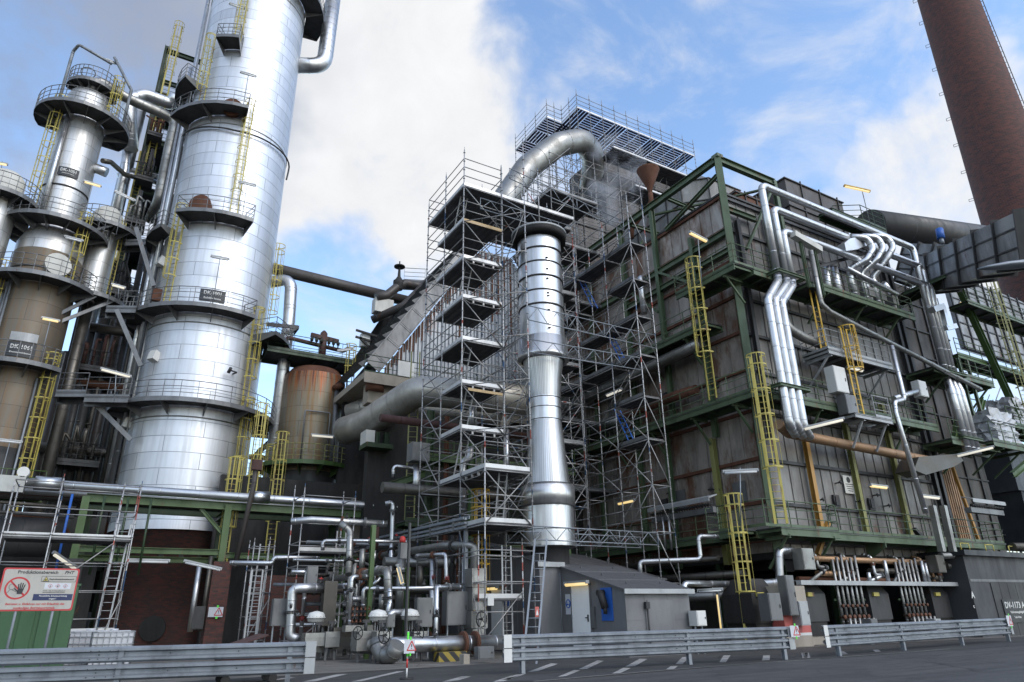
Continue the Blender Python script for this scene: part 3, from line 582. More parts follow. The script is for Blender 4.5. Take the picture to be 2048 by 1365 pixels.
# short far posts seen under the right rail
for i, (px, py, w_) in enumerate([(1682, 1290, 'grey stump post under the left end of the right guard rail'), (1742, 1289, 'grey stump post between the left end and middle of the right guard rail'), (1862, 1278, 'grey stump post under the middle of the right guard rail')]):
    p = Q(px, py, Z=0.01); mb = MB().ibeam(p, p+V((0, 0, 0.55)), 0.08, 0.1, (0, 1, 0), 0.012); mb.box((p.x-0.1, p.y-0.1, 0.01), (p.x+0.1, p.y+0.1, 0.03)); mb.build('stump_post', M['galv'], None, w_, 'post', 'stump posts behind the right guard rail')
# ---------------- warning notices ----------------
def notice(label, c, face, w=0.30, h=0.22, tilt=0.0, tri_right=True, roll=0.0):
    c = V(c); t = thing('warning_notice', label, 'notice', c); a = radians(face); n = V((cos(a), sin(a), 0)); s = V((-sin(a), cos(a), 0)); u = V((0, 0, 1))
    s2 = s*cos(roll)+u*sin(roll); u2 = u*cos(roll)-s*sin(roll)
    MB().prism([c-s2*w/2-u2*h/2, c+s2*w/2-u2*h/2, c+s2*w/2+u2*h/2, c-s2*w/2+u2*h/2], n*-0.004).build('paper_sheet', M['plastic'], t)
    k = 0.36*min(w, h)*1.2; q = c+s2*(w*0.2 if tri_right else 0)+n*0.003; tri = [q+u2*k, q-s2*k*0.95-u2*k*0.75, q+s2*k*0.95-u2*k*0.75]; m = MB()
    for i in range(3): m.beam(tri[i], tri[(i+1) % 3], 0.004, k*0.2, u2.cross(n) if False else n.cross(tri[(i+1) % 3]-tri[i]))
    m.build('warning_triangle', M['red'], t); m = MB(); m.beam(q+u2*k*0.42, q-u2*k*0.15, k*0.16, 0.006, n); m.beam(q-u2*k*0.34, q-u2*k*0.48, k*0.16, 0.006, n); m.build('exclamation_mark', M['sign'], t)
    for k_ in (1, -1): MB().beam(c+u2*h*0.45*k_+s2*w*0.1+n*.002, c+u2*h*0.68*k_+s2*w*0.1+n*.002, w*0.14, 0.006, n).build('green_tape', M['tape'], t)
    return t
wp = Q(813, 1360, Z=0.0); t = thing('barrier_pole', 'red and white barrier pole with a round rubber foot carrying a warning sheet', 'pole', wp)
MB().tube(wp+V((0, 0, 0.0)), wp+V((0, 0, 0.05)), 0.17, 20, 0.15).build('rubber_foot', M['rubber'], t)
for i in range(5): MB().tube(wp+V((0, 0, 0.05+i*0.2)), wp+V((0, 0, 0.25+i*0.2)), 0.02, 10).build('band', M['white' if i % 2 == 0 else 'red'], t)
MB().tube(wp+V((0, 0, 0.5)), wp+V((0, 0, 1.04)), 0.028, 10).build('green_tape', M['tape'], t)
notice('warning sheet taped to the red and white barrier pole', wp+V((0.03, -0.035, 0.72)), -93, 0.27, 0.31, tri_right=True)
notice('warning sheet taped to the right end of the long guard rail', V((18.82, 15.03, 0.78)), -97, 0.34, 0.32)
notice('warning sheet on the far right end of the right guard rail', V((34.0, 16.2, 0.80)), -85, 0.5, 0.42)
# ---------------- big sign board ----------------
def sign_board():
    tl = Q(18, 1133, D=19.6); tr = Q(153, 1137, D=19.6); br = Q(134, 1226, D=19.5); bl = Q(-4, 1226, D=19.5)
    c = (tl+tr+br+bl)/4; t = thing('information_board', 'weathered white warning board with red border on two posts by the green container', 'sign', V((c.x, c.y, 0)))
    s = ((tr-tl)+(br-bl)).normalized(); u = V((0, 0, 1)); n = V((s.y, -s.x, 0)).normalized(); s.z = 0; s.normalize(); w, h = 2.02, 1.26
    K_ = .72; c = V((c.x, c.y, (tl.z+bl.z)/2/K_)); t.scale = (K_, K_, K_); P = lambda x, y, k=0.0: c+s*(x*w/2)+u*(y*h/2)+n*k
    def rr(w2, h2, k, r=0.06):
        pts = []
        for cx, cy, a0 in ((w2-r, h2-r, 0), (-w2+r, h2-r, 90), (-w2+r, -h2+r, 180), (w2-r, -h2+r, 270)):
            for i in range(4): a = radians(a0+30*i); pts.append(c+s*(cx+r*cos(a))+u*(cy+r*sin(a))+n*k)
        return pts
    MB().prism(rr(w/2, h/2, 0), n*-0.02).build('red_border', M['signred'], t); MB().prism(rr(w/2-0.045, h/2-0.045, 0.004), n*-0.003).build('face_sheet', M['signbg'], t)
    face = math.degrees(atan2(n.y, n.x))
    text_part('Produktionsbereich', 0.135, P(-0.10, 0.80, 0.006), face, 'sign', t, align='CENTER', shear=0.0); text_part('PHT', 0.135, P(0.72, 0.80, 0.006), face, 'sign', t, shear=0.25)
    text_part('Betreten u. Einfahren nur mit Erlaubnis des', 0.088, P(0, -0.68, 0.006), face, 'signred', t, shear=0.15); text_part('zuständigen Betriebspersonals.', 0.088, P(0, -0.86, 0.006), face, 'signred', t, shear=0.15)
    MB().prism([P(-0.10, -0.52, .006), P(0.94, -0.52, .006), P(0.94, -0.22, .006), P(-0.10, -0.22, .006)], n*-0.002).build('blue_panel', M['navy'], t)
    text_part('Persönliche Schutzausrüstung', 0.062, P(0.42, -0.31, 0.012), face, 'white', t); text_part('tragen !', 0.062, P(0.42, -0.44, 0.012), face, 'white', t)
    text_part('Aktuelle-, Hilfs- und Endprodukte können', 0.036, P(0.42, -0.07, 0.006), face, 'sign', t); text_part('gesundheitsgefährdende Stoffe enthalten.', 0.036, P(0.42, -0.14, 0.006), face, 'sign', t)
    fr = MB()
    for a, b in (((0.02, 0.36), (0.94, 0.36)), ((0.02, 0.62), (0.94, 0.62)), ((0.02, 0.36), (0.02, 0.62)), ((0.94, 0.36), (0.94, 0.62))): fr.beam(P(*a, .007), P(*b, .007), 0.010, 0.004, n)
    q = P(0.14, 0.47, .008); tri = [q+u*0.08, q-s*0.08-u*0.055, q+s*0.08-u*0.055]
    for i in range(3): fr.beam(tri[i], tri[(i+1) % 3], 0.010, 0.004, n)
    fr.build('frame_lines', M['sign'], t); MB().prism([q+u*0.066+n*-.001, q-s*0.064-u*0.046, q+s*0.064-u*0.046], n*-0.001).build('warning_triangle', M['yellow'], t)
    text_part('EX', 0.06, q-u*0.015+n*.004, face, 'sign', t); text_part('Explosionsschutzbereich', 0.068, P(0.56, 0.48, 0.008), face, 'sign', t)
    MB().prism([P(0.14, 0.02, .006), P(0.84, 0.02, .006), P(0.84, 0.30, .006), P(0.14, 0.30, .006)], n*-0.002).build('symbol_sheet', M['plastic'], t)
    for i in range(3):
        q = P(0.29+i*0.20, 0.16, .009); r = 0.062; d4 = [q+u*r, q+s*r, q-u*r, q-s*r]; m = MB()
        for j in range(4): m.beam(d4[j], d4[(j+1) % 4], 0.008, 0.003, n)
        m.build('hazard_diamond', M['signred'], t); m = MB(); m.beam(q-u*0.02, q+u*0.02, (0.016, 0.026, 0.012)[i], 0.003, n); m.beam(q-s*0.022-u*0.022, q+s*0.022-u*0.022, 0.008, 0.003, n); m.build('hazard_symbol', M['sign'], t)
    q = P(-0.55, 0.05, .006); R = 0.33; m = MB(); N = 40     # prohibition ring with an open hand
    o = [q+s*(R*cos(2*pi*i/N))+u*(R*sin(2*pi*i/N)) for i in range(N+1)]; ii = [q+s*((R-.05)*cos(2*pi*i/N))+u*((R-.05)*sin(2*pi*i/N)) for i in range(N+1)]
    for j in range(N): m.add([o[j], o[j+1], ii[j+1], ii[j]], [(0, 1, 2, 3)])
    m.beam(q-s*0.22+u*0.22, q+s*0.22-u*0.22, 0.05, 0.003, n); m.build('prohibition_ring', M['signred'], t)
    m = MB(); hc = q+s*0.09-u*0.05+n*0.006; m.prism([hc+s*x+u*y for x, y in ((-.075, -.12), (.055, -.12), (.085, .03), (-.07, .04))], n*.002)
    for x0, x1, y1 in ((-.055, -.075, .17), (-.018, -.02, .21), (.022, .038, .20), (.06, .095, .155)): m.beam(hc+s*x0+u*0.02, hc+s*x1+u*y1, 0.030, 0.004, n)
    m.beam(hc-s*0.05-u*0.06, hc-s*0.155+u*0.035, 0.034, 0.004, n); m.build('black_hand', M['sign'], t)
    m = MB(); hc = q-s*0.14+u*0.0+n*.004; k = [hc+s*(0.08*cos(2*pi*i/12))+u*(0.085*sin(2*pi*i/12)+0.04) for i in range(13)]
    for a, b in zip(k[:-1], k[1:]): m.beam(a, b, 0.010, 0.003, n)
    m.beam(hc-s*0.1-u*0.14, hc-s*0.04-u*0.05, 0.010, .003, n); m.beam(hc+s*0.02-u*0.05, hc+s*0.12-u*0.1, 0.010, .003, n); m.build('stick_face_outline', M['sign'], t)
    for x in (-0.45, 0.50): MB().tube(P(x, 0.8, -0.05), V((P(x, 0, -0.05).x, P(x, 0, -0.05).y, 0)), 0.04, 10).build('post', M['galv'], t)
sign_board()
# green profiled-sheet container behind the sign
g0 = Q(158, 1175, D=22.3); t = thing('sheet_container', 'green profiled-sheet container behind the warning board', 'container', (g0.x-4, g0.y, 0))
mb = MB(); x = g0.x; y = g0.y; top = Q(150, 1172, D=22.3).z; n = 0
while x > g0.x-7.5:
    mb.box((x-0.30, y, 0.02), (x, y+0.06, top)); mb.box((x-0.42, y+0.05, 0.02), (x-0.30, y+0.11, top)); x -= 0.42
mb.build('front_wall', M['greenwall'], t)
mb = MB(); yy = y+0.02
while yy < y+2.6: mb.box((g0.x-0.05, yy+0.08, 0.02), (g0.x+0.0, yy+0.38, top)); mb.box((g0.x-0.1, yy+0.38, 0.02), (g0.x-0.05, yy+0.5, top)); yy += 0.42
mb.build('side_wall', M['greenwall'], t); MB().box((g0.x-7.5, y-0.03, top), (g0.x+0.04, y+2.7, top+0.05)).build('roof', M['greenwall'], t)
# white tote tanks
def tote(label, x, y, s=1.0):
    t = thing('tote_tank', label, 'tank', (x, y, 0), 'white caged tote tanks')
    b = MB(); b.box((x-.52, y-.46, .16), (x+.52, y+.46, 1.08)); b.box((x-.44, y-.38, 1.08), (x+.44, y+.38, 1.13)); b.tube((x, y, 1.13), (x, y, 1.18), .12, 14); b.build('bottle', M['plastic'], t)
    c = MB()
    for z in (.18, .36, .56, .76, .96, 1.1):
        for a, e in (((x-.56, y-.5), (x+.56, y-.5)), ((x+.56, y-.5), (x+.56, y+.5)), ((x-.56, y-.5), (x-.56, y+.5)), ((x-.56, y+.5), (x+.56, y+.5))): c.tube((*a, z), (*e, z), .012, 5)
    for i in range(8):
        for yy in (-.5, .5): c.tube((x-.56+i*.16, y+yy, .15), (x-.56+i*.16, y+yy, 1.1), .011, 5)
    for i in range(7):
        for xx in (-.56, .56): c.tube((x+xx, y-.5+i*.167, .15), (x+xx, y-.5+i*.167, 1.1), .011, 5)
    c.build('cage', M['galvl'], t); p = MB()
    for i in range(3): p.box((x-.56, y-.5+i*.42, 0.01), (x+.56, y-.36+i*.42, .14))
    p.build('pallet', M['yellow'], t)
p1 = Q(228, 1262, D=25.5); tote('white tote tank in a wire cage, the front one nearer the column base', p1.x, p1.y); p1 = Q(182, 1258, D=27.0); tote('white tote tank in a wire cage, half hidden behind the front one', p1.x, p1.y)
# rust red waste skip behind left rail
c = V((3.75, 18.6, 0)); t = thing('wheeled_skip', 'rusty red wheeled skip behind the end of the left guard rail', 'skip', c)
b = MB(); k = [(-.8, -.45, .22), (.62, -.45, .22), (.62, .45, .22), (-.8, .45, .22)]; kk = [(-.7, -.6, .72), (.85, -.6, .72), (.85, .6, .72), (-.7, .6, .72)]
b.add([c+V(p) for p in k+kk], [(0, 3, 2, 1), (0, 1, 5, 4), (1, 2, 6, 5), (2, 3, 7, 6), (3, 0, 4, 7)]); b.add([c+V((p[0]*.93, p[1]*.9, p[2]+0.01)) for p in k+kk], [(0, 1, 2, 3), (0, 4, 5, 1), (1, 5, 6, 2), (2, 6, 7, 3), (3, 7, 4, 0)]); b.prism([c+V((-.75, -.62, .72)), c+V((.2, -.62, 1.02)), c+V((.2, .62, 1.02)), c+V((-.75, .62, .72))], (0, 0, .03)); b.build('tub', M['rustred'], t)
for x, y in ((-.6, -.36), (.45, -.36), (-.6, .36), (.45, .36)):
    w_ = MB(); w_.tube(c+V((x, y-.035, .1)), c+V((x, y+.035, .1)), .1, 14); w_.build('wheel', M['rubber'], t)
# ---------------- grey sheet-metal house under the stack ----------------
def house():
    t = thing('plant_house', 'grey sheet-metal house with sloping roof at the foot of the silver stack', 'building', (16, 22, 0))
    # main block: x 15.1..21.6, y 23.4..31 ; low block x 16..18.9, y 19.5..23.4 with roof falling to the front
    zb = lambda y: 2.12+(y-19.5)*0.255     # roof height along y
    w = MB()
    w.prism([(16, 19.5, 0), (16, 23.4, 0), (16, 23.4, zb(23.4)), (16, 19.5, zb(19.5))], (0.06, 0, 0)); w.build('door_wall', M['housewall'], t)
    w = MB().box((16.06, 19.5, 0), (18.95, 19.56, zb(19.5)-0.01)); 
    for x in (16.85, 17.9): w.box((x-.006, 19.492, 0), (x+.006, 19.5, 2.1))
    w.box((16.06, 19.492, 1.13), (18.95, 19.5, 1.142)); w.build('end_wall', M['housewall'], t)
    MB().box((18.89, 19.56, 0), (18.95, 26, zb(19.5)-0.02)).build('far_wall', M['housewall'], t)
    w = MB().box((15.05, 23.3, 0), (16.0, 23.36, zb(23.4)+.05)); w.box((15.05, 23.29, 1.13), (16.0, 23.3, 1.142)); w.build('return_wall', M['housewall'], t)
    w = MB().box((15.0, 23.3, 0), (15.05, 33, 3.55)); 
    for y in (25, 27, 29): w.box((14.99, y-.006, 0), (15.0, y+.006, 3.5))
    w.build('dark_side_wall', M['housewall'], t)
    r = MB(); r.prism([(15.88, 19.36, zb(19.36)), (19.08, 19.36, zb(19.36)), (19.08, 23.5, zb(23.5)), (15.88, 23.5, zb(23.5))], (0, 0, .05)); 
    for y in (20.8, 22.2): r.prism([(15.88, y, zb(y)+.05), (19.08, y, zb(y)+.05), (19.08, y+.03, zb(y+.03)+.05), (15.88, y+.03, zb(y+.03)+.05)], (0, 0, .02))
    for y in (20.1, 21.5, 22.8):
        for x in (16.6, 18.2): r.box((x, y, zb(y)+.05), (x+.02, y+.05, zb(y)+.14))
    r.build('lower_roof', M['houseroof'], t)
    MB().box((15.86, 19.32, zb(19.36)-.10), (19.10, 19.36, zb(19.36)+.06)).build('eaves_flashing', M['galvl'], t)
    r = MB(); za = lambda y: 3.2+(y-23.2)*0.23
    r.prism([(14.88, 23.2, za(23.2)), (21.4, 23.2, za(23.2)-.55), (21.4, 29, za(29)-.5), (14.88, 29, za(29))], (0, 0, .05)); 
    for y in (24.5, 26, 27.5): r.prism([(14.88, y, za(y)+.05), (21.4, y, za(y)-.5), (21.4, y+.03, za(y)-.5), (14.88, y+.03, za(y)+.05)], (0, 0, .02))
    for y in (24, 25.5): 
        for x in (15.6, 18.9): r.box((x, y, za(y)-.1), (x+.02, y+.05, za(y)+.13))
    r.build('upper_roof', M['houseroof'], t); MB().box((14.86, 23.16, za(23.2)-.12), (16.1, 23.2, za(23.2)+.06)).build('upper_flashing', M['galvl'], t)
    # door with frame, handle
    y0, y1 = Q(1181, 1200, X=16).y, Q(1145, 1200, X=16).y
    d = MB().box((15.955, y0, .12), (16.0, y1, 2.36)).build('door', M['door'], t); m = MB()
    for a, b in (((y0-.05, .1), (y0, 2.42)), ((y1, .1), (y1+.05, 2.42)), ((y0-.05, 2.36), (y1+.05, 2.42))): m.box((15.94, a[0], a[1]), (16.0, b[0], b[1]))
    m.build('door_frame', M['housewall'], d); m = MB(); m.box((15.93, y0+.10, 1.10), (15.955, y0+.16, 1.34)); m.box((15.90, y0+.08, 1.22), (15.93, y0+.26, 1.25)); m.build('door_handle', M['dark'], d)
    for z in (.4, 1.2, 2.1): MB().box((15.93, y1-.02, z), (15.955, y1+.03, z+.14)).build('hinge', M['galv'], d)
    # blue outlet panel with black hood
    ya, yb = Q(1225, 1200, X=16).y, Q(1203, 1200, X=16).y
    p = MB().box((15.96, ya, 1.13), (16.0, yb, 2.22)).build('blue_panel', M['blue'], t); m = MB()
    m.path([(15.8, (ya+yb)/2+.1, 2.05), (15.78, (ya+yb)/2, 1.9), (15.8, (ya+yb)/2-.12, 1.55)], .13, 10); m.tube((16, (ya+yb)/2+.12, 2.05), (15.7, (ya+yb)/2+.14, 2.05), .11, 10); m.tube((15.8, (ya+yb)/2-.12, 1.62), (15.8, (ya+yb)/2-.12, 1.35), .07, 8); m.build('exhaust_elbow', M['black'], p)
    # mask notice
    c = Q(1137, 1209, X=15.98); m = MB(); m.box((15.975, c.y-.19, c.z-.36), (15.99, c.y+.19, c.z+.36)); n_ = m.build('mask_sign', M['plastic'], t); m = MB(); R = .16
    m.tube((15.974, c.y, c.z+.02), (15.962, c.y, c.z+.02), R, 28); m.build('blue_disc', M['blue'], n_); m = MB(); m.tube((15.961, c.y, c.z+.05), (15.955, c.y, c.z+.05), .085, 16); m.box((15.961, c.y-.05, c.z-.1), (15.955, c.y+.05, c.z)); m.build('face_symbol', M['white'], n_)
    m = MB(); m.box((15.954, c.y-.05, c.z-.03), (15.950, c.y+.05, c.z+.03)); m.box((15.954, c.y-.065, c.z+.07), (15.950, c.y+.065, c.z+.09)); m.build('mask_symbol', M['blue'], n_)
    # end wall hatch (bulging plate) with hinge tube
    h = MB(); nx, nz = 12, 10; x0, x1, z0, z1 = 16.95, 18.15, .05, 1.78; vs = []
    for j in range(nz+1):
        for i in range(nx+1):
            u, v = i/nx, j/nz; b = 0.03*sin(pi*u)**.5*sin(pi*v)**.5+0.018*sin(7*u+2.3*v)*sin(pi*u)*sin(pi*v)+0.012*sin(11*v+3*u)*sin(pi*u)*sin(pi*v); vs.append((x0+(x1-x0)*u, 19.47-b, z0+(z1-z0)*v))
    h.add(vs, [(j*(nx+1)+i, j*(nx+1)+i+1, (j+1)*(nx+1)+i+1, (j+1)*(nx+1)+i) for j in range(nz) for i in range(nx)], True)
    h.box((x0, 19.475, z0), (x1, 19.49, z1)); hh = h.build('patched_hatch', M['housewall'], t)
    m = MB(); m.tube((16.88, 19.40, .25), (16.88, 19.40, 1.55), .035, 8); m.box((16.8, 19.36, 1.5), (16.96, 19.48, 1.72)); m.box((16.83, 19.38, .16), (16.93, 19.48, .3)); m.build('hatch_bolt', M['dark'], hh)
    MB().box((15.93, 21.1+.1, 0.9), (16.0, 21.1+.34, 1.6)).build('switch_box', M['steel'], t)
    m = MB(); yc = Q(1124.5, 1200, X=16).y; m.tube((15.94, yc, 0), (15.94, yc, 2.9), .02, 6); m.build('conduit', M['galv'], t)
    # left door in the dark side wall
    a, b = Q(1006, 1200, X=15).y, Q(985, 1200, X=15).y
    d = MB().box((14.94, a, .1), (15.0, b, 2.35)).build('door', M['door'], t); tag(d, 'shaded grey door in the dark side wall')
    c = Q(1015, 1207, X=14.98); m = MB().box((14.96, c.y-.2, c.z-.3), (14.985, c.y+.2, c.z+.3)).build('mask_sign', M['plastic'], t); MB().tube((14.955, c.y, c.z), (14.94, c.y, c.z), .17, 20).build('blue_disc', M['blue'], m)
house()
pole_lamp('tube lamp over the pale door of the grey house, tube glowing yellow', Q(1152, 1167, X=15.75), (0, 1, 0), 1.35, None, 1); pole_lamp('short glowing tube lamp over the shaded left door of the grey house', Q(984, 1176, X=14.8), (0, 1, 0), .8, None, 1)
# ---------------- silver stack ----------------
SX, SY = PA(56.35, 29.5)[:2]
def stack():
    t = thing('exhaust_stack', 'tall silver exhaust stack with a narrow waist rising from the grey house', 'stack', (SX, SY, 3.0))
    z0 = 3.0; L = lambda pr, n=64: MB().lathe([(r, z-z0) for r, z in pr], n)
    L([(.80, 3.0), (.80, 3.9), (1.0, 3.9), (1.0, 4.0)]).build('base_collar', M['dark'], t, local=True)
    L([(1.07, 3.95), (1.07, 5.55)]).build('lower_drum', M['stack'], t, local=True)
    L([(1.09, 5.55), (1.15, 5.56), (1.15, 6.42), (1.0, 6.5), (.95, 6.5)]).build('flange_drum', M['stack'], t, local=True)
    L([(.955, 6.5), (.72, 9.25)]).build('lower_cone', M['cone'], t, local=True)
    L([(.725, 9.25), (.725, 10.35)]).build('waist', M['stack'], t, local=True)
    L([(.72, 10.35), (.78, 11.2), (.93, 12.15)]).build('upper_cone', M['cone'], t, local=True)
    L([(1.0, 12.1), (1.2, 12.15), (1.2, 12.3), (1.15, 12.35), (1.15, 13.1), (1.07, 13.15)]).build('waist_flange', M['stack'], t, local=True)
    zs = [13.1, 14.65, 15.35, 16.1, 16.85, 17.6, 18.25]
    for i in range(6):
        r = 1.035+(0.02 if i % 2 else 0); L([(r, zs[i]), (r, zs[i+1])]).build('shell_course', M['stack'], t, local=True)
    b = MB()
    for z in zs[:-1]: b.lathe([(1.035, z-.03-z0), (1.09, z-.03-z0), (1.09, z+.03-z0), (1.035, z+.03-z0)], 64)
    for z in (9.3, 9.85, 10.3, 5.58, 4.6, 6.45): 
        r = .74 if 9 < z < 10.5 else (1.16 if z > 5 else 1.08); b.lathe([(r-.01, z-.012-z0), (r+.012, z-.012-z0), (r+.012, z+.012-z0), (r-.01, z+.012-z0)], 64)
    b.build('stiffener_ring', M['dark'], t, local=True)
    L([(1.0, 18.25), (1.0, 18.55), (1.3, 18.3), (1.33, 18.62), (1.33, 18.72), (1.25, 18.72), (1.2, 18.4), (.97, 18.4), (.97, 17.9)]).build('cap_collar', M['black'], t, local=True)
    L([(1.33, 18.66), (1.36, 18.67), (1.36, 18.76), (1.25, 18.77)]).build('cap_rim', M['galvl'], t, local=True)
    m = MB()
    for z in (13.4, 14.3, 15.0, 15.15, 15.9, 16.4, 17.0, 5.7, 6.2): 
        for a in (-105,): p = V((cos(radians(a)), sin(radians(a)), 0)); m.beam(p*1.03+V((0, 0, z-z0)), p*1.12+V((0, 0, z-z0)), .12, .03)
    m.build('step_bracket', M['dark'], t, local=True)
stack()
# ---------------- scaffolds ----------------
def main_scaffold():
    xs = [12.33, 14.42]; ys = [22.77, 24.84, 26.9, 29.0]; t = thing('scaffold_tower', 'tall tube scaffold tower with stacked decks left of the silver stack', 'scaffold', (13.3, 25, 0))
    D = [4.6, 6.62, 8.63, 10.62, 12.63, 14.66, 16.68, 18.70, 20.62]
    st = Bag('standard', M['tube'], t); lg = Bag('ledger', M['tubed'], t); tb = Bag('toe_board', M['toe'], t); dg = Bag('diagonal_brace', M['tubed'], t)
    TOP = {(0, 0): 12.4, (1, 0): 22.5, (0, 1): 22.6, (1, 1): 22.3, (0, 2): 22.4, (1, 2): 22.4, (0, 3): 21.9, (1, 3): 21.0}
    for i, x in enumerate(xs):
        for j, y in enumerate(ys):
            z1 = TOP[(i, j)]
            if (i, j) == (0, 0): z1 = 7.9
            st.e.append(standard_mb(x, y, 0.0, z1))
    st.e.append(standard_mb(16.6, 24.84, 19.4, 22.9)); st.e.append(standard_mb(14.42, 24.9, 0, 22.3))
    for k, z in enumerate(D):
        low = k < 2; y0 = ys[0] if low else ys[1]
        x1 = xs[1]
        if k == 8:
            deck_parts(t, xs[0]+.04, 18.8, ys[1]+.05, ys[3], z, tb, 'y', 'plank', 'xy'); 
        else:
            deck_parts(t, xs[0]+.04, x1-.04, y0+.05, ys[2] if k < 4 else ys[2]+0.9, z, tb, 'y' if not low else 'x', 'plank', 'xy' if k != 7 else 'x')
        if k == 7: tbw = MB().beam((xs[0], ys[1], z-.06), (xs[1], ys[1], z-.06), .04, .16); tbw.build('timber_board', M['wood'], t)
        if k in (3, 6, 5, 2): lg.e.append(transom_mb((xs[0], y0, z-.1), (xs[1], y0, z-.1)))
        elif k == 1: lg.e.append(transom_mb((xs[0], ys[1], z-.1), (xs[0], ys[0], z-.1)))
        if k == 3: MB().beam((xs[0]+.3, ys[1]-.02, z-.28), (xs[1]-.1, ys[1]-.02, z-.28), .05, .12).build('timber_board', M['wood'], t)
        # ledgers at deck level and guard rails
        for dz in (-0.1, 0.5, 1.0, 1.5):
            zz = z+dz
            if dz == 1.5 and k != 8: continue
            for j in range(0 if low else 1, 3):
                lg.new().tube((xs[0], ys[j], zz), (xs[0], ys[j+1], zz), .024, 6)
                if dz in (-.1, 1.0): lg.new().tube((xs[1], ys[j], zz), (xs[1], ys[j+1], zz), .024, 6)
            for j in ((0, 1, 3) if low else (1, 3)):
                lg.new().tube((xs[0], ys[j], zz), (xs[1], ys[j], zz), .024, 6)
    for z in [2.5, 3.6]:
        for j in range(3): lg.new().tube((xs[0], ys[j], z), (xs[0], ys[j+1], z), .024, 6)
        for j in (0, 1): lg.new().tube((xs[0], ys[j], z), (xs[1], ys[j], z), .024, 6)
    # outrigger standard at the back left
    # braces
    for k in range(0, 8):
        za, zb_ = D[k], D[k+1]
        s = 1
        a, b = ((xs[0], ys[1]), (xs[1], ys[1])); dg.new().tube((*a, zb_-.1), (*b, za-.1), .024, 6)
        if k < 6: a, b = ((xs[0], ys[2]), (xs[0], ys[3])); dg.new().tube((*a, za-.1), (*b, zb_-.1), .024, 6)
        a, b = ((xs[1], ys[0]), (xs[1], ys[1])); dg.new().tube((*a, za-.1) if k % 2 else (*a, zb_-.1), (*b, zb_-.1) if k % 2 else (*b, za-.1), .024, 6); lg.new().tube((*a, za-.1), (*b, za-.1), .024, 6)
        a, b = ((xs[1], ys[1]), (xs[1]+2.1, ys[1])); 
    for k, z in enumerate(D[2:8]):   # near bay x12.3..14.4 at y 22.8: single beams and crossing braces
        if k % 1 == 0: lg.e.append(transom_mb((xs[1]-2.07, ys[1], z-.1), (xs[1], ys[0], z-.1)) if False else MB().tube((xs[0]+.02, ys[1], z-.14), (xs[1], ys[0], z-.14), .022, 6))
    for (z0, z1) in ((0.3, 4.4),): dg.new().tube((xs[0], ys[0], z0), (xs[0], ys[1], z1), .024, 6); dg.new().tube((xs[0], ys[0], 4.5), (xs[1], ys[0], 6.6), .024, 6); dg.new().tube((xs[0], ys[0], 6.5), (xs[1], ys[0], 4.5), .024, 6)
    # ladders inside
    for k, (z, x, y) in enumerate([(4.6, 13.6, 24.0), (6.6, 12.9, 26.4), (8.6, 13.1, 26.4), (10.6, 12.95, 26.4), (14.7, 13.0, 26.5), (18.7, 12.8, 26.6)]):
        l = MB(); a = V((x, y, z)); b = V((x, y-1.0, z+2.2)) if k else V((x-.2, y-.8, z+2.1)); sx = V((.18, 0, 0))
        l.beam(a-sx, b-sx, .025, .06, (1, 0, 0)); l.beam(a+sx, b+sx, .025, .06, (1, 0, 0))
        for i in range(1, 9): p = a.lerp(b, i/9); l.tube(p-sx, p+sx, .014, 5)
        l.build('ladder', M['galvl'], t)
    for b in (st, lg, tb, dg): b.done()
main_scaffold()
def truss_thing(label, a, b, h=.46, mat='galv'): return truss_mb(a, b, h).build('lattice_girder', M[mat], None, label, 'truss', 'aluminium lattice girders of the scaffold')
truss_thing('lattice girder crossing just above the house roof, lowest of all', (14.42, 22.75, 4.02), (20.7, 22.75, 4.02), .5); truss_thing('second low lattice girder behind the lowest one, beside the stack foot', (13.9, 23.9, 4.0), (20.7, 23.9, 4.0), .45)
truss_thing('lattice girder crossing the stack above its waist flange', (14.42, 22.75, 13.15), (21.7, 22.75, 13.15), .9*.75); truss_thing('lattice girder crossing the stack at its waist flange', (14.42, 23.3, 11.9), (20.7, 22.8, 11.9), .6)
truss_thing('lattice girder under the bridge deck above the stack cap', (13.2, 24.8, 19.5), (18.9, 24.8, 19.5), .6); truss_thing('lattice girder forming the parapet of the bridge deck above the stack', (14.5, 24.2, 21.3), (21.6, 24.2, 20.4), .6)
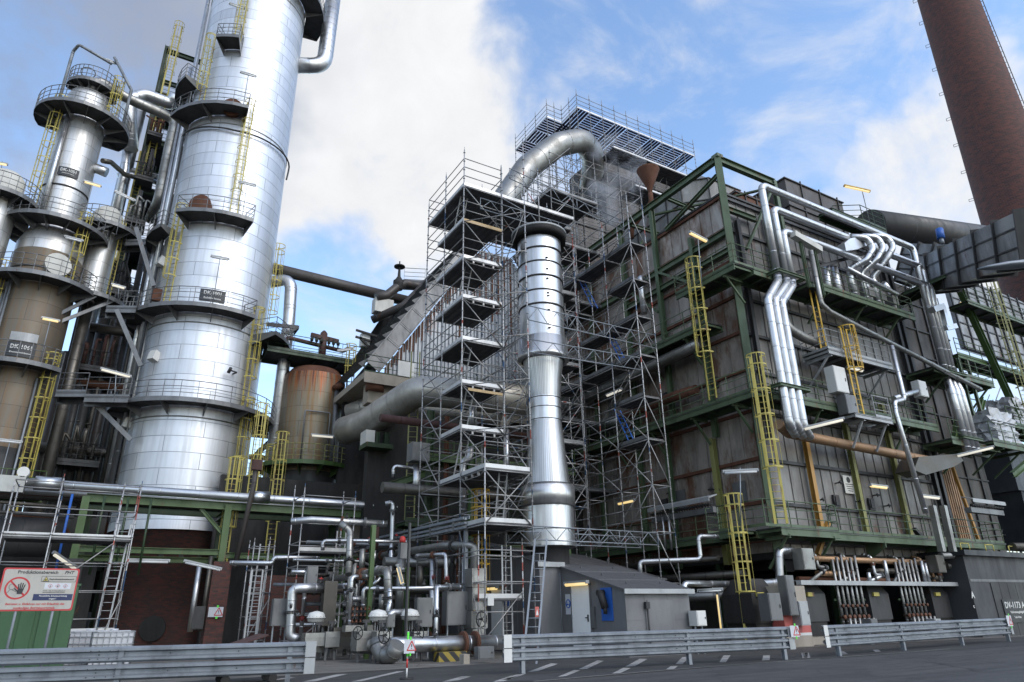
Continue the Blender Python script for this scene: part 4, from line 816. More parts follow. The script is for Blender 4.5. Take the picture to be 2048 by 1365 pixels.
def right_scaffold():
    xs = [20.68, 21.72]; ys = [22.77, 24.9, 27.5, 30.1, 32.7, 35.3]; t = thing('facade_scaffold', 'narrow tube scaffold standing along the furnace wall right of the silver stack', 'scaffold', (21.2, 26, 0))
    D = [4.68, 6.67, 8.7, 10.7, 12.75, 14.75, 16.75, 18.8]
    st = Bag('standard', M['tube'], t); lg = Bag('ledger', M['tubed'], t); dg = Bag('diagonal_brace', M['tubed'], t); tb = Bag('toe_board', M['steel'], t)
    for i, x in enumerate(xs):
        for y in ys: st.e.append(standard_mb(x, y, 0, 21.5 if y < 24 else 20.8))
    for k, z in enumerate([2.6]+D):
        for j in range(5):
            for x in xs: lg.new().tube((x, ys[j], z-.1), (x, ys[j+1], z-.1), .024, 6); 
            if k:
                lg.new().tube((xs[0], ys[j], z+.5), (xs[0], ys[j+1], z+.5), .022, 6); lg.new().tube((xs[0], ys[j], z+1.0), (xs[0], ys[j+1], z+1.0), .022, 6)
            if k: dg.new().tube((xs[j % 2], ys[j], z+1.9 if k < 8 else z+.8), (xs[j % 2], ys[j+1], z-.1), .022, 6)
            if k in (2, 3): dg.new().tube((xs[0], ys[j], z-.1), (xs[0], ys[j+1], z+1.9), .022, 6)
        for j in range(6): lg.new().tube((xs[0], ys[j], z-.1), (xs[1], ys[j], z-.1), .024, 6)
        dg.new().tube((xs[0], ys[0], z+1.85), (xs[1], ys[0], z-.1), .022, 6)
        if k >= 3:
            for j in ((0, 1, 2, 3) if k > 4 else (0,)):
                if (k+j) % 3 == 2 and j: continue
                deck_parts(t, xs[0]+.04, xs[1]-.04, ys[j]+.04, ys[j+1]-.04, z, tb, 'y', 'plank', 'x')
    for z, y in ((8.7, 24.4), (16.75, 26.6), (12.75, 24.5)):
        l = MB(); a = V((21.2, y, z)); b = V((21.2, y+1.0, z+2.0)); sx = V((.18, 0, 0)); l.beam(a-sx, b-sx, .025, .06, (1, 0, 0)); l.beam(a+sx, b+sx, .025, .06, (1, 0, 0))
        for i in range(1, 8): p = a.lerp(b, i/8); l.tube(p-sx, p+sx, .014, 5)
        l.build('ladder', M['blue'], t)
    for b in (st, lg, dg, tb): b.done()
right_scaffold()
def inner_scaffold():
    t = thing('inner_scaffold', 'dense inner tube scaffold wrapped closely behind the silver stack', 'scaffold', (17, 27, 0)); X = [14.9, 16.5, 18.1, 19.7]; Yy = [26.3, 28.4]; lg = Bag('ledger', M['tube'], t, 60); st = Bag('standard', M['tube'], t, 40); dg = Bag('diagonal_brace', M['tube'], t, 60); tb = Bag('toe_board', M['steel'], t, 20)
    for x in X:
        for y in Yy: st.e.append(standard_mb(x, y, 4.5, 22.2+random.uniform(-1.5, 1)))
    z = 5.0; k = 0
    while z < 21.5:
        for y in Yy:
            for a, b in zip(X[:-1], X[1:]): lg.new().tube((a, y, z), (b, y, z), .024, 5)
        for x in X: lg.new().tube((x, Yy[0], z), (x, Yy[1], z), .024, 5)
        if k % 2 == 0:
            for i in range(3): dg.new().tube((X[i+(k//2+i) % 2], Yy[0], z), (X[i+1-(k//2+i) % 2], Yy[0], z+2), .022, 5)
        if k % 4 == 0 and k: deck_parts(t, X[2]+.04, X[3]-.04, Yy[0], Yy[1], z, tb, 'y', 'plank', 'y')
        z += 1.0; k += 1
    for b in (lg, st, dg, tb): b.done()
inner_scaffold()
def roof_scaffold():
    z = 47.3; t = thing('roof_scaffold', 'highest scaffold platform with blue-grey planks above the curved silver duct', 'scaffold', (38, 45, 20))
    st = Bag('standard', M['tubed'], t); lg = Bag('ledger', M['tubed'], t); dg = Bag('diagonal_brace', M['tubed'], t); tb = Bag('toe_board', M['toe'], t)
    X0 = 33.3; Y0 = 42.5; xs = [X0+i*1.57 for i in range(11)]; Y1 = 45.1; X2 = 31.5; ys2 = [45.1, 47.2, 49.2, 51.2]
    deck = lambda x0, x1, y0, y1, al: deck_parts(t, x0, x1, y0, y1, z, tb, al, 'bplank', '', pw=.33, gap=.10)
    # alternate bays of planks
    for i in range(0, 10):
        deck(xs[i]+.05, xs[i+1]-.05, Y0, Y0+5.3, 'x' if i % 3 else 'y')
    for i, (a, b) in enumerate(((45.1, 47.2), (47.2, 49.2), (49.2, 51.2))): deck(X2, X0+3, a+.05, b-.05, 'y' if i % 2 else 'x')
    for a, b in (((X0, Y0), (xs[-1], Y0)), ((X0, Y0), (X0, Y1)), ((X2, Y1), (X0, Y1)), ((X2, Y1), (X2, ys2[-1]))): tb.new().beam((*a, z+.08), (*b, z+.08), .03, .17)
    perim = [(x, Y0) for x in xs]+[(X0, Y0+1.3), (X0, Y1)]+[(X2, y) for y in ys2]+[(X2+.9, Y1)]
    for (x, y) in perim: st.e.append(standard_mb(x, y, 24 if x < 46 else 40, z+2.1, .03))
    for i in range(10): st.e.append(standard_mb(xs[i], Y0+2.6, 24, z, .03))
    for k in range(5): st.e.append(standard_mb(X2+1.8, ys2[0]+k*1.4, 22, z, .03))
    for h in (.5, 1.0, 1.55):
        for i in range(10): lg.new().tube((xs[i], Y0, z+h), (xs[i+1], Y0, z+h), .028, 6)
        lg.new().tube((X0, Y0, z+h), (X0, Y1, z+h), .028, 6); lg.new().tube((X2, Y1, z+h), (X0, Y1, z+h), .028, 6)
        for a, b in zip(ys2[:-1], ys2[1:]): lg.new().tube((X2, a, z+h), (X2, b, z+h), .028, 6)
    for x in (28.2, 29.8, 31.4):
        for y in (42.2, 43.9): st.e.append(standard_mb(x, y, 24, z-5.5-(31.4-x)*1.2, .03))
    for k_ in range(8):
        q_ = 25+k_*2
        for y in (42.2, 43.9):
            for a, b in ((28.2, 29.8), (29.8, 31.4), (31.4, 33.3)):
                lg.new().tube((a, y, q_), (b, y, q_), .028, 6); lg.new().tube((a, y, q_+1), (b, y, q_+1), .026, 6)
        dg.new().tube((28.2, 42.2, q_), (29.8, 42.2, q_+2), .026, 6); dg.new().tube((31.4, 42.2, q_), (29.8, 42.2, q_+2), .026, 6); dg.new().tube((31.4, 42.2, q_+2), (33.3, 42.2, q_), .026, 6)
    zz = z-2
    while zz > 25:
        for i in range(10):
            lg.new().tube((xs[i], Y0, zz), (xs[i+1], Y0, zz), .028, 6)
            if i % 2 == 0: dg.new().tube((xs[i], Y0, zz), (xs[i+1], Y0, zz+2), .026, 6)
            if i < 9: lg.new().tube((xs[i], Y0+2.6, zz), (xs[i+1], Y0+2.6, zz), .028, 6)
            lg.new().tube((xs[i], Y0, zz), (xs[i], Y0+2.6, zz), .026, 6)
        for a, b in zip(ys2[:-1], ys2[1:]): lg.new().tube((X2, a, zz), (X2, b, zz), .028, 6); dg.new().tube((X2, a, zz), (X2, b, zz+2), .026, 6)
        lg.new().tube((X0, Y0, zz), (X0, Y1, zz), .028, 6); dg.new().tube((X0, Y0, zz+2), (X0, Y1, zz), .026, 6)
        zz -= 2
    # lower decks with bright toe boards seen from beneath
    for x0, x1, y0, z2 in ((36.4, 49.0, 41.2, 42.9), (38.0, 47.5, 40.4, 38.6), (40.5, 47.5, 39.6, 34.4)):
        deck_parts(t, x0, x1, y0, y0+2.2, z2, tb, 'x', 'plank', 'y', pw=.33)
    for b in (st, lg, dg, tb): b.done()
roof_scaffold()
# curved silver duct under the roof scaffold
pth = [Q(975, 470, D=50), Q(1010, 400, D=50), Q(1055, 335, D=51), Q(1115, 290, D=52), Q(1165, 280, D=54), Q(1190, 315, D=57), Q(1180, 380, D=59)]
MB().path(pth, 1.12, 24, 3.0, 1.0).build('curved_duct', M['alu_dull'], None, 'huge curved silver duct arching under the highest scaffold platform', 'duct')
# ---------------- furnace ----------------
FX, FY = 26.0, 21.0
def furnace():
    t = thing('furnace', 'huge soot-grey steel furnace with rusty ribs and green corner columns', 'furnace', (33, 30, 0))
    B = lambda mb, name, mat: mb.build(name, M[mat], t)
    x0, y0, x1, y1, zb, zt = FX+.35, FY+.35, 41.0, 50.0, 3.8, 22.6
    w = MB().box((x0, y0, zb), (x0+.1, y1, zt)); y = y0+.2; zs = [4.3, 6.0, 8.0, 10.3, 12.4, 14.4, 16.4, 18.4, 20.4, 22.4]
    while y < y1: w.box((x0-.045, y, zb), (x0, y+.02, zt)); y += .78
    wl_ = B(w, 'left_casing', 'casing')
    r = MB()
    for z in zs: r.box((x0-.14, y0-.14, z-.05), (x0-.046, y1, z+.05)); r.box((x0-.14, y0-.14, z+.05), (x0-.12, y1, z+.11))
    r.build('stiffener_rib', M['rust'], wl_)
    w = MB().box((x0, y0, zb), (x1, y0+.1, zt)); x = x0+.2
    while x < x1: w.box((x, y0-.045, zb), (x+.02, y0, zt)); x += .78
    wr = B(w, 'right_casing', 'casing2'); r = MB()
    for z in [zz-.1 for zz in zs]: r.box((x0-.1, y0-.15, z-.05), (x1, y0-.046, z+.05)); r.box((x0-.1, y0-.15, z+.05), (x1, y0-.13, z+.10))
    r.build('stiffener_rib', M['dark'], wr)
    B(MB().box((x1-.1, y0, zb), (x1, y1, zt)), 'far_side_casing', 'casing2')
    B(MB().box((x0-.1, y0-.1, zt), (x1, y1, zt+.12)), 'roof_plate', 'dark')
    f = MB().box((x0, y0, zb-.3), (x1, y1, zb)); 
    for x in (28, 31, 34, 37, 40): f.ibeam((x, y0, zb-.45), (x, y1, zb-.45), .25, .4)
    B(f, 'floor_plate', 'black')
    # columns
    for p, m in (((FX, FY), 'green'),):
        c = MB().ibeam((p[0], p[1], zb-.6), (p[0], p[1], 24.75), .36, .36, (1, 1, 0), .03)
        c.beam((p[0], p[1], 24.6), (p[0], p[1], 24.8), .44, .44); c.build('corner_column', M[m], t)
    for i, px in enumerate((1376, 1404, 1283)):
        pass
    for y, m, z0, z1 in ((23.75, 'green', 9.5, 21), (24.05, 'olive', 3.4, 9.5), (26.6, 'green', 11, 24.6), (27.3, 'green', 3.4, 11), (29.6, 'green', 3.4, 24.6), (33.2, 'green', 3.4, 24.6), (37, 'green', 3.4, 24.6)):
        MB().ibeam((FX+.1, y, z0), (FX+.1, y, z1), .26, .26, (1, 0, 0), .025).build('wall_column', M[m], t)
    for x, m, z0, z1 in ((29.4, 'ochre', 4.5, 12.4), (29.4, 'green', 12.4, 22), (32.9, 'olive', 4.5, 12.5), (36.6, 'olive', 4.5, 12), (40.8, 'dark', 3.6, 22.5), (26.9, 'dark', 9, 21), (40.2, 'dark', 3.6, 22)):
        MB().ibeam((x, FY+.1, z0), (x, FY+.1, z1), .24, .24, (0, 1, 0), .025).build('wall_column', M[m], t)
    # top frame
    tf = MB(); tf.ibeam((FX, FY, 24.6), (FX, 44, 24.6), .28, .42); tf.build('top_beam', M['green'], t)
    MB().ibeam((FX+.2, FY, 24.55), (30.6, FY, 24.55), .28, .42).build('top_beam', M['green'], t)
    MB().ibeam((30.6, FY, 20), (30.6, FY, 24.7), .24, .24, (0, 1, 0)).build('frame_column', M['green'], t)
    MB().ibeam((FX+.1, FY+.2, 20.1), (FX+.1, 46, 20.1), .24, .36).build('side_beam', M['green'], t); MB().ibeam((FX+.1, FY+.2, 19.0), (FX+.1, 30, 19.0), .22, .3).build('side_beam', M['green'], t)
    MB().ibeam((FX+1.1, FY+.6, 22.9), (FX+1.1, 46, 22.9), .26, .42).build('roof_beam', M['dark'], t)
    MB().ibeam((FX+.2, FY, 21.4), (28.4, FY, 21.4), .22, .3).build('top_beam', M['green'], t)
    for (a, b) in (((FX, 25.5, 22.4), (FX, 21.2, 23.6)), ((FX+.2, 25.2, 24.5), (30, 25.2, 24.3)), ((FX, 28.5, 24.4), (30.5, 28.5, 24.4)), ((FX, 29.6, 20.5), (FX+2.0, 29.6, 24.3)), ((FX+.1, 33, 20.4), (30, 33, 20.4))):
        MB().ibeam(a, b, .18, .22).build('frame_brace', M['green'], t)
    MB().beam((FX+.1, 27, 24.2), (30.2, 21.3, 24.2), .16, .1).build('frame_brace', M['green'], t); MB().beam((27.2, 21, 19.2), (30.4, 21, 24.2), .16, .12).build('frame_brace', M['green'], t); MB().beam((FX, 23.4, 17.8), (FX, 26.4, 20.0), .14, .14).build('frame_brace', M['green'], t); MB().beam((FX, 26.8, 17.6), (FX, 29.2, 20.0), .14, .14).build('frame_brace', M['green'], t)
    # base below
    k = MB().box((x0+.4, y0+6.5, 0), (x1, y0+6.7, zb)); B(k, 'back_wall', 'black')  # back wall under the body, its deep shade put into the black
    for x in (27, 30.5, 34, 37.5, 40.8): MB().ibeam((x, y0+.4, 0), (x, y0+.4, zb-.3), .25, .3, (1, 0, 0)).build('support_column', M['dkgreen'], t)
    for y in (25, 29, 33): MB().ibeam((x0+.2, y, 0), (x0+.2, y, zb-.3), .25, .3, (1, 0, 0)).build('support_column', M['dkgreen'], t)
    # small fittings on the walls
    def fit(c, ax, kind):
        n = V((-1, 0, 0)) if ax == 'x' else V((0, -1, 0)); s = V((0, 1, 0)) if ax == 'x' else V((1, 0, 0)); c = V(c)
        m = MB()
        if kind == 'hatch':
            m.beam(c+n*.04-s*.22, c+n*.04+s*.22, .08, .62, (0, 0, 1)) if False else m.prism([c-s*.22-V((0, 0, .3)), c+s*.22-V((0, 0, .3)), c+s*.22+V((0, 0, .3)), c-s*.22+V((0, 0, .3))], n*.10)
            m.prism([c+n*.1-s*.15-V((0, 0, .22)), c+n*.1+s*.15-V((0, 0, .22)), c+n*.1+s*.15+V((0, 0, .22)), c+n*.1-s*.15+V((0, 0, .22))], n*.05); m.tube(c+n*.1-s*.22-V((0, 0, .2)), c+n*.1-s*.22+V((0, 0, .2)), .03, 6); o = m.build('inspection_hatch', M['dark'], t)
        elif kind == 'plate':
            m.prism([c-s*.4-V((0, 0, .5)), c+s*.4-V((0, 0, .5)), c+s*.4+V((0, 0, .5)), c-s*.4+V((0, 0, .5))], n*.03); m.build('cover_plate', M['steel'], t)
        else:
            m.tube(c, c+n*.35, .035, 6); m.tube(c+n*.3-s*.12, c+n*.3+s*.12, .05, 6); m.tube(c+n*.28+V((0, 0, -.1)), c+n*.28+V((0, 0, .1)), .03, 6); m.build('valve_stub', M['dark'], t)
    for px, py, k in ((1331, 1010, 'hatch'), (1345, 988, 'valve'), (1429, 980, 'valve'), (1443, 981, 'valve'), (1439, 968, 'valve'), (1460, 1002, 'hatch'), (1332, 797, 'hatch'), (1430, 767, 'hatch'), (1361, 1000, 'plate'), (1480, 985, 'plate'), (1225, 815, 'plate'), (1180, 720, 'plate')): fit(Q(px, py, X=x0-.02), 'x', k)
    for px, py, k in ((1671, 1003, 'hatch'), (1741, 1009, 'hatch'), (1671, 967, 'valve'), (1739, 975, 'valve'), (1745, 992, 'valve'), (1711, 1004, 'valve'), (1636, 1001, 'valve'), (1768, 1013, 'valve'), (1582, 675, 'plate'), (1585, 710, 'plate')): fit(Q(px, py, Y=y0-.02), 'y', k)
    c = Q(1698, 970, Y=y0-.1); m = MB().box((c.x-.42, c.y-.02, c.z-.45), (c.x+.42, c.y, c.z+.45)).build('maker_plate', M['cream'], t)
    text_part('HEAT FLOW', .10, c+V((0, -.025, .02)), -90, 'sign', m) if False else None
    e = MB(); e.tube(c+V((-.02, -.02, .24)), c+V((-.02, -.03, .24)), .15, 16); e.build('round_emblem', M['dark'], m)
    for i in range(4): MB().box((c.x-.3+.04*i, c.y-.03, c.z+.0-i*.11), (c.x+.3-.03*i, c.y-.02, c.z+.035-i*.11)).build('text_line', M['dark'], m)
    # hoppers below the casing at the corner
    h = MB(); a = V((27.5, FY+.2, 4.4)); h.add([(26.4, FY+.2, 4.6), (28.8, FY+.2, 4.6), (28.8, FY+2, 4.6), (26.4, FY+2, 4.6), (27.3, FY+.8, 3.0), (27.9, FY+.8, 3.0), (27.9, FY+1.4, 3.0), (27.3, FY+1.4, 3.0)], [(0, 1, 5, 4), (1, 2, 6, 5), (2, 3, 7, 6), (3, 0, 4, 7), (4, 5, 6, 7)]); B(h, 'hopper', 'dark')
    for xx in (29.8,): MB().beam((xx, FY-.05, 5.2), (xx-1.2, FY-.05, 3.7), .22, .16).build('knee_brace', M['ochre'], t)
    MB().beam((36.8, FY-.05, 5.2), (38.6, FY-.05, 3.9), .22, .16).build('knee_brace', M['dark'], t)
furnace()
# upper hoods standing on the furnace
def hood(label, x0, y0, x1, y1, z0, z1, mat, rib=1.0, cut=0.0, rust=False):
    t = thing('duct_hood', label, 'duct', ((x0+x1)/2, (y0+y1)/2, z0)); m = MB()
    if cut:
        c = cut; m.prism([(x0+c, y0, z0), (x1, y0, z0), (x1, y1, z0), (x0, y1, z0), (x0, y0+c, z0)], (0, 0, z1-z0-c)); zt = z1-c
        m.add([(x0+c, y0, zt), (x1, y0, zt), (x1, y1, zt), (x0, y1, zt), (x0, y0+c, zt), (x0+c*1.5, y0+c, z1), (x1, y0+c, z1), (x1, y1, z1), (x0+c, y1, z1), (x0+c, y0+c*1.5, z1)], [(0, 1, 6, 5), (4, 0, 5, 9), (3, 4, 9, 8), (5, 6, 7, 8, 9)])
    else: m.box((x0, y0, z0), (x1, y1, z1))
    m.build('casing', M[mat], t); r = MB(); z = z0+rib*1.3
    while z < z1-.1: r.box((x0-.09, y0-.09, z-.035), (x1+.09, y1, z+.035)) if not cut else r.prism([(x0+cut-.04, y0-.09, z-.03), (x1, y0-.09, z-.03), (x1, y1, z-.03), (x0-.09, y1, z-.03), (x0-.09, y0+cut-.04, z-.03)], (0, 0, .06)); z += rib*1.35
    x = x0+rib
    while x < x1: r.box((x-.03, y0-.08, z0), (x+.03, y0, z1+.1 if not cut else z1-cut)); x += rib*1.25
    y = y0+rib
    while y < y1: r.box((x0-.08, y-.03, z0), (x0, y+.03, z1 if not cut else z1-cut)); y += rib*1.25
    r.build('stiffener_frame', M['dark'], t); return t
hood('light stained grey hood with faceted corner above the black roof beam', 29.2, 25.6, 33.5, 33, 22.9, 29.0, 'hood', 1.2, 1.3)
hood('black ribbed box hood on the furnace roof behind the pipe bend', 33.8, 22.4, 39.6, 27.5, 22.9, 27.0, 'hood2', 1.5)
hood('grey stained long duct casing running behind the faceted hood', 33.6, 28.2, 40, 34, 22.9, 29.2, 'hood', 1.4)
hood('rust-brown ribbed box between the faceted hood and the pipes', 29.9, 23.2, 33.6, 25.5, 22.9, 25.2, 'rust', .8)
hood('tall dark casing block far up behind the roof scaffold', 37.5, 44.2, 49, 50, 22, 45, 'hood2', 1.9)
hood('dark ribbed casing under the curved silver duct', 32.6, 47, 37.4, 52, 20, 40.5, 'hood2', 1.9)
hood('dark casing behind the facade scaffold above the furnace side', 27.5, 37.5, 33.5, 43, 22.9, 31, 'hood2', 1.8)
# rusty steam silencer cone
c = Q(1297, 352, X=28.2); t = thing('vent_cone', 'rusty funnel-shaped vent silencer left of the faceted hood', 'vent', c)
MB().lathe([(.10, -1.55), (.16, -1.2), (.24, -.9), (.75, .35), (.78, .45), (.70, .5), (.62, .42), (0.1, .3)], 20, (0, 0)).build('funnel', M['rust'], t, local=True)
MB().path([c+V((0, 0, -1.4)), c+V((0, 0, -2.1)), c+V((-.3, 1.8, -3.3)), c+V((-.3, 1.9, -4.0))], .16, 10, .4).build('vent_pipe', M['rust'], t)
# ---------------- platforms round the furnace ----------------
G = 'green'
walkway('long green walkway along the left furnace wall at mid height', [(25.9, 20.0), (25.9, 34)], (-1.15, 0, 0), 10.75, G, [[(24.75, 19.9), (24.75, 34)]], [(25.9, y) for y in (21.3, 24.0, 27.2, 30.4)], beam=.28)
walkway('green walkway along the right furnace wall at mid height', [(25.9, 20.95), (39.5, 20.95)], (0, -1.1, 0), 10.75, G, [[(24.8, 19.85), (26.0, 19.85)], [(27.6, 19.85), (31, 19.85)], [(32.5, 19.85), (39.5, 19.85)]], [(x, 20.95) for x in (29.4, 32.9, 36.6)], beam=.28)
walkway('upper green walkway along the left furnace wall under the side beams', [(25.9, 22.2), (25.9, 36)], (-1.15, 0, 0), 15.0, G, None, [(25.9, y) for y in (23.9, 26.9, 30.4)], beam=.28)
walkway('high green corner platform with lamp and yellow ladder at the pipe bend', [(25.9, 19.85), (25.9, 23.9)], (-1.3, 0, 0), 17.2, G, [[(24.6, 19.8), (24.6, 23.9), (25.9, 23.9)]], [(25.9, 20.6), (25.9, 23.2)], beam=.3)
walkway('high green platform behind the three bent pipes on the right wall', [(25.9, 20.95), (28.9, 20.95)], (0, -1.15, 0), 17.2, G, [[(24.6, 19.8), (27.3, 19.8)]], [(28.2, 20.95)], beam=.3)
walkway('high angular green platform under the valve group on the right wall', [(29.8, 20.95), (39.2, 20.95)], (0, -1.5, 0), 17.3, G, [[(30.2, 19.45), (39.2, 19.45), (39.2, 20.95)]], [(x, 20.95) for x in (31.2, 34.5, 37.8)], beam=.3)
walkway('lower green walkway round the furnace corner, left wall side', [(25.9, 20.9), (25.9, 34)], (-1.15, 0, 0), 4.62, G, [[(24.75, 22.9), (24.75, 34)]], [], beam=.26)
walkway('lower green landing projecting at the furnace corner', [(24.75, 21.0), (24.75, 22.9)], (-.9, 0, 0), 4.64, G, [[(24.75, 22.9), (23.85, 22.9)], [(23.85, 22.2), (23.85, 21.0)]], [], beam=.26)
walkway('lower green platform at the foot of the tall yellow cage ladder', [(24.75, 20.95), (28.6, 20.95)], (0, -1.3, 0), 4.64, G, [[(23.9, 20.95), (23.9, 19.7), (28.6, 19.65), (28.6, 20.1)]], [(25.2, 20.9), (28.2, 20.9)], beam=.3)
walkway('lower pale green walkway along the right furnace wall', [(28.6, 20.95), (43.5, 20.95)], (0, -1.0, 0), 4.60, 'green', [[(28.6, 19.95), (43.5, 19.95), (43.5, 20.95)]], [], beam=.3)
for x in (32.3, 37.4):
    b = MB().prism([(x, 19.9, 4.3), (x, 20.95, 4.3), (x, 20.95, 3.5), (x, 19.9, 4.05)], (.06, 0, 0)); b.build('gusset_bracket', M['green'], None, 'triangular green gusset under the lower right walkway, %s' % ('left one' if x < 35 else 'right one'), 'bracket', 'gussets under the lower right walkway')
walkway('short grey bridge platform with pale rails high on the right wall', [(30.2, 20.95), (35.6, 20.95)], (0, -1.5, 0), 13.6, 'galvl', [[(30.2, 20.95), (30.2, 19.45), (35.6, 19.45)]], [(30.4, 20.95), (35.2, 20.95)], beam=.24)
walkway('small grey ladder landing on the right wall above the rust pipe', [(30.6, 19.9), (33.6, 19.9)], (0, -.9, 0), 10.2, 'galvl', [[(32.3, 19.0), (33.6, 19.0)]], [(31.3, 19.9), (33.2, 19.9)], beam=.2)
walkway('green platform around the right pipe trio, upper one', [(39.6, 20.95), (46.2, 20.95)], (0, -1.6, 0), 14.2, G, [[(42.9, 19.35), (46.2, 19.35), (46.2, 20.95)]], [(41, 20.95), (45.8, 20.95)], beam=.28)
walkway('green platform around the right pipe trio, lower one', [(39.6, 20.95), (44.6, 20.95)], (0, -1.6, 0), 10.0, G, [[(39.6, 19.35), (42.0, 19.35)]], [(41, 20.95)], beam=.28)
# roof platform with lamp
p = Q(1700, 440, Y=20.6); walkway('small green roof platform with angled railing left of the black duct', [(p.x-3.2, 20.6), (p.x+2.1, 20.6)], (0, -.9, 0), p.z-.6, 'dkgreen', [[(p.x-1.6, 20.6), (p.x-.2, 19.7), (p.x+2.1, 19.7), (p.x+2.1, 20.6)]], [], beam=.34)
# ---------------- yellow ladders ----------------
ladder_thing('yellow caged ladder from the mid walkway up to the corner platform', (24.35, 22.05), 180, 10.8, 17.2, r=.42)
ladder_thing('tall yellow caged ladder at the furnace corner between the lower and mid platforms', (24.45, 19.35), 225, 4.7, 11.0, r=.42, railw=.10)
ladder_thing('lowest yellow ladder with open-sided cage up to the lower landing', (23.35, 20.75), 225, 0.0, 4.9, cage0=2.1, r=.40, railw=.09)
ladder_thing('deep yellow ladder between the two grey landings on the right wall', (31.6, 19.3), -90, 10.3, 13.8, 'yellow2', r=.42, railw=.11); ladder_thing('short yellow ladder leading off the grey bridge platform upward', (30.55, 19.9), -90, 13.7, 16.0, 'yellow2', cage0=-1, railw=.11)
# ---------------- pipe trios ----------------
yy = 19.55
P = [(27.35, 22.45, 41.2), (28.0, 21.2, 41.65), (28.45, 19.95, 42.05)]
for i, (xa, zt, xb) in enumerate(P):
    nm = ('outer', 'middle', 'inner')[i]
    pipe_thing('%s pipe of the silver trio bending over the furnace corner and down the right wall' % nm, [(xa, yy, 17.0), (xa, yy, zt), (xb+.05, yy, zt), (xb, yy, 14.2)], .195, 'alu', 14, .38, 1.25, group='silver pipe trio on the right wall')
    xa2 = 25.95+i*.50
    pipe_thing('%s pipe of the silver trio hanging down beside the corner ladder' % nm, [(xa, yy, 17.0), (xa, yy, 16.75), (xa2, yy-.25, 15.3), (xa2, yy-.25, 9.1), (xa2+.8, yy+.1, 8.8)], .205, 'alu', 14, .35, 1.15, group='silver pipe trio beside the corner ladder')
    xb2 = 40.9+i*.52
    pipe_thing('%s pipe of the far right silver trio running down to the duct tray' % nm, [(xb, yy, 14.2), (xb, yy, 13.7), (xb2, yy-.2, 13.0), (xb2, yy-.2, 9.3)], .21, 'alu', 14, .35, 1.15, group='silver pipe trio at the far right')
def bracket_frame(label, x0, x1, z):
    m = MB(); m.ibeam((x0, 19.1, z), (x1, 19.1, z), .14, .16); m.ibeam((x0, 20.0, z), (x1, 20.0, z), .14, .16); m.ibeam((x0, 19.1, z), (x0, 20.9, z), .14, .16); m.ibeam((x1, 19.1, z), (x1, 20.9, z), .14, .16); m.build('pipe_support', M['green'], None, label, 'support')
bracket_frame('green support frame holding the pipe trio under the corner platform', 26.9, 28.9, 17.05); bracket_frame('green support frame holding the hanging pipe trio at the mid walkway', 25.6, 27.6, 10.9); bracket_frame('green support frame on the far right pipe trio, upper one', 40.8, 42.6, 14.0); bracket_frame('green support frame on the far right pipe trio, lower one', 40.4, 42.4, 10.1)
# expansion loops left of the far trio
for i, (px, z0) in enumerate(((1655, 20), (1690, 20.6), (1725, 21.2))):
    x = 34.6+i*1.1; z = 20.4+i*.35
    pipe_thing('%s of the three silver pipe loops at the centre of the right wall' % ('left one', 'middle one', 'right one')[i], [(x-.1, 20.0, 17.4), (x-.1, 20.0, 19.4), (x+.5, 19.2, z-.6), (x+.9, 18.9, z+.1), (x+.7, 19.0, z+.8), (x-.2, 19.4, z+.8)], .19, 'alu', 14, .5, .8, group='silver pipe loops on the right wall')
m = MB(); m.prism([(33.3, 19.2, 19.9), (34.4, 19.2, 20.3), (36.8, 19.2, 21.5), (36.8, 19.2, 22.0), (34.0, 19.2, 20.9), (33.3, 19.2, 20.4)], (0, .5, 0)); m.build('valve_box', M['alu'], None, 'boxy silver valve jackets where the pipe loops join', 'box')
m = MB(); m.ibeam((29.5, 19.9, 17.9), (36.6, 19.9, 21.0), .12, .18) ; m.build('inclined_support', M['dark'], None, 'thin dark inclined steel under the three horizontal silver pipes', 'support')
pipe_thing('slim silver pipe from the valve group, turning along under the high platforms', [(30.0, 19.2, 19.0), (30.0, 19.2, 15.9), (30.6, 19.2, 15.6), (44, 19.2, 13.4)], .13, 'alu_dull', 12, .3, 1.2)
pipe_thing('slim silver downpipe with double bend in front of the right wall', [(35.2, 19.0, 14.5), (35.2, 19.0, 11.5), (34.2, 19.0, 11.2), (34.1, 19.0, 10.6), (34.5, 18.9, 5.6)], .12, 'alu', 12, .25, 1.4)
pipe_thing('long tan rust-stained pipe along the right wall under the mid walkway', [(26.0, 19.9, 9.25), (27.0, 20.15, 9.0), (39.8, 20.15, 8.75), (40.2, 20.8, 8.75)], .24, 'rustpipe', 14, .4, 1.6)
pipe_thing('dull grey pipe bending from the wall behind the corner trio', [(28.3, 20.6, 16.9), (28.3, 20.2, 14.6), (29.5, 20.2, 14.3), (33.5, 20.2, 13.9)], .24, 'alu_dull', 12, .5, 1.2)
pipe_thing('large dull grey pipe with elbow along the left wall under the upper walkway', [(25.4, 23.3, 14.4), (25.2, 24.6, 14.2), (25.2, 40, 13.8)], .32, 'alu_dull', 16, .5, 1.2)
pipe_thing('second dull grey pipe low along the left wall behind the scaffold', [(25.4, 30.2, 11.9), (25.2, 31.2, 11.9), (25.2, 42, 11.7)], .3, 'alu_dull', 16, .5, 1.2)
pipe_thing('rust-brown pipe along the left wall above the mid walkway', [(25.7, 24.3, 12.1), (25.5, 25.5, 12.1), (25.5, 40, 11.9)], .28, 'rust', 14, .4, 1.6)
pipe_thing('short silver pipe bend at the top left of the furnace beside the green column', [(25.9, 27.6, 19.9), (25.2, 27.2, 19.9), (25.1, 27.0, 17.4)], .19, 'alu', 12, .5, .9)
m = MB(); m.tube((25.1, 27.0, 17.45), (25.1, 27, 17.5), .2, 10); 
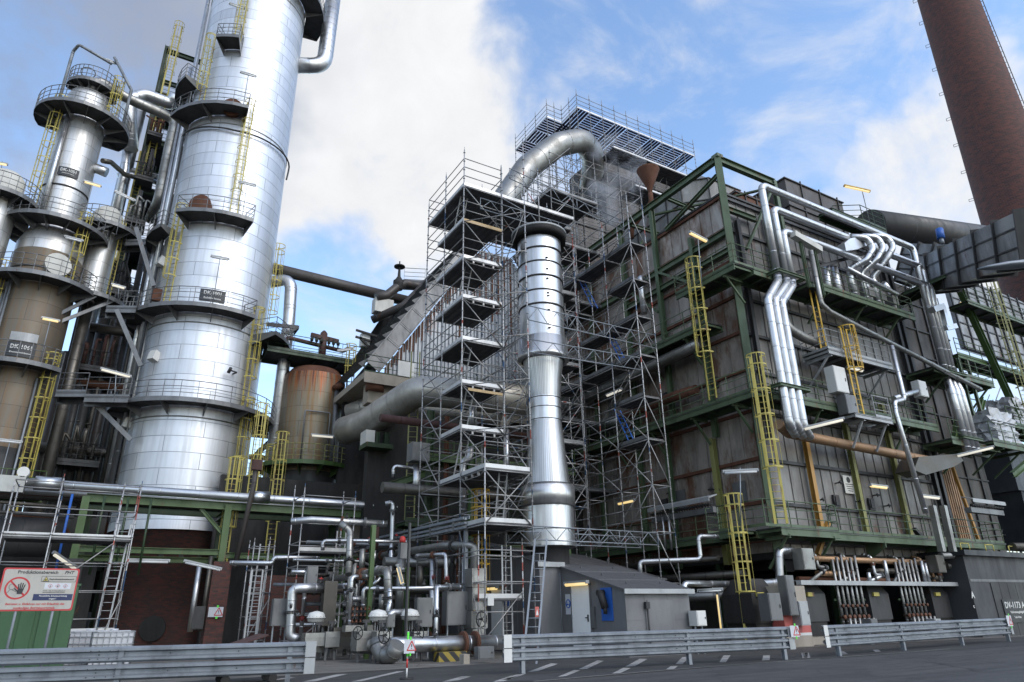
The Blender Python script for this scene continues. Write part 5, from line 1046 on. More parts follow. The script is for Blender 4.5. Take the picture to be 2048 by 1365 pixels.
# high cable box group on the right
m = MB(); m.beam((28.9, 19.3, 19.75), (31.0, 19.3, 19.35), .35, .34); m.build('cable_tray_box', M['cream'], None, 'pale boxed cable tray beside the inner silver pipe', 'box')
for x, z0, z1 in ((29.5, 17.4, 19.6), (30.6, 17.2, 19.4)): MB().ibeam((x, 19.35, z0-.6), (x, 19.35, z1), .14, .14).build('tray_post', M['green'], None, 'green post under the pale cable box, %s' % ('left' if x < 30 else 'right'), 'post', 'posts under the pale cable box')
for i, x in enumerate((32.4, 33.4)):
    pipe_thing('stubby pale vertical vessel behind the high platform railing, %s one' % ('left', 'right')[i], [(x, 20.2, 17.4), (x+.3*(1-i), 20.2, 19.3)], .22, 'alu', 14, 0, .7)
for i, x in enumerate((35.9, 37.0, 38.2)):
    t = thing('jacketed_valve', 'silver valve riser on the high platform, %s one' % ('left', 'middle', 'right')[i], 'valve', (x, 20, 17.3), 'valve risers on the high platform')
    MB().path([(x, 20.0, 17.3), (x, 20.0, 18.9), (x-.5, 20.0, 19.3)], .2, 12, .3, .6).build('riser', M['alu'], t); MB().box((x-.28, 19.75, 17.9), (x+.28, 20.3, 18.5)).build('valve_jacket', M['alu_dull'], t)
pipe_thing('thin silver cross pipe above the valve risers', [(33.8, 19.7, 19.2), (38.4, 19.7, 18.6)], .12, 'alu', 10, 0, 1)
for x in (43.2, 44.2): MB().ibeam((x, 19.6, 11.8), (x, 19.6, 15.4), .16, .16, (0, 1, 0)).build('frame_post', M['green'], None, 'green post right of the far pipe trio, %s one' % ('left' if x < 44 else 'right'), 'post', 'posts right of the far pipe trio')
m = MB(); m.beam(Q(1863, 621, Y=19.3), Q(1884, 614, Y=19.3), .4, .35); m.beam(Q(1883, 612, Y=19.3), Q(1893, 655, Y=19.3), .32, .32, (0, 1, 0)); m.beam(Q(1890, 657, Y=19.3), Q(1910, 653, Y=19.3), .3, .3); m.build('cable_duct', M['alu'], None, 'pale angular cable duct right of the far pipe trio', 'duct')
# duct tray beneath far trio
m = MB(); m.prism([Q(a_, b_, Y=19.0) for a_, b_ in ((1828, 940), (1838, 914), (1918, 908), (1927, 922), (1908, 934), (1852, 950))], (0, 1.0, 0)); m.build('pipe_tray', M['alu_dark'], None, 'flat dark tray duct under the far right silver trio', 'duct')
jbox('white control cabinet beside the small grey landing', (30.6, 19.6, 11.3), (.95, .5, 1.35), 'white')
jbox('grey instrument cabinet standing under the white control cabinet', (30.9, 19.5, 10.2), (.85, .5, 1.0), 'steel')
jbox('white switch cabinet with feed pipe right of the slim downpipe', (37.5, 19.3, 12.0), (.75, .4, .9), 'white'); pipe_thing('short silver pipe feeding the white switch cabinet', [(34.6, 19.2, 11.5), (37.1, 19.25, 12.3)], .14, 'alu', 12, 0, .6)
# burner manifold tray at lower left wall
def manifold(label, a, b, z, down):
    a = V(a); b = V(b); d = (b-a).normalized(); n = V((d.y, -d.x, 0)); n = n if n.dot(-a) > 0 else -n
    t = thing('sensor_manifold', label, 'manifold', (a+b)/2+V((0, 0, z)))
    MB().prism([a+V((0, 0, z+.62)), b+V((0, 0, z+.62)), b+n*.55+V((0, 0, z+.45)), a+n*.55+V((0, 0, z+.45))], (0, 0, .06)).build('canopy', M['galvl'], t)
    MB().beam(a+n*.55+V((0, 0, z+.40)), b+n*.55+V((0, 0, z+.40)), .03, .17).build('canopy_lip', M['galvl'], t)
    MB().beam(a+n*.2+V((0, 0, z-.05)), b+n*.2+V((0, 0, z-.05)), .32, .26).build('tray', M['steel'], t)
    k = int((b-a).length/.17)
    for i in range(k):
        p = a+d*(.12+i*.17)+n*.3+V((0, 0, z+.2)); m = MB(); m.tube(p, p+n*.16, .06, 8); m.tube(p+V((0, 0, -.16)), p+V((0, 0, .08)), .025, 6); m.build('gauge_valve', M['black'], t)
    for f in down: p = a.lerp(b, f); MB().path([p+n*.45+V((0, 0, z)), p+n*.45+V((0, 0, z-1.6))], .06, 8).build('drop_pipe', M['alu'], t)
manifold('row of black gauges under a pale canopy on the lower left furnace wall', (24.5, 26.9, 0), (24.5, 22.7, 0), 5.75, (0.22, .32)); manifold('row of black gauges on the lower right furnace wall near its end', (39.3, 19.5, 0), (42.6, 19.5, 0), 6.15, ())
for i, x in enumerate((1864, 1886)): MB().beam(Q(x, 1012, Y=18.9), Q(x+20, 1104, Y=18.9), .26, .26, (0, 1, 0)).build('cable_riser', M['alu_dull'], None, 'flat silver cable riser crossing the lower right railing, %s one' % ('left', 'right')[i], 'duct', 'flat cable risers at the lower right')
# ---------------- lamps on the furnace ----------------
pole_lamp('lit tube lamp on a pole at the high corner platform', Q(1396, 474, D=31.5), (1, .15, .0), 1.35, Q(1404, 575, D=31.5), 1)
pole_lamp('lit tube lamp on a bent pole on the small roof platform', Q(1714, 378, Y=19.6), (1, -.6, -.35), 1.5, Q(1742, 455, Y=19.6), 1, mat='yellow2')
pole_lamp('lit tube lamp behind the facade scaffold low on the left wall', Q(1252, 1004, X=24.4), (0, 1, 0), 1.3, None, 1); pole_lamp('bright tube lamp on the left wall behind the scaffold above the mid walkway', Q(1228, 785, X=24.2), (0, 1, 0), 1.3, None, 2)
pole_lamp('unlit white tube lamp on a pole beside the row of gauges', Q(1481, 943, D=30.5), (.75, -.66, 0), 1.35, Q(1482, 1055, D=30.5), 0); pole_lamp('bright slanting tube lamp under the mid walkway beside the hanging trio', Q(1647, 848, Y=18.6), (1, -1.2, .25), 1.7, None, 2)
pole_lamp('bright slanting tube lamp at the duct tray right of the furnace', Q(1946, 904, Y=18.4), (1, -1.6, .3), 1.9, None, 2); pole_lamp('lit yellow tube lamp on the right wall above the lower railing', Q(1757, 973, Y=19.9), (1, 0, 0), 1.3, None, 1)
pole_lamp('bright tube lamp by the open rusty bay at the right end of the furnace', Q(1860, 994, Y=20.0), (1, 0, 0), 1.6, None, 2); pole_lamp('tube lamp on the mid walkway behind the deep yellow ladder', Q(1710, 738, Y=19.8), (1, 0, 0), 1.2, None, 2)
pole_lamp('lit tube lamp behind the far right pipe trio', Q(1902, 769, Y=22), (1, 0, 0), 1.3, None, 1); pole_lamp('small lit tube lamp under the dark green bridge at the far right', Q(1932, 607, Y=25), (1, -.2, 0), 1.4, None, 1)
# ---------------- burner zone under the furnace ----------------
zc = 2.42
m = MB(); m.box((25.6, 19.75, zc-.08), (38.6, 20.0, zc+.08)); m.box((25.6, 19.75, zc+.08), (38.6, 21.2, zc+.10)); m.build('canopy_beam', M['galvl'], None, 'long pale horizontal canopy beam above the burner manifolds', 'beam')
m = MB().box((38.6, 19.5, zc-.55), (40.6, 19.9, zc+.05)); m.box((38.5, 19.45, zc-.02), (40.7, 19.95, zc+.10)); m.build('canopy_end_box', M['cream'], None, 'pale box at the right end of the long canopy beam', 'box')
t = thing('concrete_pier', 'stained concrete pier with a faded red and white band behind the guard rail', 'pier', (24.9, 20.3, 0)); yl = 19.75
for z0, z1, mm in ((0.01, .42, 'concrete'), (.42, .52, 'white'), (.52, 1.35, 'redw'), (1.35, 1.46, 'white'), (1.46, 2.3, 'concrete')): MB().box((24.2, yl+.0, z0), (25.75, yl+1.6, z1)).build('block' if mm == 'concrete' else 'painted_band', M[mm], t)
def burner_box(label, x, col='dark'):
    t = thing('burner_unit', label, 'burner', (x, 20.6, 0), 'burner units under the furnace')
    MB().box((x-.75, 20.3, .9), (x+.75, 21.9, 2.0)).build('casing', M[col], t); m = MB(); m.add([(x-.75, 20.3, 2.0), (x+.75, 20.3, 2.0), (x+.75, 21.9, 2.0), (x-.75, 21.9, 2.0), (x-.4, 20.6, 2.6), (x+.4, 20.6, 2.6), (x+.4, 21.6, 2.6), (x-.4, 21.6, 2.6)], [(0, 1, 5, 4), (1, 2, 6, 5), (2, 3, 7, 6), (3, 0, 4, 7), (4, 5, 6, 7)]); m.build('hood', M[col], t)
    MB().box((x-.6, 20.4, 0), (x+.6, 21.8, .35)).build('plinth', M['concrete'], t); MB().box((x-.65, 20.35, .35), (x+.65, 21.85, .9)).build('base', M['black'], t); MB().box((x-.5, 20.2, 1.9), (x-.1, 20.3, 2.06)).build('yellow_bracket', M['yellow'], t)
burner_box('dark burner casing just right of the red and white pier', 27.0); burner_box('dark burner casing between the two groups of small pipes', 31.6); burner_box('dark burner casing at the right end of the burner row', 36.6); burner_box('dark machine casing in the shade left of the lowest yellow ladder', 23.9, 'black')
def riser_group(label, x0, n, dx):
    t = thing('pipe_manifold', label, 'manifold', (x0+n*dx/2, 19.9, 0), 'riser groups under the canopy beam')
    for i in range(n):
        x = x0+i*dx; m = MB(); m.path([(x, 20.05, .35), (x, 20.05, zc+1.0+.1*(i % 3))], .065, 8, 0, .5); m.build('riser', M['alu_dull'], t)
        for zv, rv in ((1.05, .10), (.55, .08), (1.5, .07)): MB().lathe([(0, -.17), (rv, -.17), (rv, -.13), (rv*.65, -.12), (rv*.65, .1), (0, .1)], 10).build('valve', M['rust'], t, local=True)
        for q, zv in zip(t.children[-3:], (1.05, .55, 1.5)): q.rotation_euler = (-pi/2, 0, 0); q.location = (x-t.location.x, 20.05-t.location.y, zv)
        MB().tube((x+.14, 19.8, .3), (x+.14, 19.8, 1.0), .06, 8).build('sleeve', M['alu_dull'], t)
    MB().beam((x0-.2, 20.16, 1.75), (x0+n*dx, 20.16, 1.75), .06, .08).build('cross_bar', M['dkgreen'], t)
riser_group('group of slim silver risers with rusty valves, left one under the canopy beam', 28.3, 6, .33); riser_group('group of slim silver risers with rusty valves, right one under the canopy beam', 33.0, 6, .33)
for i, (px, py, s, mm) in enumerate(((1540, 1215, (.7, .5, 1.0), 'steel'), (1577, 1205, (.5, .4, 1.5), 'steel'), (1600, 1225, (.55, .4, .9), 'galvl'), (1738, 1238, (.5, .4, .5), 'steel'), (1866, 1237, (.5, .4, .5), 'galvl'))):
    p = Q(px, py+10, Y=19.6); jbox(['dark jacket box with small handwheels left of the pier top', 'tall flat silver jacket box above the red band of the pier', 'pale jacket box hanging right of the tall flat one', 'small grey casing at the foot of the left riser group', 'small pale casing at the foot of the right riser group'][i], (p.x, 19.55, max(.2, p.z-.3)), s, mm)
t = thing('lime_frame', 'lime green painted steel frame with valves at the right end of the burner row', 'frame', (38.6, 20.2, 0))
MB().box((38.0, 20.3, .5), (39.2, 20.35, 2.0)).build('back_plate', M['lime'], t); MB().beam((39.3, 20.0, 0), (39.3, 20.0, 2.0), .2, .2).build('post', M['lime'], t); MB().beam((39.2, 20.0, 2.0), (40.6, 20.0, 2.0), .2, .2).build('arm', M['lime'], t)
for x in (38.3, 38.7): MB().path([(x, 20.1, .4), (x, 20.1, 1.9)], .07, 8).build('pipe', M['alu_dark'], t)
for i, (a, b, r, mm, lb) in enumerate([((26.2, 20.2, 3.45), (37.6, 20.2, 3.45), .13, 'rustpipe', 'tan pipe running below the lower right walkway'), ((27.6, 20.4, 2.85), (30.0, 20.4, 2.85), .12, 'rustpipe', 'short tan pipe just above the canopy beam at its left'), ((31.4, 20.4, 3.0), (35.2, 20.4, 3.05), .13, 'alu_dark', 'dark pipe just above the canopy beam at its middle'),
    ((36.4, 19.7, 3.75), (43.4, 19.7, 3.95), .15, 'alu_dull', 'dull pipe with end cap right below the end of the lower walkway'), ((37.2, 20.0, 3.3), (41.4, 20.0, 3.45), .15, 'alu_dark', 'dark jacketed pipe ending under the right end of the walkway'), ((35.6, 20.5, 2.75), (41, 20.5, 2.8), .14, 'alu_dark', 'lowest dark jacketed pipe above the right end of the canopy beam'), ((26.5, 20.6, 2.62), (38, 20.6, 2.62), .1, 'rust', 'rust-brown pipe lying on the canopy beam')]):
    pipe_thing(lb, [a, b], r, mm, 12, 0, 1.2)
for i, (x, z0, z1) in enumerate(((32.0, 2.5, 3.45), (30.6, 2.5, 2.9), (35.0, 2.5, 3.5), (35.3, 2.5, 3.4))): pipe_thing('silver drop pipe into the canopy beam, number %s from the left' % ('two', 'one', 'three', 'four')[i], [(x, 19.95, z1), (x, 19.95, z0)], .09, 'alu', 10, 0, .5, group='drop pipes into the canopy beam')
jbox('dark boxed pipe hood hanging below the right part of the lower walkway', (35.8, 19.7, 2.95), (.7, .5, .8), 'alu_dark'); jbox('grey insulation box between the walkway and the left end of the canopy beam', (26.2, 19.9, 2.95), (.75, .5, .85), 'alu_dull')
pipe_thing('big dull silver pipe with down elbow left of the grey insulation box', [(26.0, 20.3, 3.75), (25.2, 20.3, 3.75), (25.1, 20.4, 2.45), (23.0, 22.2, 2.35)], .17, 'alu', 14, .3, .9)
# pipes between house roof and furnace, left wall foot
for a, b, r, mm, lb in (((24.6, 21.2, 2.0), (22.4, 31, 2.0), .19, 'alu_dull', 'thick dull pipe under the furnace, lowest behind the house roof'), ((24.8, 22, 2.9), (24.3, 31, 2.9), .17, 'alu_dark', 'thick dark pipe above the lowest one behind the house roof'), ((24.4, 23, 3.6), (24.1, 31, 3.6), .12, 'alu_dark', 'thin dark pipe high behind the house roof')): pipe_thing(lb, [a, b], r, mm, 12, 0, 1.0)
pipe_thing('silver pipe with two elbows rising behind the house roof edge', [(20.3, 23.6, 2.6), (20.3, 23.6, 3.4), (22.5, 22.2, 3.45), (22.5, 22.2, 4.4), (23.4, 21.9, 4.4)], .10, 'alu', 10, .18, .8); pipe_thing('silver pipe bending down behind the low roof corner of the house', [(20.6, 21.4, 1.9), (20.6, 21.4, 2.42), (24, 21.8, 2.45)], .12, 'alu', 10, .2, .8)
m = jbox('white fan housing on a black machine right of the house', Q(1396, 1246, D=27)+V((0, 0, -.1)), (.45, .4, .5), 'white', legs=True)
pole_lamp('vertical glowing tube lamp in the dark bay right of the house', Q(1439, 1224, D=32), (.06, .06, -1), 1.45, None, 1, w=.14); pole_lamp('thin glowing tube lamp under the furnace behind the lowest ladder', Q(1478, 1178, D=32), (1, -.9, .05), .75, None, 1, w=.1); pole_lamp('thin unlit tube lamp under the furnace right of the house roof corner', Q(1420, 1181, D=31), (1, -.9, .05), .95, None, 0, w=.08)
# ---------------- columns at the left ----------------
class Tower:
    def __init__(s, name, label, az, D, R, cat='column'):
        s.az, s.D, s.R = az, D, R; s.o = thing(name, label, cat, PA(az, D)); s.front = az+180
    def on(s, px, py, r=None):   # angle and height of the shell point seen at a pixel
        d = CR*((px-1024)/FPX)+CU*((682.5-py)/FPX)+_f; a = math.degrees(atan2(d.y, d.x)); tt = d.z/hypot(d.x, d.y); r = r or s.R
        off = s.D*sin(radians(s.az-a)); off = max(-r*.999, min(r*.999, off)); th = math.degrees(math.asin(off/r)); dist = s.D*cos(radians(s.az-a))-r*cos(radians(th))
        return s.front+th, EYE+tt*dist
    def p(s, ang, r, z): return V((r*cos(radians(ang)), r*sin(radians(ang)), z))
    def ladder(s, ang, z0, z1, **k):
        q = s.p(ang, s.R+.25, 0); return ladder_part(s.o, (q.x, q.y), ang, z0, z1, **k)
    def plate(s, ang, z, w, h, mat, name='sign_plate', lift=.05):
        n = 8; hw = math.degrees(w/2/s.R); vs = []
        for r in (s.R+lift, s.R+lift+.02):
            for zz in (z-h/2, z+h/2):
                for i in range(n+1): vs.append(s.p(ang-hw+2*hw*i/n, r, zz))
        m = n+1; mb = MB(); fs = [(2*m+i, 2*m+i+1, 3*m+i+1, 3*m+i) for i in range(n)]+[(i+1, i, m+i, m+i+1) for i in range(n)]+[(m+i, 3*m+i, 3*m+i+1, m+i+1) for i in range(n)]+[(i, i+1, 2*m+i+1, 2*m+i) for i in range(n)]+[(0, 2*m, 3*m, m), (n, m+n, 3*m+n, 2*m+n)]
        mb.add(vs, fs); return mb.build(name, M[mat], s.o, local=True)
    def text(s, txt, size, ang, z, mat, sx=1.0, ex=.006):   # lettering bent round the shell
        o = text_part(txt, size, s.o.location, -90, mat, s.plates[-1], ex=ex, sx=sx)
        for v in o.data.vertices: x, y, zz = v.co; a = radians(ang)+x/s.R; r = s.R+.078-y; v.co = (r*cos(a), r*sin(a), z+zz)
        return o
def manhole(T, ang, z, r=.5, mat='rust'):
    q = T.p(ang, T.R-.1, z); e = T.p(ang, T.R+.32, z); m = MB().tube(q, e, r, 20); d = (e-q).normalized(); m.tube(e, e+d*.08, r*1.14, 20); m.build('manhole', M[mat], T.o, local=True)
def mast_lamp(label, p, ang, h=2.2, lit=0, L=1.0):
    a = radians(ang+90); return pole_lamp(label, p+V((0, 0, h)), (cos(a), sin(a), 0), L, p, lit)
T = Tower('distillation_column', 'largest silver column with yellow ladders, reaching out of the top of the photo', 84.9, 46.0, 3.5); A = T
MB().lathe([(3.28, 0), (3.28, 6.0), (3.5, 6.0)], 72).build('brick_base', M['brick'], T.o, local=True)
MB().lathe([(3.5, 6.0), (3.5, 62)], 96).build('shell', M['shell'], T.o, local=True)
m = MB()
for z in (13.0-.7, 18.9-.7, 33.1, 46.2): m.lathe([(3.5, z-.04), (3.53, z-.04), (3.53, z+.04), (3.5, z+.04)], 96)
m.build('shell_ring', M['alu_dull'], T.o, local=True)
m = MB()
for i in range(8): q = T.p(T.front-60+i*17, 3.27, 4.6); m.tube(q*1.0, q+(T.p(T.front-60+i*17, .04, 0)), .13, 12)
m.build('vent_hole', M['black'], T.o, local=True)
q0 = T.p(T.front-6, 3.2, 1.0); q1 = T.p(T.front-6, 3.42, 1.0); MB().tube(q0, q1, .62, 24).build('round_hatch', M['black'], T.o, local=True)
ring_platform(T.o, 3.55, 4.75, T.front-178, T.front+100, 13.0); ring_platform(T.o, 3.55, 4.75, 140, 297, 18.9)
ring_platform(T.o, 3.55, 4.9, 228, 284, 25.3); ring_platform(T.o, 3.55, 4.85, 196, 268, 33.8); ring_platform(T.o, 3.55, 4.7, 150, 205, 37.0); ring_platform(T.o, 3.55, 4.6, 150, 212, 24.7)
ring_platform(T.o, 3.55, 4.8, 233, 252, 39.7, brk=18); ring_platform(T.o, 3.55, 5.0, 300, 372, 47.5); ring_platform(T.o, 3.55, 4.8, 296, 340, 53); ring_platform(T.o, 3.55, 5.3, 312, 352, 18.2)
for (px, py, z0, z1, k) in ((490, 720, 13.0, 18.9, {}), (358, 530, 18.9, 25.2, {}), (482, 320, 25.3, 33.9, {}), (425, 140, 33.8, 39.7, {}), (487, 40, 39.7, 52, {'cage0': 1.2})):
    T.ladder(T.on(px, py)[0], z0, z1, **k)
T.ladder(335, 18.2, 24.5); T.ladder(312, 6.9, 12.9)
for px, py, h in ((425, 597, 25), (1, 1, 0)):
    if h: 
        an, z = T.on(425, 595); T.plates = [T.plate(an, z+.1, 1.45, .78, 'sign')]; T.text('DK-1001', .33, an, z+.24, 'white', .85); T.text('Rohölkolonne', .17, an, z-.1, 'white')
manhole(T, T.on(408, 415)[0], T.on(408, 415)[1], .62); manhole(T, T.on(467, 222)[0], T.on(467, 222)[1], .62, 'rust')
m = MB(); an, z = T.on(325, 590); q = T.p(an, 3.55, z); m.box((q.x-.4, q.y-.1, z-.4), (q.x+.4, q.y+.2, z+.4)); m.build('nozzle_box', M['rust'], T.o, local=True)
# thin conduit with kinks round the shell and vertical riser pipes on the left flank
pts = []
for px, py in ((368, 270), (440, 256), (470, 262), (533, 283), (577, 330), (570, 355)):
    an, z = T.on(px, py, 3.68); pts.append(T.p(an, 3.72, z))
m = MB()
for a, b in zip(pts[:-1], pts[1:]): 
    aa, ab = atan2(a.y, a.x), atan2(b.y, b.x)
    if ab-aa > pi: ab -= 2*pi
    if aa-ab > pi: ab += 2*pi
    k = [V((3.72*cos(aa+(ab-aa)*i/6), 3.72*sin(aa+(ab-aa)*i/6), a.z+(b.z-a.z)*i/6)) for i in range(7)]; m.path(k, .06, 8, 0)
m.build('kinked_conduit', M['dark'], T.o, local=True)
for i, (an, r, rr, z0, z1, mm) in enumerate(((182, 3.75, .10, 6.5, 56, 'alu'), (176, 3.8, .12, 6.5, 56, 'alu'), (188, 3.7, .05, 14, 45, 'galv'), (170, 4.05, .16, 2, 40, 'alu'), (192, 3.66, .04, 6.5, 34, 'dark'), (196, 3.66, .05, 6.5, 24, 'alu_dull'))):
    MB().path([T.p(an, r, z0), T.p(an, r, z1)], rr, 8, 0, 2).build('riser_pipe', M[mm], T.o, local=True)
for px, py in ((462, 747),): an, z = T.on(px, py); q = T.p(an, 3.5, z); m = MB().path([q, T.p(an, 3.9, z), T.p(an-8, 4.0, z)], .05, 8); m.tube(T.p(an-8, 3.9, z-.15), T.p(an-8, 4.15, z+.1), .1, 8); m.build('sample_valve', M['dark'], T.o, local=True)
for i, (px, py, ln) in enumerate(((262, 848, 0), (317, 715, 0), (331, 525, 0))): an, z = T.on(px, py); q = T.p(an, 3.45, z); MB().beam(q, T.p(an, 3.85, z+.1), .5, .6).build('brace_shoe', M['white'], T.o, local=True)
mast_lamp('lamp on the second ring of the largest silver column, beside its sign', T.o.location+T.p(T.on(425, 610)[0], 4.6, 18.9), T.front, 3.3); mast_lamp('lamp at the lower manhole platform of the largest silver column', T.o.location+T.p(276, 4.7, 25.3), T.front, 2.6)
mast_lamp('lamp at the upper manhole platform of the largest silver column', T.o.location+T.p(264, 4.7, 33.8), T.front, 2.8); mast_lamp('lamp above the highest small platform of the largest silver column', T.o.location+T.p(243, 4.2, 39.7), T.front, 3.4)
# overhead vapour pipe elbow at the top right, side pipe with elbow on the right flank
pipe_thing('fat silver pipe elbow hanging under the topmost ring of the largest column', [A.o.location+A.p(350, 3.3, 42.6), A.o.location+A.p(350, 5.4, 43.2), A.o.location+A.p(350, 5.6, 54)], .62, 'alu', 18, 1.4, .6)
pipe_thing('silver downpipe with top elbow between the largest column and the rusty tank', [A.o.location+A.p(10, 3.3, 23.6), A.o.location+V((4.75, -.8, 23.7)), A.o.location+V((4.9, -.8, 20.5)), A.o.location+V((4.8, -.8, 1.0))], .42, 'alu', 16, .9, .9)
m = MB(); b = A.o.location+V((4.2, -1.6, 19.6)); m.beam(b+V((-.9, 0, 0)), b+V((1.2, 0, .2)), .12, .25); m.beam(b+V((-1.0, 0, -1.4)), b+V((1.1, 0, .1)), .1, .16); m.beam(b+V((1.2, 0, .2)), b+V((1.2, 1.6, .2)), .12, .25); m.build('pipe_bracket', M['dark'], None, 'dark triangular bracket holding the silver downpipe beside the largest column', 'bracket')
pipe_thing('long black overhead pipe between the largest column and the slanted hopper roof', [(4.5, 46, 24.75), (18.5, 46, 24.4)], .42, 'blackpipe', 18, 0, 4.6)
# stained column with sign DK-1061, slimmer one with sign DK-1051 above it
T = Tower('stripper_column', 'brown stained lower column with sign DK-1061 at the left edge', 96.65, 47.0, 1.78); B1 = T
M['shell3b'] = M['shell3']
MB().lathe([(1.78, 0), (1.78, 10.2)], 56).build('skirt', M['dark'], T.o, local=True); MB().lathe([(1.8, 10.2), (1.8, 22.2)], 64).build('shell', M['shell3'], T.o, local=True); MB().lathe([(1.8, 22.2), (1.8, 22.9), (1.32, 24.2)], 64).build('cone_top', M['shell2'], T.o, local=True)
m = MB(); m.lathe([(1.8, 20.9), (1.84, 20.9), (1.84, 21.0), (1.8, 21.0)], 64); m.build('shell_ring', M['dark'], T.o, local=True)
ring_platform(T.o, 1.85, 3.0, 150, 316, 14.7); ring_platform(T.o, 1.85, 3.1, 150, 335, 20.0); ring_platform(T.o, 1.5, 2.9, 120, 400, 24.0)
an, z = T.on(42, 700); T.plates = [T.plate(an, z, 1.35, .85, 'sign'), T.plate(an, z+.75, 1.3, .55, 'galvl', 'bare_patch')]; T.plates = [T.plates[0]]; T.text('DK-1061', .34, an, z+.14, 'white', .82); T.text('Kerosenstripper', .15, an, z-.2, 'white')
an, z = T.on(112, 530); manhole(T, an, z-.1, .62, 'cream')
T.ladder(T.on(150, 480)[0], 20.0, 24.0); T.ladder(T.front+40, 6.2, 14.7, railw=.1); T.ladder(T.front-68, 14.7, 20.0)
for k in range(2): MB().path([T.p(T.front+28+k*7, 1.95, 2), T.p(T.front+28+k*7, 1.95, 14.2)], .06, 8).build('conduit', M['galv'], T.o, local=True)
for k in range(2): MB().path([T.p(T.front-48-k*6, 1.95, 2), T.p(T.front-48-k*6, 1.95, 20)], .06, 8).build('conduit', M['galv'], T.o, local=True)
mast_lamp('lit lamp on the lowest ring of the brown stained column beside its sign', T.o.location+T.p(T.front+16, 2.95, 14.7), T.front, 2.7, 1, .8); mast_lamp('lamp on the middle ring of the brown stained column', T.o.location+T.p(T.front+18, 3.0, 20), T.front, 2.7, 0, .9)
mast_lamp('lit lamp on the ring at the foot of the slim column with sign DK-1051', T.o.location+T.p(T.front+25, 2.8, 24), T.front, 2.9, 1, .9); mast_lamp('lamp beside the yellow ladder at the dark skirt of the brown stained column', T.o.location+T.p(T.front+10, 2.4, 6.2), T.front, 4.2, 0, 1.0)
T = Tower('slim_column', 'slim silver column with sign DK-1051 and top platform, standing on the brown column', 96.75, 47.0, 1.3); B2 = T
MB().lathe([(1.3, 24.2), (1.3, 34.3), (1.15, 34.75), (.7, 35.1), (0, 35.2)], 56).build('shell', M['shell2'], T.o, local=True); MB().lathe([(1.3, 26.9), (1.36, 26.9), (1.36, 26.98), (1.3, 26.98)], 56).build('shell_ring', M['dark'], T.o, local=True)
ring_platform(T.o, 1.35, 2.75, T.front-120, T.front+120, 32.4); ring_platform(T.o, .4, 1.5, T.front-100, T.front+100, 35.3, rail=True)
T.ladder(T.front-62, 24.0, 32.4); T.ladder(T.front+52, 32.4, 35.3, cage0=.2)
MB().path([T.p(T.front-38, 1.45, 24), T.p(T.front-38, 1.45, 33)], .12, 8, 0, 2).build('riser_pipe', M['alu'], T.o, local=True); MB().path([T.p(T.front-45, 1.4, 24), T.p(T.front-45, 1.4, 33)], .07, 8).build('riser_pipe', M['galv'], T.o, local=True)
an, z = T.on(137, 345); T.plates = [T.plate(an, z, 1.1, .62, 'sign')]; T.text('DK-1051', .30, an, z+.08, 'white', .78); T.text('Schwerölstripper', .09, an, z-.14, 'white')
for px, py, ang in ((205, 325, 40),): q = T.p(T.front+75, 1.2, 29.4); e = T.p(T.front+75, 2.0, 29.2); MB().tube(q, e, .33, 16).build('nozzle', M['alu'], T.o, local=True)
L0 = T.o.location
pipe_thing('bent grey vent pipe rising over the top platform of the slim column, left one', [L0+V((-1.5, -1.0, 32.6)), L0+V((-1.5, -1.0, 37.4)), L0+V((-1.2, -1.6, 37.6)), L0+V((.9, -2.0, 36.6))], .10, 'galv', 10, .25, 3); pipe_thing('bent grey vent pipe rising over the top platform of the slim column, right one', [L0+V((2.3, -1.2, 32.6)), L0+V((2.3, -1.2, 35.6)), L0+V((.9, -1.5, 37.6))], .10, 'galv', 10, .25, 3)
mast_lamp('lamp high on the top platform of the slim column', L0+V((.75, -1.3, 35.3)), T.front, 2.0, 0, .6)
m = MB(); n = 24
for i in range(n): a, b = 2*pi*i/n, 2*pi*(i+1)/n; m.tube(L0+V((-.35+.42*cos(a), -1.2, 35.9+.42*sin(a))), L0+V((-.35+.42*cos(b), -1.2, 35.9+.42*sin(b))), .035, 6)
m.build('lifting_ring', M['steel'], None, 'round steel ring standing on top of the slim column', 'ring')
# silver vapour pipe from the top, over to the largest column
pipe_thing('silver vapour pipe from the slim column top running right and down beside the largest column', [Q(180, 185, D=46.5), Q(195, 160, D=46.5), Q(250, 195, D=46.8), Q(352, 240, D=47.2), Q(338, 300, D=47.2), Q(318, 400, D=47.2), Q(300, 440, D=49.5)], .36, 'alu_dull', 16, .7, .9)
pipe_thing('second silver pipe crossing behind the vapour pipe toward the largest column', [Q(262, 300, D=49.5), Q(258, 200, D=49.5), Q(290, 190, D=49.5), Q(345, 210, D=49.5), Q(352, 190, D=49)], .48, 'alu', 16, .7, .9)
pipe_thing('tall thin silver pipe behind the small column going up to the steel frame', [Q(222, 470, D=50), Q(250, 340, D=50), Q(258, 260, D=50)], .30, 'alu', 12, .5, .9)
pipe_thing('small silver nozzle pipe leaving the slim column at its right', [Q(205, 322, D=46), Q(222, 325, D=46.5), Q(250, 350, D=49), Q(340, 372, D=52)], .17, 'alu_dark', 10, .3, 1)
pipe_thing('horizontal silver pipe behind the steel frame, upper one', [Q(240, 335, D=52), Q(345, 365, D=52)], .26, 'alu_dull', 12, 0, 1); pipe_thing('horizontal silver pipe behind the steel frame, lower one', [Q(235, 352, D=51), Q(262, 350, D=51), Q(345, 375, D=51)], .2, 'alu', 12, .3, 1)
T = Tower('small_column', 'small silver column between the brown stained column and the steel frame', 93.55, 47.5, .87)
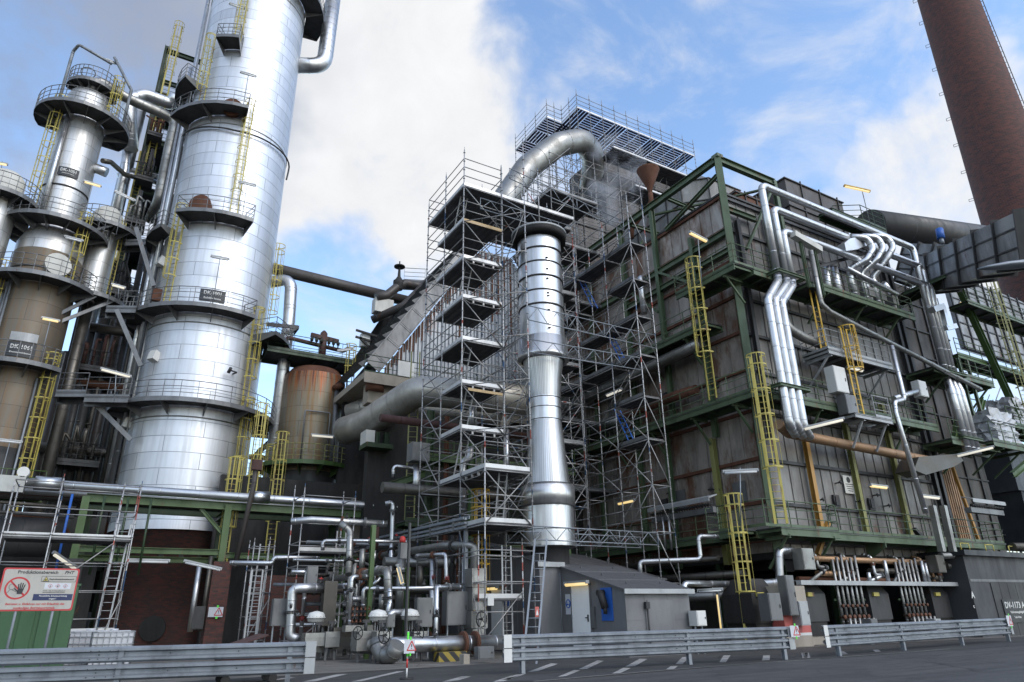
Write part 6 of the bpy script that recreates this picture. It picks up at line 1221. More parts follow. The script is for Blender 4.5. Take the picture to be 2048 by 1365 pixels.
MB().lathe([(.87, 20.2), (.87, 24.9)], 40).build('shell', M['shell2'], T.o, local=True); MB().lathe([(.85, 24.9), (.85, 26.6), (.6, 27.0), (0, 27.1)], 32).build('head', M['cream'], T.o, local=True); ring_platform(T.o, .9, 2.1, T.front-130, T.front+130, 25.1); ring_platform(T.o, .9, 2.1, T.front-30, T.front+120, 20.1)
MB().path([T.p(T.front, .5, 20.2), T.p(T.front, .5, 14), T.p(T.front-10, .6, 2)], .34, 14, .3, 1).build('bottom_pipe', M['alu_dark'], T.o, local=True)
m = MB(); m.beam(T.p(T.front+10, 1.9, 20.0), T.p(T.front-60, 3.0, 17.2), .12, .2); m.beam(T.p(T.front+40, 1.9, 20.0), T.p(T.front-60, 3.2, 16.7), .12, .2); m.beam(T.p(T.front+10, 1.9, 25.0), T.p(T.front-60, 2.6, 23.4), .1, .16); m.build('brace', M['steel'], T.o, local=True)
T.ladder(T.front+60, 20.1, 25.1, cage0=9)
T = Tower('edge_column', 'small grey column with pale drum head cut by the left edge', 100.45, 46.5, .95)
MB().lathe([(.95, 4), (.95, 24.9)], 40).build('shell', M['shell2'], T.o, local=True); MB().lathe([(1.0, 24.9), (1.0, 26.5), (.7, 26.9), (0, 27)], 32).build('head', M['cream'], T.o, local=True); ring_platform(T.o, 1.0, 2.0, T.front-120, T.front+140, 24.9); T.ladder(T.front-5, 6, 14.5)
pole_lamp('small lit lamp at the left edge above the pale drum head', Q(4, 328, D=46), (1, 0, .1), .5, Q(-6, 380, D=46), 1)
# rust streaked tank
T = Tower('rusty_tank', 'upright tank with orange rust streaks and dark rusty top', 76.1, 46.0, 2.03, 'tank')
MB().lathe([(2.0, 1.0), (2.0, 9.9)], 56).build('skirt', M['dark'], T.o, local=True); MB().lathe([(2.03, 9.9), (2.03, 16.0), (1.97, 16.4)], 64).build('shell', M['tank'], T.o, local=True); MB().lathe([(1.97, 16.4), (1.6, 16.9), (.8, 17.15), (0, 17.2)], 48).build('domed_top', M['rust'], T.o, local=True)
p_ = ring_platform(T.o, 2.05, 3.15, T.front-95, T.front+75, 10.2, 'green2', 'olive')
T.ladder(T.front-62, 4.5, 10.4); T.ladder(T.front+62, 10.2, 17.6)
MB().path([T.p(T.front-10, 2.3, 10.4), T.p(T.front-10, 2.3, 13.6), T.p(T.front+30, 2.3, 13.6), T.p(T.front+30, 2.3, 10.6)], .05, 8).build('gauge_loop', M['steel'], T.o, local=True); MB().path([T.p(T.front+42, 2.2, 10.4), T.p(T.front+42, 2.2, 15.2)], .17, 10).build('riser_pipe', M['steel'], T.o, local=True)
m = MB(); m.tube(T.p(T.front+38, 2.1, 15.4), T.p(T.front+38, 2.9, 15.5), .2, 12); m.build('nozzle', M['rust'], T.o, local=True)
L1 = T.o.location
walkway('dark walkway with railing and rusty valves above the rust streaked tank', [L1+V((-3.6, -1.6, 0)), L1+V((2.9, -1.6, 0))], (0, 2.4, 0), 17.6, 'dkgreen', [[L1+V((-3.6, -1.6, 0)), L1+V((2.9, -1.6, 0))], [L1+V((-3.6, .8, 0)), L1+V((2.9, .8, 0))]], [])
m = MB(); c = L1+V((0.1, -.9, 17.6)); m.tube(c, c+V((0, 0, 1.9)), .24, 14); m.tube(c+V((0, 0, 1.9)), c+V((0, 0, 2.1)), .24, 14, .08); m.build('relief_pipe', M['rustred'], None, 'stout rusty relief pipe standing above the tank walkway', 'pipe')
m = MB(); c = L1+V((-1.0, -.9, 18.75)); m.path([c+V((-1.35, 0, -1.1)), c+V((-1.35, 0, 0)), c+V((2.5, 0, -.3)), c+V((2.9, 0, 0))], .14, 10, .3); m.build('valve_header', M['rustred'], None, 'rusty horizontal header with small valves above the tank walkway', 'pipe')
t = thing('valve_row', 'cross piece with hanging black valves on the rusty relief pipe', 'valve', c+V((1.1, 0, .6))); MB().beam(c+V((.2, -.1, .45)), c+V((2.1, -.1, .3)), .2, .28).build('cross_piece', M['rustred'], t)
for i in range(6): k = c+V((.25+.32*i+(.2 if i > 2 else 0), -.3, .05)); m = MB(); m.tube(k+V((0, 0, -.3)), k+V((0, 0, .3)), .045, 6); m.tube(k+V((0, 0, -.1)), k+V((0, 0, .1)), .11, 8); m.build('valve', M['black'], t)
jbox('white cabinet on a post above the tank walkway', L1+V((2.9, -1.2, 18.9)), (.62, .45, .95), 'white'); m = MB().tube(L1+V((2.9, -1.2, 17.6)), L1+V((2.9, -1.2, 18.9)), .09, 8); m.build('cabinet_post', M['dark'], None, 'dark post carrying the white cabinet above the tank walkway', 'post')
m = MB(); c = L1+V((2.1, -1.6, 19.9)); 
for a, b in (((0, 0, 0), (4.6, 0, -.55)), ((0, 0, -.5), (4.2, 0, -.95)), ((.3, 0, -.5), (2.4, 0, -2.2)), ((1.1, 0, -.6), (3.4, 0, -1.9))): m.beam(c+V(a), c+V(b), .12, .14)
m.build('slanted_bracket', M['black'], None, 'black slanted steel bracket between the tank walkway and the slanted roof', 'bracket')
pole_lamp('bright tube lamp low on the rust streaked tank', Q(645, 872, D=43.2), (1, -.1, 0), 1.3, None, 2); pole_lamp('tube lamp at the right end of the tank walkway', Q(690, 700, D=44), (1, 0, .35), 1.0, None, 0)
# steel process frame between the columns
def frame(label, x0, x1, y0, y1, z1, step, mat, name='process_frame', nx=2, floors=True):
    t = thing(name, label, 'frame', ((x0+x1)/2, (y0+y1)/2, 0)); xs = [x0+(x1-x0)*i/(nx-1) for i in range(nx)]
    for x in xs:
        for y in (y0, y1): MB().ibeam((x, y, 0), (x, y, z1), .34, .34, (1, 0, 0)).build('column', M[mat], t)
    z = step
    while z <= z1:
        m = MB()
        for y in (y0, y1): m.ibeam((x0, y, z), (x1, y, z), .25, .4)
        for x in xs: m.ibeam((x, y0, z-.02), (x, y1, z-.02), .25, .36)
        m.build('floor_beam', M[mat], t)
        if floors and z < z1-1: MB().box((x0, y0, z+.22), (x1, y1, z+.27)).build('floor_plate', M['black'], t); rail_mb([(x0, y0, z+.27), (x1, y0, z+.27)]).build('railing', M['steel'], t)
        z += step
    return t
frame('tall dark green steel frame rising between the slim column and the largest column', -1.9, .9, 51.5, 55.5, 45.5, 4.5, 'dkgreen')
frame('broad dark steel frame filling the gap between the two column groups', -3.8, 1.2, 56, 62, 27.5, 3.9, 'dark', nx=3)
frame('dark steel frame behind the largest column and the rusty tank', 7.2, 13.5, 52, 60, 14, 3.5, 'dark', nx=3)
frame('dark steel frame behind the brown stained column at the far left', -14, -5.4, 56, 62, 12, 3.9, 'dark', nx=3)
for i, (x, y, r, z0, z1, lb) in enumerate(((-2.5, 54, 1.0, 2, 26, 'left'), (.2, 58, 1.5, 2, 23, 'middle'), (-1.0, 66, 2.6, 0, 24, 'rear'))): 
    t = thing('dark_vessel', 'dark upright vessel inside the steel frame between the columns, the %s one' % lb, 'vessel', (x, y, z0)); MB().lathe([(r, 0), (r, z1-z0), (r*.7, z1-z0+.4), (0, z1-z0+.6)], 28).build('shell', M['black'], t, local=True)
ladder_thing('long yellow ladder climbing the tall dark green frame, lower flight', PA(92.1, 50.3)[:2], 270, 24.8, 33, 'yellow', cage0=9, railw=.12); ladder_thing('long yellow ladder climbing the tall dark green frame, upper flight with cage top', PA(91.55, 50.5)[:2], 270, 33, 46, 'yellow', cage0=9, railw=.12)
mb = MB(); t = thing('louvre_bank', 'dark stack of louvres seen in the gap right of the brown column ladder', 'louvre', PA(93.5, 60, 12)); c = PA(94.0, 60, 0)
for i in range(9): mb.beam(c+V((-1.0, 0, 13.0+i*.42)), c+V((1.2, 0, 13.0+i*.42)), .5, .12, (0, .5, 1))
mb.build('blades', M['dark'], t)
rng = random.Random(3); names = ['left', 'second', 'third', 'fourth', 'fifth', 'sixth', 'seventh', 'right']
for i, (az_, D_, r, z0, z1, mm) in enumerate(((92.9, 49, .22, 2, 19, 'dark'), (92.3, 49.5, .3, 2, 24, 'dark'), (91.7, 49, .14, 2, 30, 'alu_dark'), (91.2, 50, .34, 2, 23, 'blackpipe'), (90.6, 49.6, .2, 2, 26, 'dark'), (90.2, 49, .12, 2, 32, 'alu_dark'), (94.0, 50, .4, 2, 17.5, 'blackpipe'), (93.1, 52, .45, 2, 40, 'alu'))):
    pipe_thing('vertical pipe among the dark pipes between the columns, %s of eight' % names[i], [PA(az_, D_, z0), PA(az_, D_, z1)], r, mm, 12, 0, 1.5, group='vertical pipes between the columns')
for i, (z, y, x0, x1, r, mm, lb) in enumerate(((19.0, 48.5, -2.6, 1.0, .3, 'alu_dark', 'highest'), (15.4, 49, -2.9, .8, .28, 'rust', 'second highest'), (11.2, 49.4, -5.5, 1.0, .32, 'alu_dark', 'third highest'), (8.6, 47.5, -5.0, .6, .36, 'rust', 'lowest'))): pipe_thing('%s of the dark horizontal pipes between the column groups' % lb, [(x0, y, z), (x1, y, z), (x1+.05, y, z-3)], r, mm, 12, .5, 1.5, group='dark horizontal pipes between the columns')
for i, (z, D_, a0, a1) in enumerate(((10.2, 47.6, 93.6, 90.6), (16.2, 48, 93.4, 90.8), (21.8, 48.4, 92.6, 90.8), (27.4, 48.6, 92.4, 90.9), (31.2, 49, 92.3, 91.0), (35.4, 49.4, 92.2, 91.0))):
    p, q = PA(a0, D_), PA(a1, D_); walkway('dark service walkway crossing the gap between the column groups, %s of six from below' % ('first', 'second', 'third', 'fourth', 'fifth', 'sixth')[i], [p, q], (0, 1.5, 0), z, 'dark', [[p, q]], [])
    rk = random.Random(i+40); t = thing('pipe_cluster', 'short bent pipes standing on the dark service walkway, %s level from below' % ('first', 'second', 'third', 'fourth', 'fifth', 'sixth')[i], 'pipes', (p+q)/2+V((0, 0, z)))
    for k in range(4): c = p.lerp(q, .15+.22*k); MB().path([(c.x, c.y+.2, z+.2), (c.x, c.y+.2, z+rk.uniform(1, 2.6)), (c.x+rk.uniform(-.7, .7), c.y+.2, z+rk.uniform(1, 2.6))], rk.uniform(.05, .14), 8, .1, .7).build('bent_pipe', M[('alu_dark', 'rustred', 'dark', 'alu_dull', 'blackpipe', 'rust')[i]], t)
# connecting bridges between towers
walkway('grey bridge with railing linking the lowest ring of the largest column to the left', [PA(92.4, 43.2), PA(89.6, 42.2)], (0, 1.0, 0), 13.0, 'steel', [[PA(92.4, 43.2), PA(89.6, 42.2)]], [], beam=.3)
walkway('small grey angular landing at the left end of the lowest bridge', [PA(94.2, 44.2), PA(92.4, 43.4)], (0, 1.6, 0), 13.3, 'steel', [[PA(94.2, 44.2), PA(92.4, 43.4)]], [], beam=.25)
walkway('grey bridge with railing linking the second ring of the largest column to the left', [PA(92.3, 44.4), PA(90.3, 43.6)], (0, 1.0, 0), 18.9, 'steel', [[PA(92.3, 44.4), PA(90.3, 43.6)]], [], beam=.3)
walkway('grey bridge high between the small column and the largest column', [PA(92.0, 46.6), PA(90.6, 45.8)], (0, 1.0, 0), 24.6, 'steel', [[PA(92.0, 46.6), PA(90.6, 45.8)]], [], beam=.3)
for i, (a, b, z0, z1, w_) in enumerate(((91.6, 88.9, 12.8, 10.9, 'lowest'), (91.6, 89.2, 18.7, 15.3, 'middle'), (91.5, 89.4, 24.4, 20.5, 'highest'))): MB().beam(PA(a, 44, z0), PA(b, 43.6, z1), .14, .25).build('bridge_brace', M['steel'], None, 'slanted grey brace from the largest column to the %s bridge' % w_, 'brace', 'slanted braces under the bridges')
pole_lamp('bright tube lamp on a pole left of the largest column, lower one', Q(232, 746, D=42.5), (1, 0, -.15), 1.5, Q(228, 805, D=42.5), 2); pole_lamp('bright tube lamp on a pole left of the largest column, upper one', Q(237, 573, D=44), (1, 0, -.1), .7, Q(236, 600, D=44), 2)
pole_lamp('tube lamp on a pole at the small column head platform', Q(250, 393, D=45.5), (1, .2, -.15), 1.2, Q(232, 470, D=45.5), 0)
# chimney
T = Tower('brick_chimney', 'huge dark red brick chimney rising out of the top right corner', 18.25, 95.0, 4.0, 'chimney')
MB().lathe([(5.2, 0), (4.45, 25), (3.95, 50), (3.45, 75), (2.9, 105), (2.75, 120)], 80).build('shaft', M['chimney'], T.o, local=True)
m = MB(); zz = 20
while zz < 110:
    f = 3.95+(50-zz)*.0205 if zz < 75 else 3.45-(zz-75)*.0183
    q = V((0, 0, zz)); a = radians(T.front-86); d = V((cos(a), sin(a), 0)); s = V((-sin(a), cos(a), 0))
    pt = [q+d*f-s*.3, q+d*(f+.5)-s*.3, q+d*(f+.5)+s*.3, q+d*f+s*.3]
    for a1, b1 in zip(pt[:-1], pt[1:]): m.tube(a1, b1, .03, 5)
    zz += 4.2
m.build('step_iron', M['steel'], T.o, local=True)
m = MB(); zz = 20
while zz < 110:
    f = 3.95+(50-zz)*.0205 if zz < 75 else 3.45-(zz-75)*.0183
    a = radians(T.front+84); d = V((cos(a), sin(a), 0)); s = V((-sin(a), cos(a), 0)); q = V((0, 0, zz))+d*(f+.2)
    m.beam(q-s*.25, q+s*.25, .06, .06); m.tube(q-s*.25, q-s*.25+V((0, 0, 1)), .04, 5); m.tube(q+s*.25, q+s*.25+V((0, 0, 1)), .04, 5); m.beam(q-d*.35, q, .05, .05); zz += .9
m.build('side_ladder', M['dark'], T.o, local=True)
# ---------------- slanted hopper building with corrugated gable ----------------
def gable():
    Y = 38.0; t = thing('hopper_building', 'grey corrugated gable with rusty edge and slanted louvred roof left of the scaffold tower', 'building', (18, 41, 0))
    P = lambda px, py: Q(px, py, Y=Y)
    Lf, Ap, Rf = P(757, 752), P(930, 525), P(1085, 800)
    zb = P(800, 757).z; Lf.z = zb; Rf.z = zb; Ap = V((P(962, 500).x, Y, P(962, 500).z)); Ap2 = V((Ap.x+2.5, Y, Ap.z))
    Rf = V((Ap2.x+(Ap.x-Lf.x), Y, zb))
    def top(x):
        if x < Ap.x: return zb+(Ap.z-zb)*(x-Lf.x)/(Ap.x-Lf.x)
        if x > Ap2.x: return zb+(Ap.z-zb)*(Rf.x-x)/(Rf.x-Ap2.x)
        return Ap.z
    w = MB(); x = Lf.x+.4
    while x < Rf.x-.3:
        x2 = x+.18; 
        w.add([(x, Y, zb), (x+.11, Y, zb), (x+.11, Y, max(zb, top(x+.11))), (x, Y, max(zb, top(x)))], [(0, 1, 2, 3)])
        w.add([(x+.11, Y, zb), (x+.15, Y+.12, zb), (x+.15, Y+.12, max(zb, top(x+.15))), (x+.11, Y, max(zb, top(x+.11)))], [(0, 1, 2, 3)])
        w.add([(x+.15, Y+.12, zb), (x+.23, Y+.12, zb), (x+.23, Y+.12, max(zb, top(x+.23))), (x+.15, Y+.12, max(zb, top(x+.15)))], [(0, 1, 2, 3)])
        w.add([(x+.23, Y+.12, zb), (x+.27, Y, zb), (x+.27, Y, max(zb, top(x+.27))), (x+.23, Y+.12, max(zb, top(x+.23)))], [(0, 1, 2, 3)]); x += .27
    w.build('corrugated_wall', M['siding'], t)
    # rusty band along the slope and sagging strips
    r = MB(); n = 34
    for i in range(n):
        f = i/n; x = Lf.x+.4+(Ap.x-Lf.x-.4)*f; h = .5+.9*random.random(); r.beam((x, Y-.015, top(x)-h), (x, Y-.015, top(x)-.05), .10, .01, (0, 1, 0))
    for i in range(9): x = Ap.x-1.6+i*.5; r.beam((x, Y-.015, top(x)-4.5*random.random()-1.5), (x, Y-.015, top(x)-.2), .13, .01, (0, 1, 0))
    r.build('rust_run', M['rust'], t)
    s = (Ap-Lf); L = s.length; d = s.normalized(); up = V((-d.z, 0, d.x))
    # verge girder in plan facing the camera, with cleats
    g = MB(); a, b = Lf+up*.15+V((0, -.35, 0)), Ap+up*.15+V((0, -.35, 0)); g.prism([a-up*.0, b-up*.0, b+up*.95, a+up*.95], (0, .06, 0)); g.beam(a-up*.02, b-up*.02, .3, .06, up); g.beam(a+up*.95, b+up*.95, .3, .06, up)
    for i in range(9): 
        for k in (0, .12): q = a+d*(L*(i+.5)/9+k); g.beam(q, q+up*.9, .05, .10, d)
    g.build('verge_girder', M['steel'], t)
    a2, b2 = V((Rf.x, Y-.35, zb)), V((Ap2.x, Y-.35, Ap.z)); g = MB(); dd = (b2-a2).normalized(); u2 = V((dd.z, 0, -dd.x)); g.prism([a2, b2, b2+u2*.9, a2+u2*.9], (0, .06, 0)); g.beam(a2, b2, .3, .06, u2); g.build('verge_girder', M['steel'], t)
    # slanted roof: overlapping louvre-like sheets climbing behind
    for j in range(6):
        m = MB(); q0 = Lf+V((-.35, .2+1.05*j, 0))+up*.75; q1 = Ap+V((-.35, .2+1.05*j, 0))+up*.75; ww = V((0, 1.0, 0))
        m.prism([q0, q1, q1+ww, q0+ww], up*.05); nn = 15
        for i in range(nn): q = q0+d*(L*i/nn)+up*.05; e_ = d*(L/nn)*.98; m.add([q, q+e_, q+e_+ww, q+ww, q+up*.30, q+up*.30+ww], [(0, 1, 4), (3, 5, 2), (4, 1, 2, 5), (0, 4, 5, 3)])
        m.build('louvre_row', M['louvre'], t)
    m = MB(); m.prism([Lf+V((-.3, .3, 0)), Lf+V((-.3, 6.5, 0)), Ap+V((-.3, 6.5, 0)), Ap+V((-.3, .3, 0))], up*.3); m.build('roof_underside', M['dark'], t)
    # separate leaning slab at the left
    m = MB(); e0, e1 = Q(716, 712, D=48), Q(792, 612, D=48); m.prism([e0+V((-.45, 0, -.6)), e1+V((-.45, 0, 0)), e1+V((.45, .5, .1)), e0+V((.5, .5, -.5))], (0, .3, 0)); m.build('leaning_slab', M['dark'], t)
    pth = [Q(808, 612, D=46), Q(850, 570, D=46), Q(905, 515, D=45), Q(980, 440, D=44)]; MB().path([Q(745, 640, D=47)]+pth, .30, 14, .5, 2).build('ridge_pipe', M['blackpipe'], t)
    # concrete structure
    c = MB(); x0 = P(714, 775).x; c.box((x0, Y-1.2, zb-.75), (Rf.x+1, Y+6, zb-.35)); c.box((x0+.0, Y-1.25, zb-1.0), (Rf.x+1, Y-1.2, zb-.35)); c.box((x0+.5, Y-.6, zb-2.0), (Rf.x, Y+.3, zb-.75)); c.build('concrete_ledge', M['concrete'], t)
    c = MB(); c.box((x0-.4, Y-1.1, zb-.35), (Rf.x, Y-.6, zb+.1)); 
    rail_mb([(x0, Y-1.15, zb-.35), (Rf.x, Y-1.15, zb-.35)]).build('railing', M['dkgreen'], t)
    cx = Q(772, 900, Y=Y-.8).x
    for x in (cx, cx+7.5, cx+14): MB().box((x-.62, Y-1.2, 0), (x+.62, Y, zb-2.0)).build('concrete_column', M['concrete'], t)
    MB().box((cx+.6, Y-.9, 9.4), (cx+14, Y-.2, 10.3)).build('concrete_beam', M['concrete'], t); MB().box((cx-2.2, Y-.5, 3.4), (cx+14, Y+.1, 7.4)).build('concrete_wall', M['concrete'], t)
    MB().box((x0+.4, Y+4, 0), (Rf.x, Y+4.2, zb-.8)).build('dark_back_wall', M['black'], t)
    jb = Q(833, 806, Y=Y-1.3)
    MB().lathe([(.0, 0), (.55, 0), (.55, .5), (0, .9)], 16, (0, 0)).build('rusty_cap', M['rust'], t, local=True).location = (P(742, 795)+V((0, -.6, .2)))-t.location
    MB().box((P(778, 797).x, Y-1.3, zb-.3), (P(810, 797).x, Y-1.2, zb+.65)).build('white_patch_panel', M['white'], t)
gable()
# valve group on the slanted roof ridge
c = Q(797, 575, D=47); t = thing('ridge_valve', 'black valve with handwheel standing on the slanted roof ridge against the sky', 'valve', c)
MB().path([c+V((-1.7, 0, -1.2)), c+V((-.9, 0, -.9)), c+V((-.1, 0, 0)), c+V((.5, 0, .45)), c+V((2.1, 0, .5)), c+V((2.6, 0, -.1))], .34, 14, .5).build('pipe', M['blackpipe'], t)
MB().lathe([(.3, -.2), (.42, .2), (.42, .5), (.3, .6), (.12, .9), (.08, 1.7)], 16).build('bonnet', M['black'], t, local=True)
m = MB(); m.tube((0, 0, 1.7), (0, 0, 1.78), .42, 16); m.tube((0, 0, 1.6), (0, 0, 2.2), .05, 8); m.build('handwheel', M['black'], t, local=True)
walkway('dark railing platform beside the ridge valve against the sky', [Q(800, 565, D=49), Q(850, 555, D=49)], (0, 1.2, 0), Q(825, 562, D=49).z, 'steel', [[Q(808, 560, D=49), Q(850, 560, D=49)]], [])
m = MB(); q = Q(772, 588, D=47); m.box((q.x-.9, q.y-.4, q.z-1.7), (q.x+.5, q.y+.4, q.z-.6)); m.build('ridge_box', M['cream'], None, 'pale weathered block under the ridge valve', 'box')
# big silver duct snaking from under the ledge to behind the stack
pipe_thing('big dull silver duct curving from under the concrete ledge behind the scaffold tower', [Q(690, 862, D=40), Q(730, 850, D=38.5), Q(835, 782, D=35), Q(880, 785, D=35), Q(1060, 803, D=34)], .82, 'duct', 24, 1.8, .55, 'duct')
pipe_thing('second big duct half hidden behind the curving duct', [Q(700, 830, D=43), Q(760, 808, D=42), Q(1000, 830, D=40)], .7, 'duct', 20, 1.2, .6, 'duct')
m = MB(); a = Q(726, 888, D=37); m.box((a.x, a.y-.6, a.z-.25), (a.x+1.5, a.y+.6, a.z)); 
for x in (.2, .75, 1.3): m.ibeam((a.x+x, a.y, a.z), (a.x+x, a.y, a.z+.75), .25, .25)
m.build('duct_support', M['dkgreen'], None, 'green steel seat under the curving big duct', 'support'); m = MB().box((a.x+.0, a.y-.4, a.z), (a.x+.5, a.y+.5, a.z+.7)); m.build('seat_block', M['cream'], None, 'pale block on the green seat under the curving duct', 'block')
for i, (px0, py0, px1, py1, D_, w_) in enumerate(((945, 830, 935, 1040, 33, .3), (862, 820, 858, 1040, 34, .3))): a, b = Q(px0, py0, D=D_), Q(px1, py1, D=D_); MB().ibeam((a.x, a.y, 0), (a.x, a.y, a.z), w_, w_, (1, 0, 0)).build('green_post', M['dkgreen' if i else 'green2'], None, 'green steel post behind the scaffold tower, %s one' % ('right', 'left')[i], 'post', 'green posts behind the scaffold tower')
a = Q(893, 890, D=34.5); MB().ibeam((a.x, a.y, 0), (a.x, a.y, 11), .18, .2, (1, 0, 0)).build('rust_post', M['rust'], None, 'rust orange post behind the scaffold tower', 'post')
for i, (px, py0, py1, D_, r) in enumerate(((944, 815, 850, 31, .14), (1013, 860, 960, 30, .12), (834, 930, 990, 33, .17))): a, b = Q(px, py0, D=D_), Q(px-1, py1, D=D_); pipe_thing('vertical silver pipe behind the scaffold tower, %s one' % ('middle', 'right', 'left')[i], [a, (a.x, a.y, b.z)], r, 'alu', 12, 0, .8, group='vertical silver pipes behind the scaffold tower')
pipe_thing('silver pipe with offset bend behind the scaffold tower', [Q(941, 895, D=31), Q(941, 915, D=31), Q(926, 925, D=31), Q(926, 1030, D=31)], .16, 'alu', 12, .25, .7)
ladder_thing('pale yellow ladder on the concrete column behind the scaffold', Q(828, 800, D=36)[:2], 250, 5.0, 14.0, 'olive', cage0=-1); 
a = Q(770, 975, D=36); b = Q(860, 945, D=36); MB().ibeam(a, b, .25, .35).build('green_beam', M['green2'], None, 'sloping green beam left of the scaffold tower foot', 'beam')
jbox('grey box cluster on the concrete left of the scaffold tower', Q(836, 925, D=33), (.9, .7, .9), 'steel')
pipe_thing('thin silver pipe loop left of the scaffold tower at mid height', [Q(787, 955, D=34), Q(787, 932, D=34), Q(833, 938, D=34)], .09, 'alu', 10, .2, .7)
walkway('green walkway deep behind the scaffold tower at mid height', [(13.5, 31), (22.5, 31)], (0, 1.2, 0), 8.8, 'green2', [[(13.5, 31), (22.5, 31)]], []); walkway('lower green walkway deep behind the scaffold tower', [(12.5, 31), (22.5, 31)], (0, 1.2, 0), 5.6, 'dkgreen', [[(12.5, 31), (22.5, 31)]], [])
m = MB().box((12, 35.5, 0), (26, 36, 12.2)); m.build('dark_backing_wall', M['black'], None, 'wall with shade in its black colour deep behind the scaffold tower', 'wall')  # backdrop wall; its black colour stands for the shade back there
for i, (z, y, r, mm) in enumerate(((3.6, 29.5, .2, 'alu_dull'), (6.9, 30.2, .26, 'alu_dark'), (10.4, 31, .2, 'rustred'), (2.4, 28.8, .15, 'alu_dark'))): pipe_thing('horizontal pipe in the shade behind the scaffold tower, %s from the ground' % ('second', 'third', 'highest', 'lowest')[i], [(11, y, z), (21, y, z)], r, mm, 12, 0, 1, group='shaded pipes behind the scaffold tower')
c = Q(700, 905, D=40)
# ---------------- far right: ducts, panel wall, frames, dark building ----------------
pipe_thing('large black round duct running behind the furnace roof toward the chimney', [Q(1740, 452, Y=27), Q(1960, 478, Y=27)+V((0, 0, .0)), Q(2040, 492, Y=30)], 1.35, 'ductblack', 32, 0, 4.2, 'duct')
def rect_duct(label, a, b, w, h, mat, n):
    a, b = V(a), V(b); d = (b-a).normalized(); x = d.cross(V((0, 0, 1))).normalized(); u = x.cross(d); t = thing('rect_duct', label, 'duct', (a+b)/2); MB().beam(a, b, w, h).build('casing', M[mat], t); m = MB()
    for i in range(n+1): p = a.lerp(b, i/n); m.beam(p-d*.05, p+d*.05, w+.28, h+.28)
    for f in (-.18, .2): m.beam(a+u*h*f-x*(w/2+.04)*0, b+u*h*f, w+.14, .08)
    m.build('stiffener_frame', M['dark'], t); return t
rect_duct('mottled grey rectangular duct sloping up to the right edge in front of the chimney', Q(1885, 545, X=46), Q(2080, 470, X=38), 1.8, 2.6, 'duct2', 5)
rect_duct('mottled grey rectangular duct end behind the far pipe trio', Q(1815, 530, X=49), Q(1905, 535, X=49), 2.0, 2.8, 'duct2', 3)
t = thing('panel_wall', 'grey panelled wall with dark ribs receding at the far right below the chimney', 'wall', (60, 26.5, 12)); y = 26.0
a = Q(1935, 560, Y=y); b = Q(2100, 640, Y=y); z1 = a.z; MB().box((a.x-4, y, z1-7.2), (b.x+10, y+.3, z1)).build('panels', M['duct2'], t); m = MB(); x = a.x-4
while x < b.x+10: m.box((x, y-.12, z1-7.2), (x+.14, y, z1+.15)); x += 1.55
for k in range(7): m.box((a.x-4, y-.07, z1-.3-k*1.15), (b.x+10, y, z1-.2-k*1.15))
m.build('rib', M['dark'], t)
t = thing('blue_motor', 'small blue motor on a bracket beside the mottled duct', 'motor', Q(1880, 470, D=50)); q = t.location; MB().tube(q+V((0, 0, -.3)), q+V((.1, 0, .45)), .24, 14).build('housing', M['blue'], t); MB().tube(q+V((-.02, 0, -.7)), q+V((0, 0, -.3)), .14, 10).build('shaft', M['galv'], t)
walkway('green triangular platform under the mottled duct', [Q(1800, 560, D=49), Q(1950, 580, D=47)], (1.6, 2.5, 0), Q(1880, 555, D=48).z, 'green', None, []); walkway('green walkway descending row at the far right under the panel wall', [(46, 22.0), (60, 22.0)], (0, -1.2, 0), 16.6, 'green2', None, [])
walkway('green walkway at the far right edge with yellow ladder', [(47, 21.0), (58, 21.0)], (0, -1.2, 0), 20.2, 'green', None, [])
ladder_thing('tall olive caged ladder at the far right behind the wrapped bundle', (50.5, 19.6), 230, 10, 22, 'olive')
m = MB(); m.ibeam((47.2, 20.5, 24), (52.4, 20.5, 9.0), .35, .4); m.ibeam((47.6, 20.3, 8.8), (56, 20.3, 12.3), .3, .35); m.ibeam((44.5, 20.5, 13.5), (41.8, 20.5, 9.8), .25, .3); m.ibeam((47, 20.5, 13.6), (43.6, 20.5, 9.8), .22, .28); m.ibeam((54, 21, 0), (54, 21, 12), .35, .35); m.build('braced_frame', M['green2'], None, 'green braced steel frame at the far right edge', 'frame')
rngq = random.Random(11)
t = thing('far_scaffold', 'distant dense scaffold against the sky at the far right', 'scaffold', (62, 27, 0)); lg = Bag('ledger', M['tubed'], t); st = Bag('standard', M['tubed'], t)
for i in range(9):
    for j in range(3): st.new().tube((50+i*2.2, 25+j*2, 2), (50+i*2.2, 25+j*2, 16.4), .045, 5)
for k in range(8):
    for j in range(3): lg.new().tube((50, 25+j*2, 2+k*2), (67.6, 25+j*2, 2+k*2), .045, 5)
    for i in range(8): lg.new().tube((50+i*2.2, 25+2*(i % 2), 2+k*2), (52.2+i*2.2, 25+2*(i % 2), 4+k*2), .04, 5)
lg.done(); st.done()
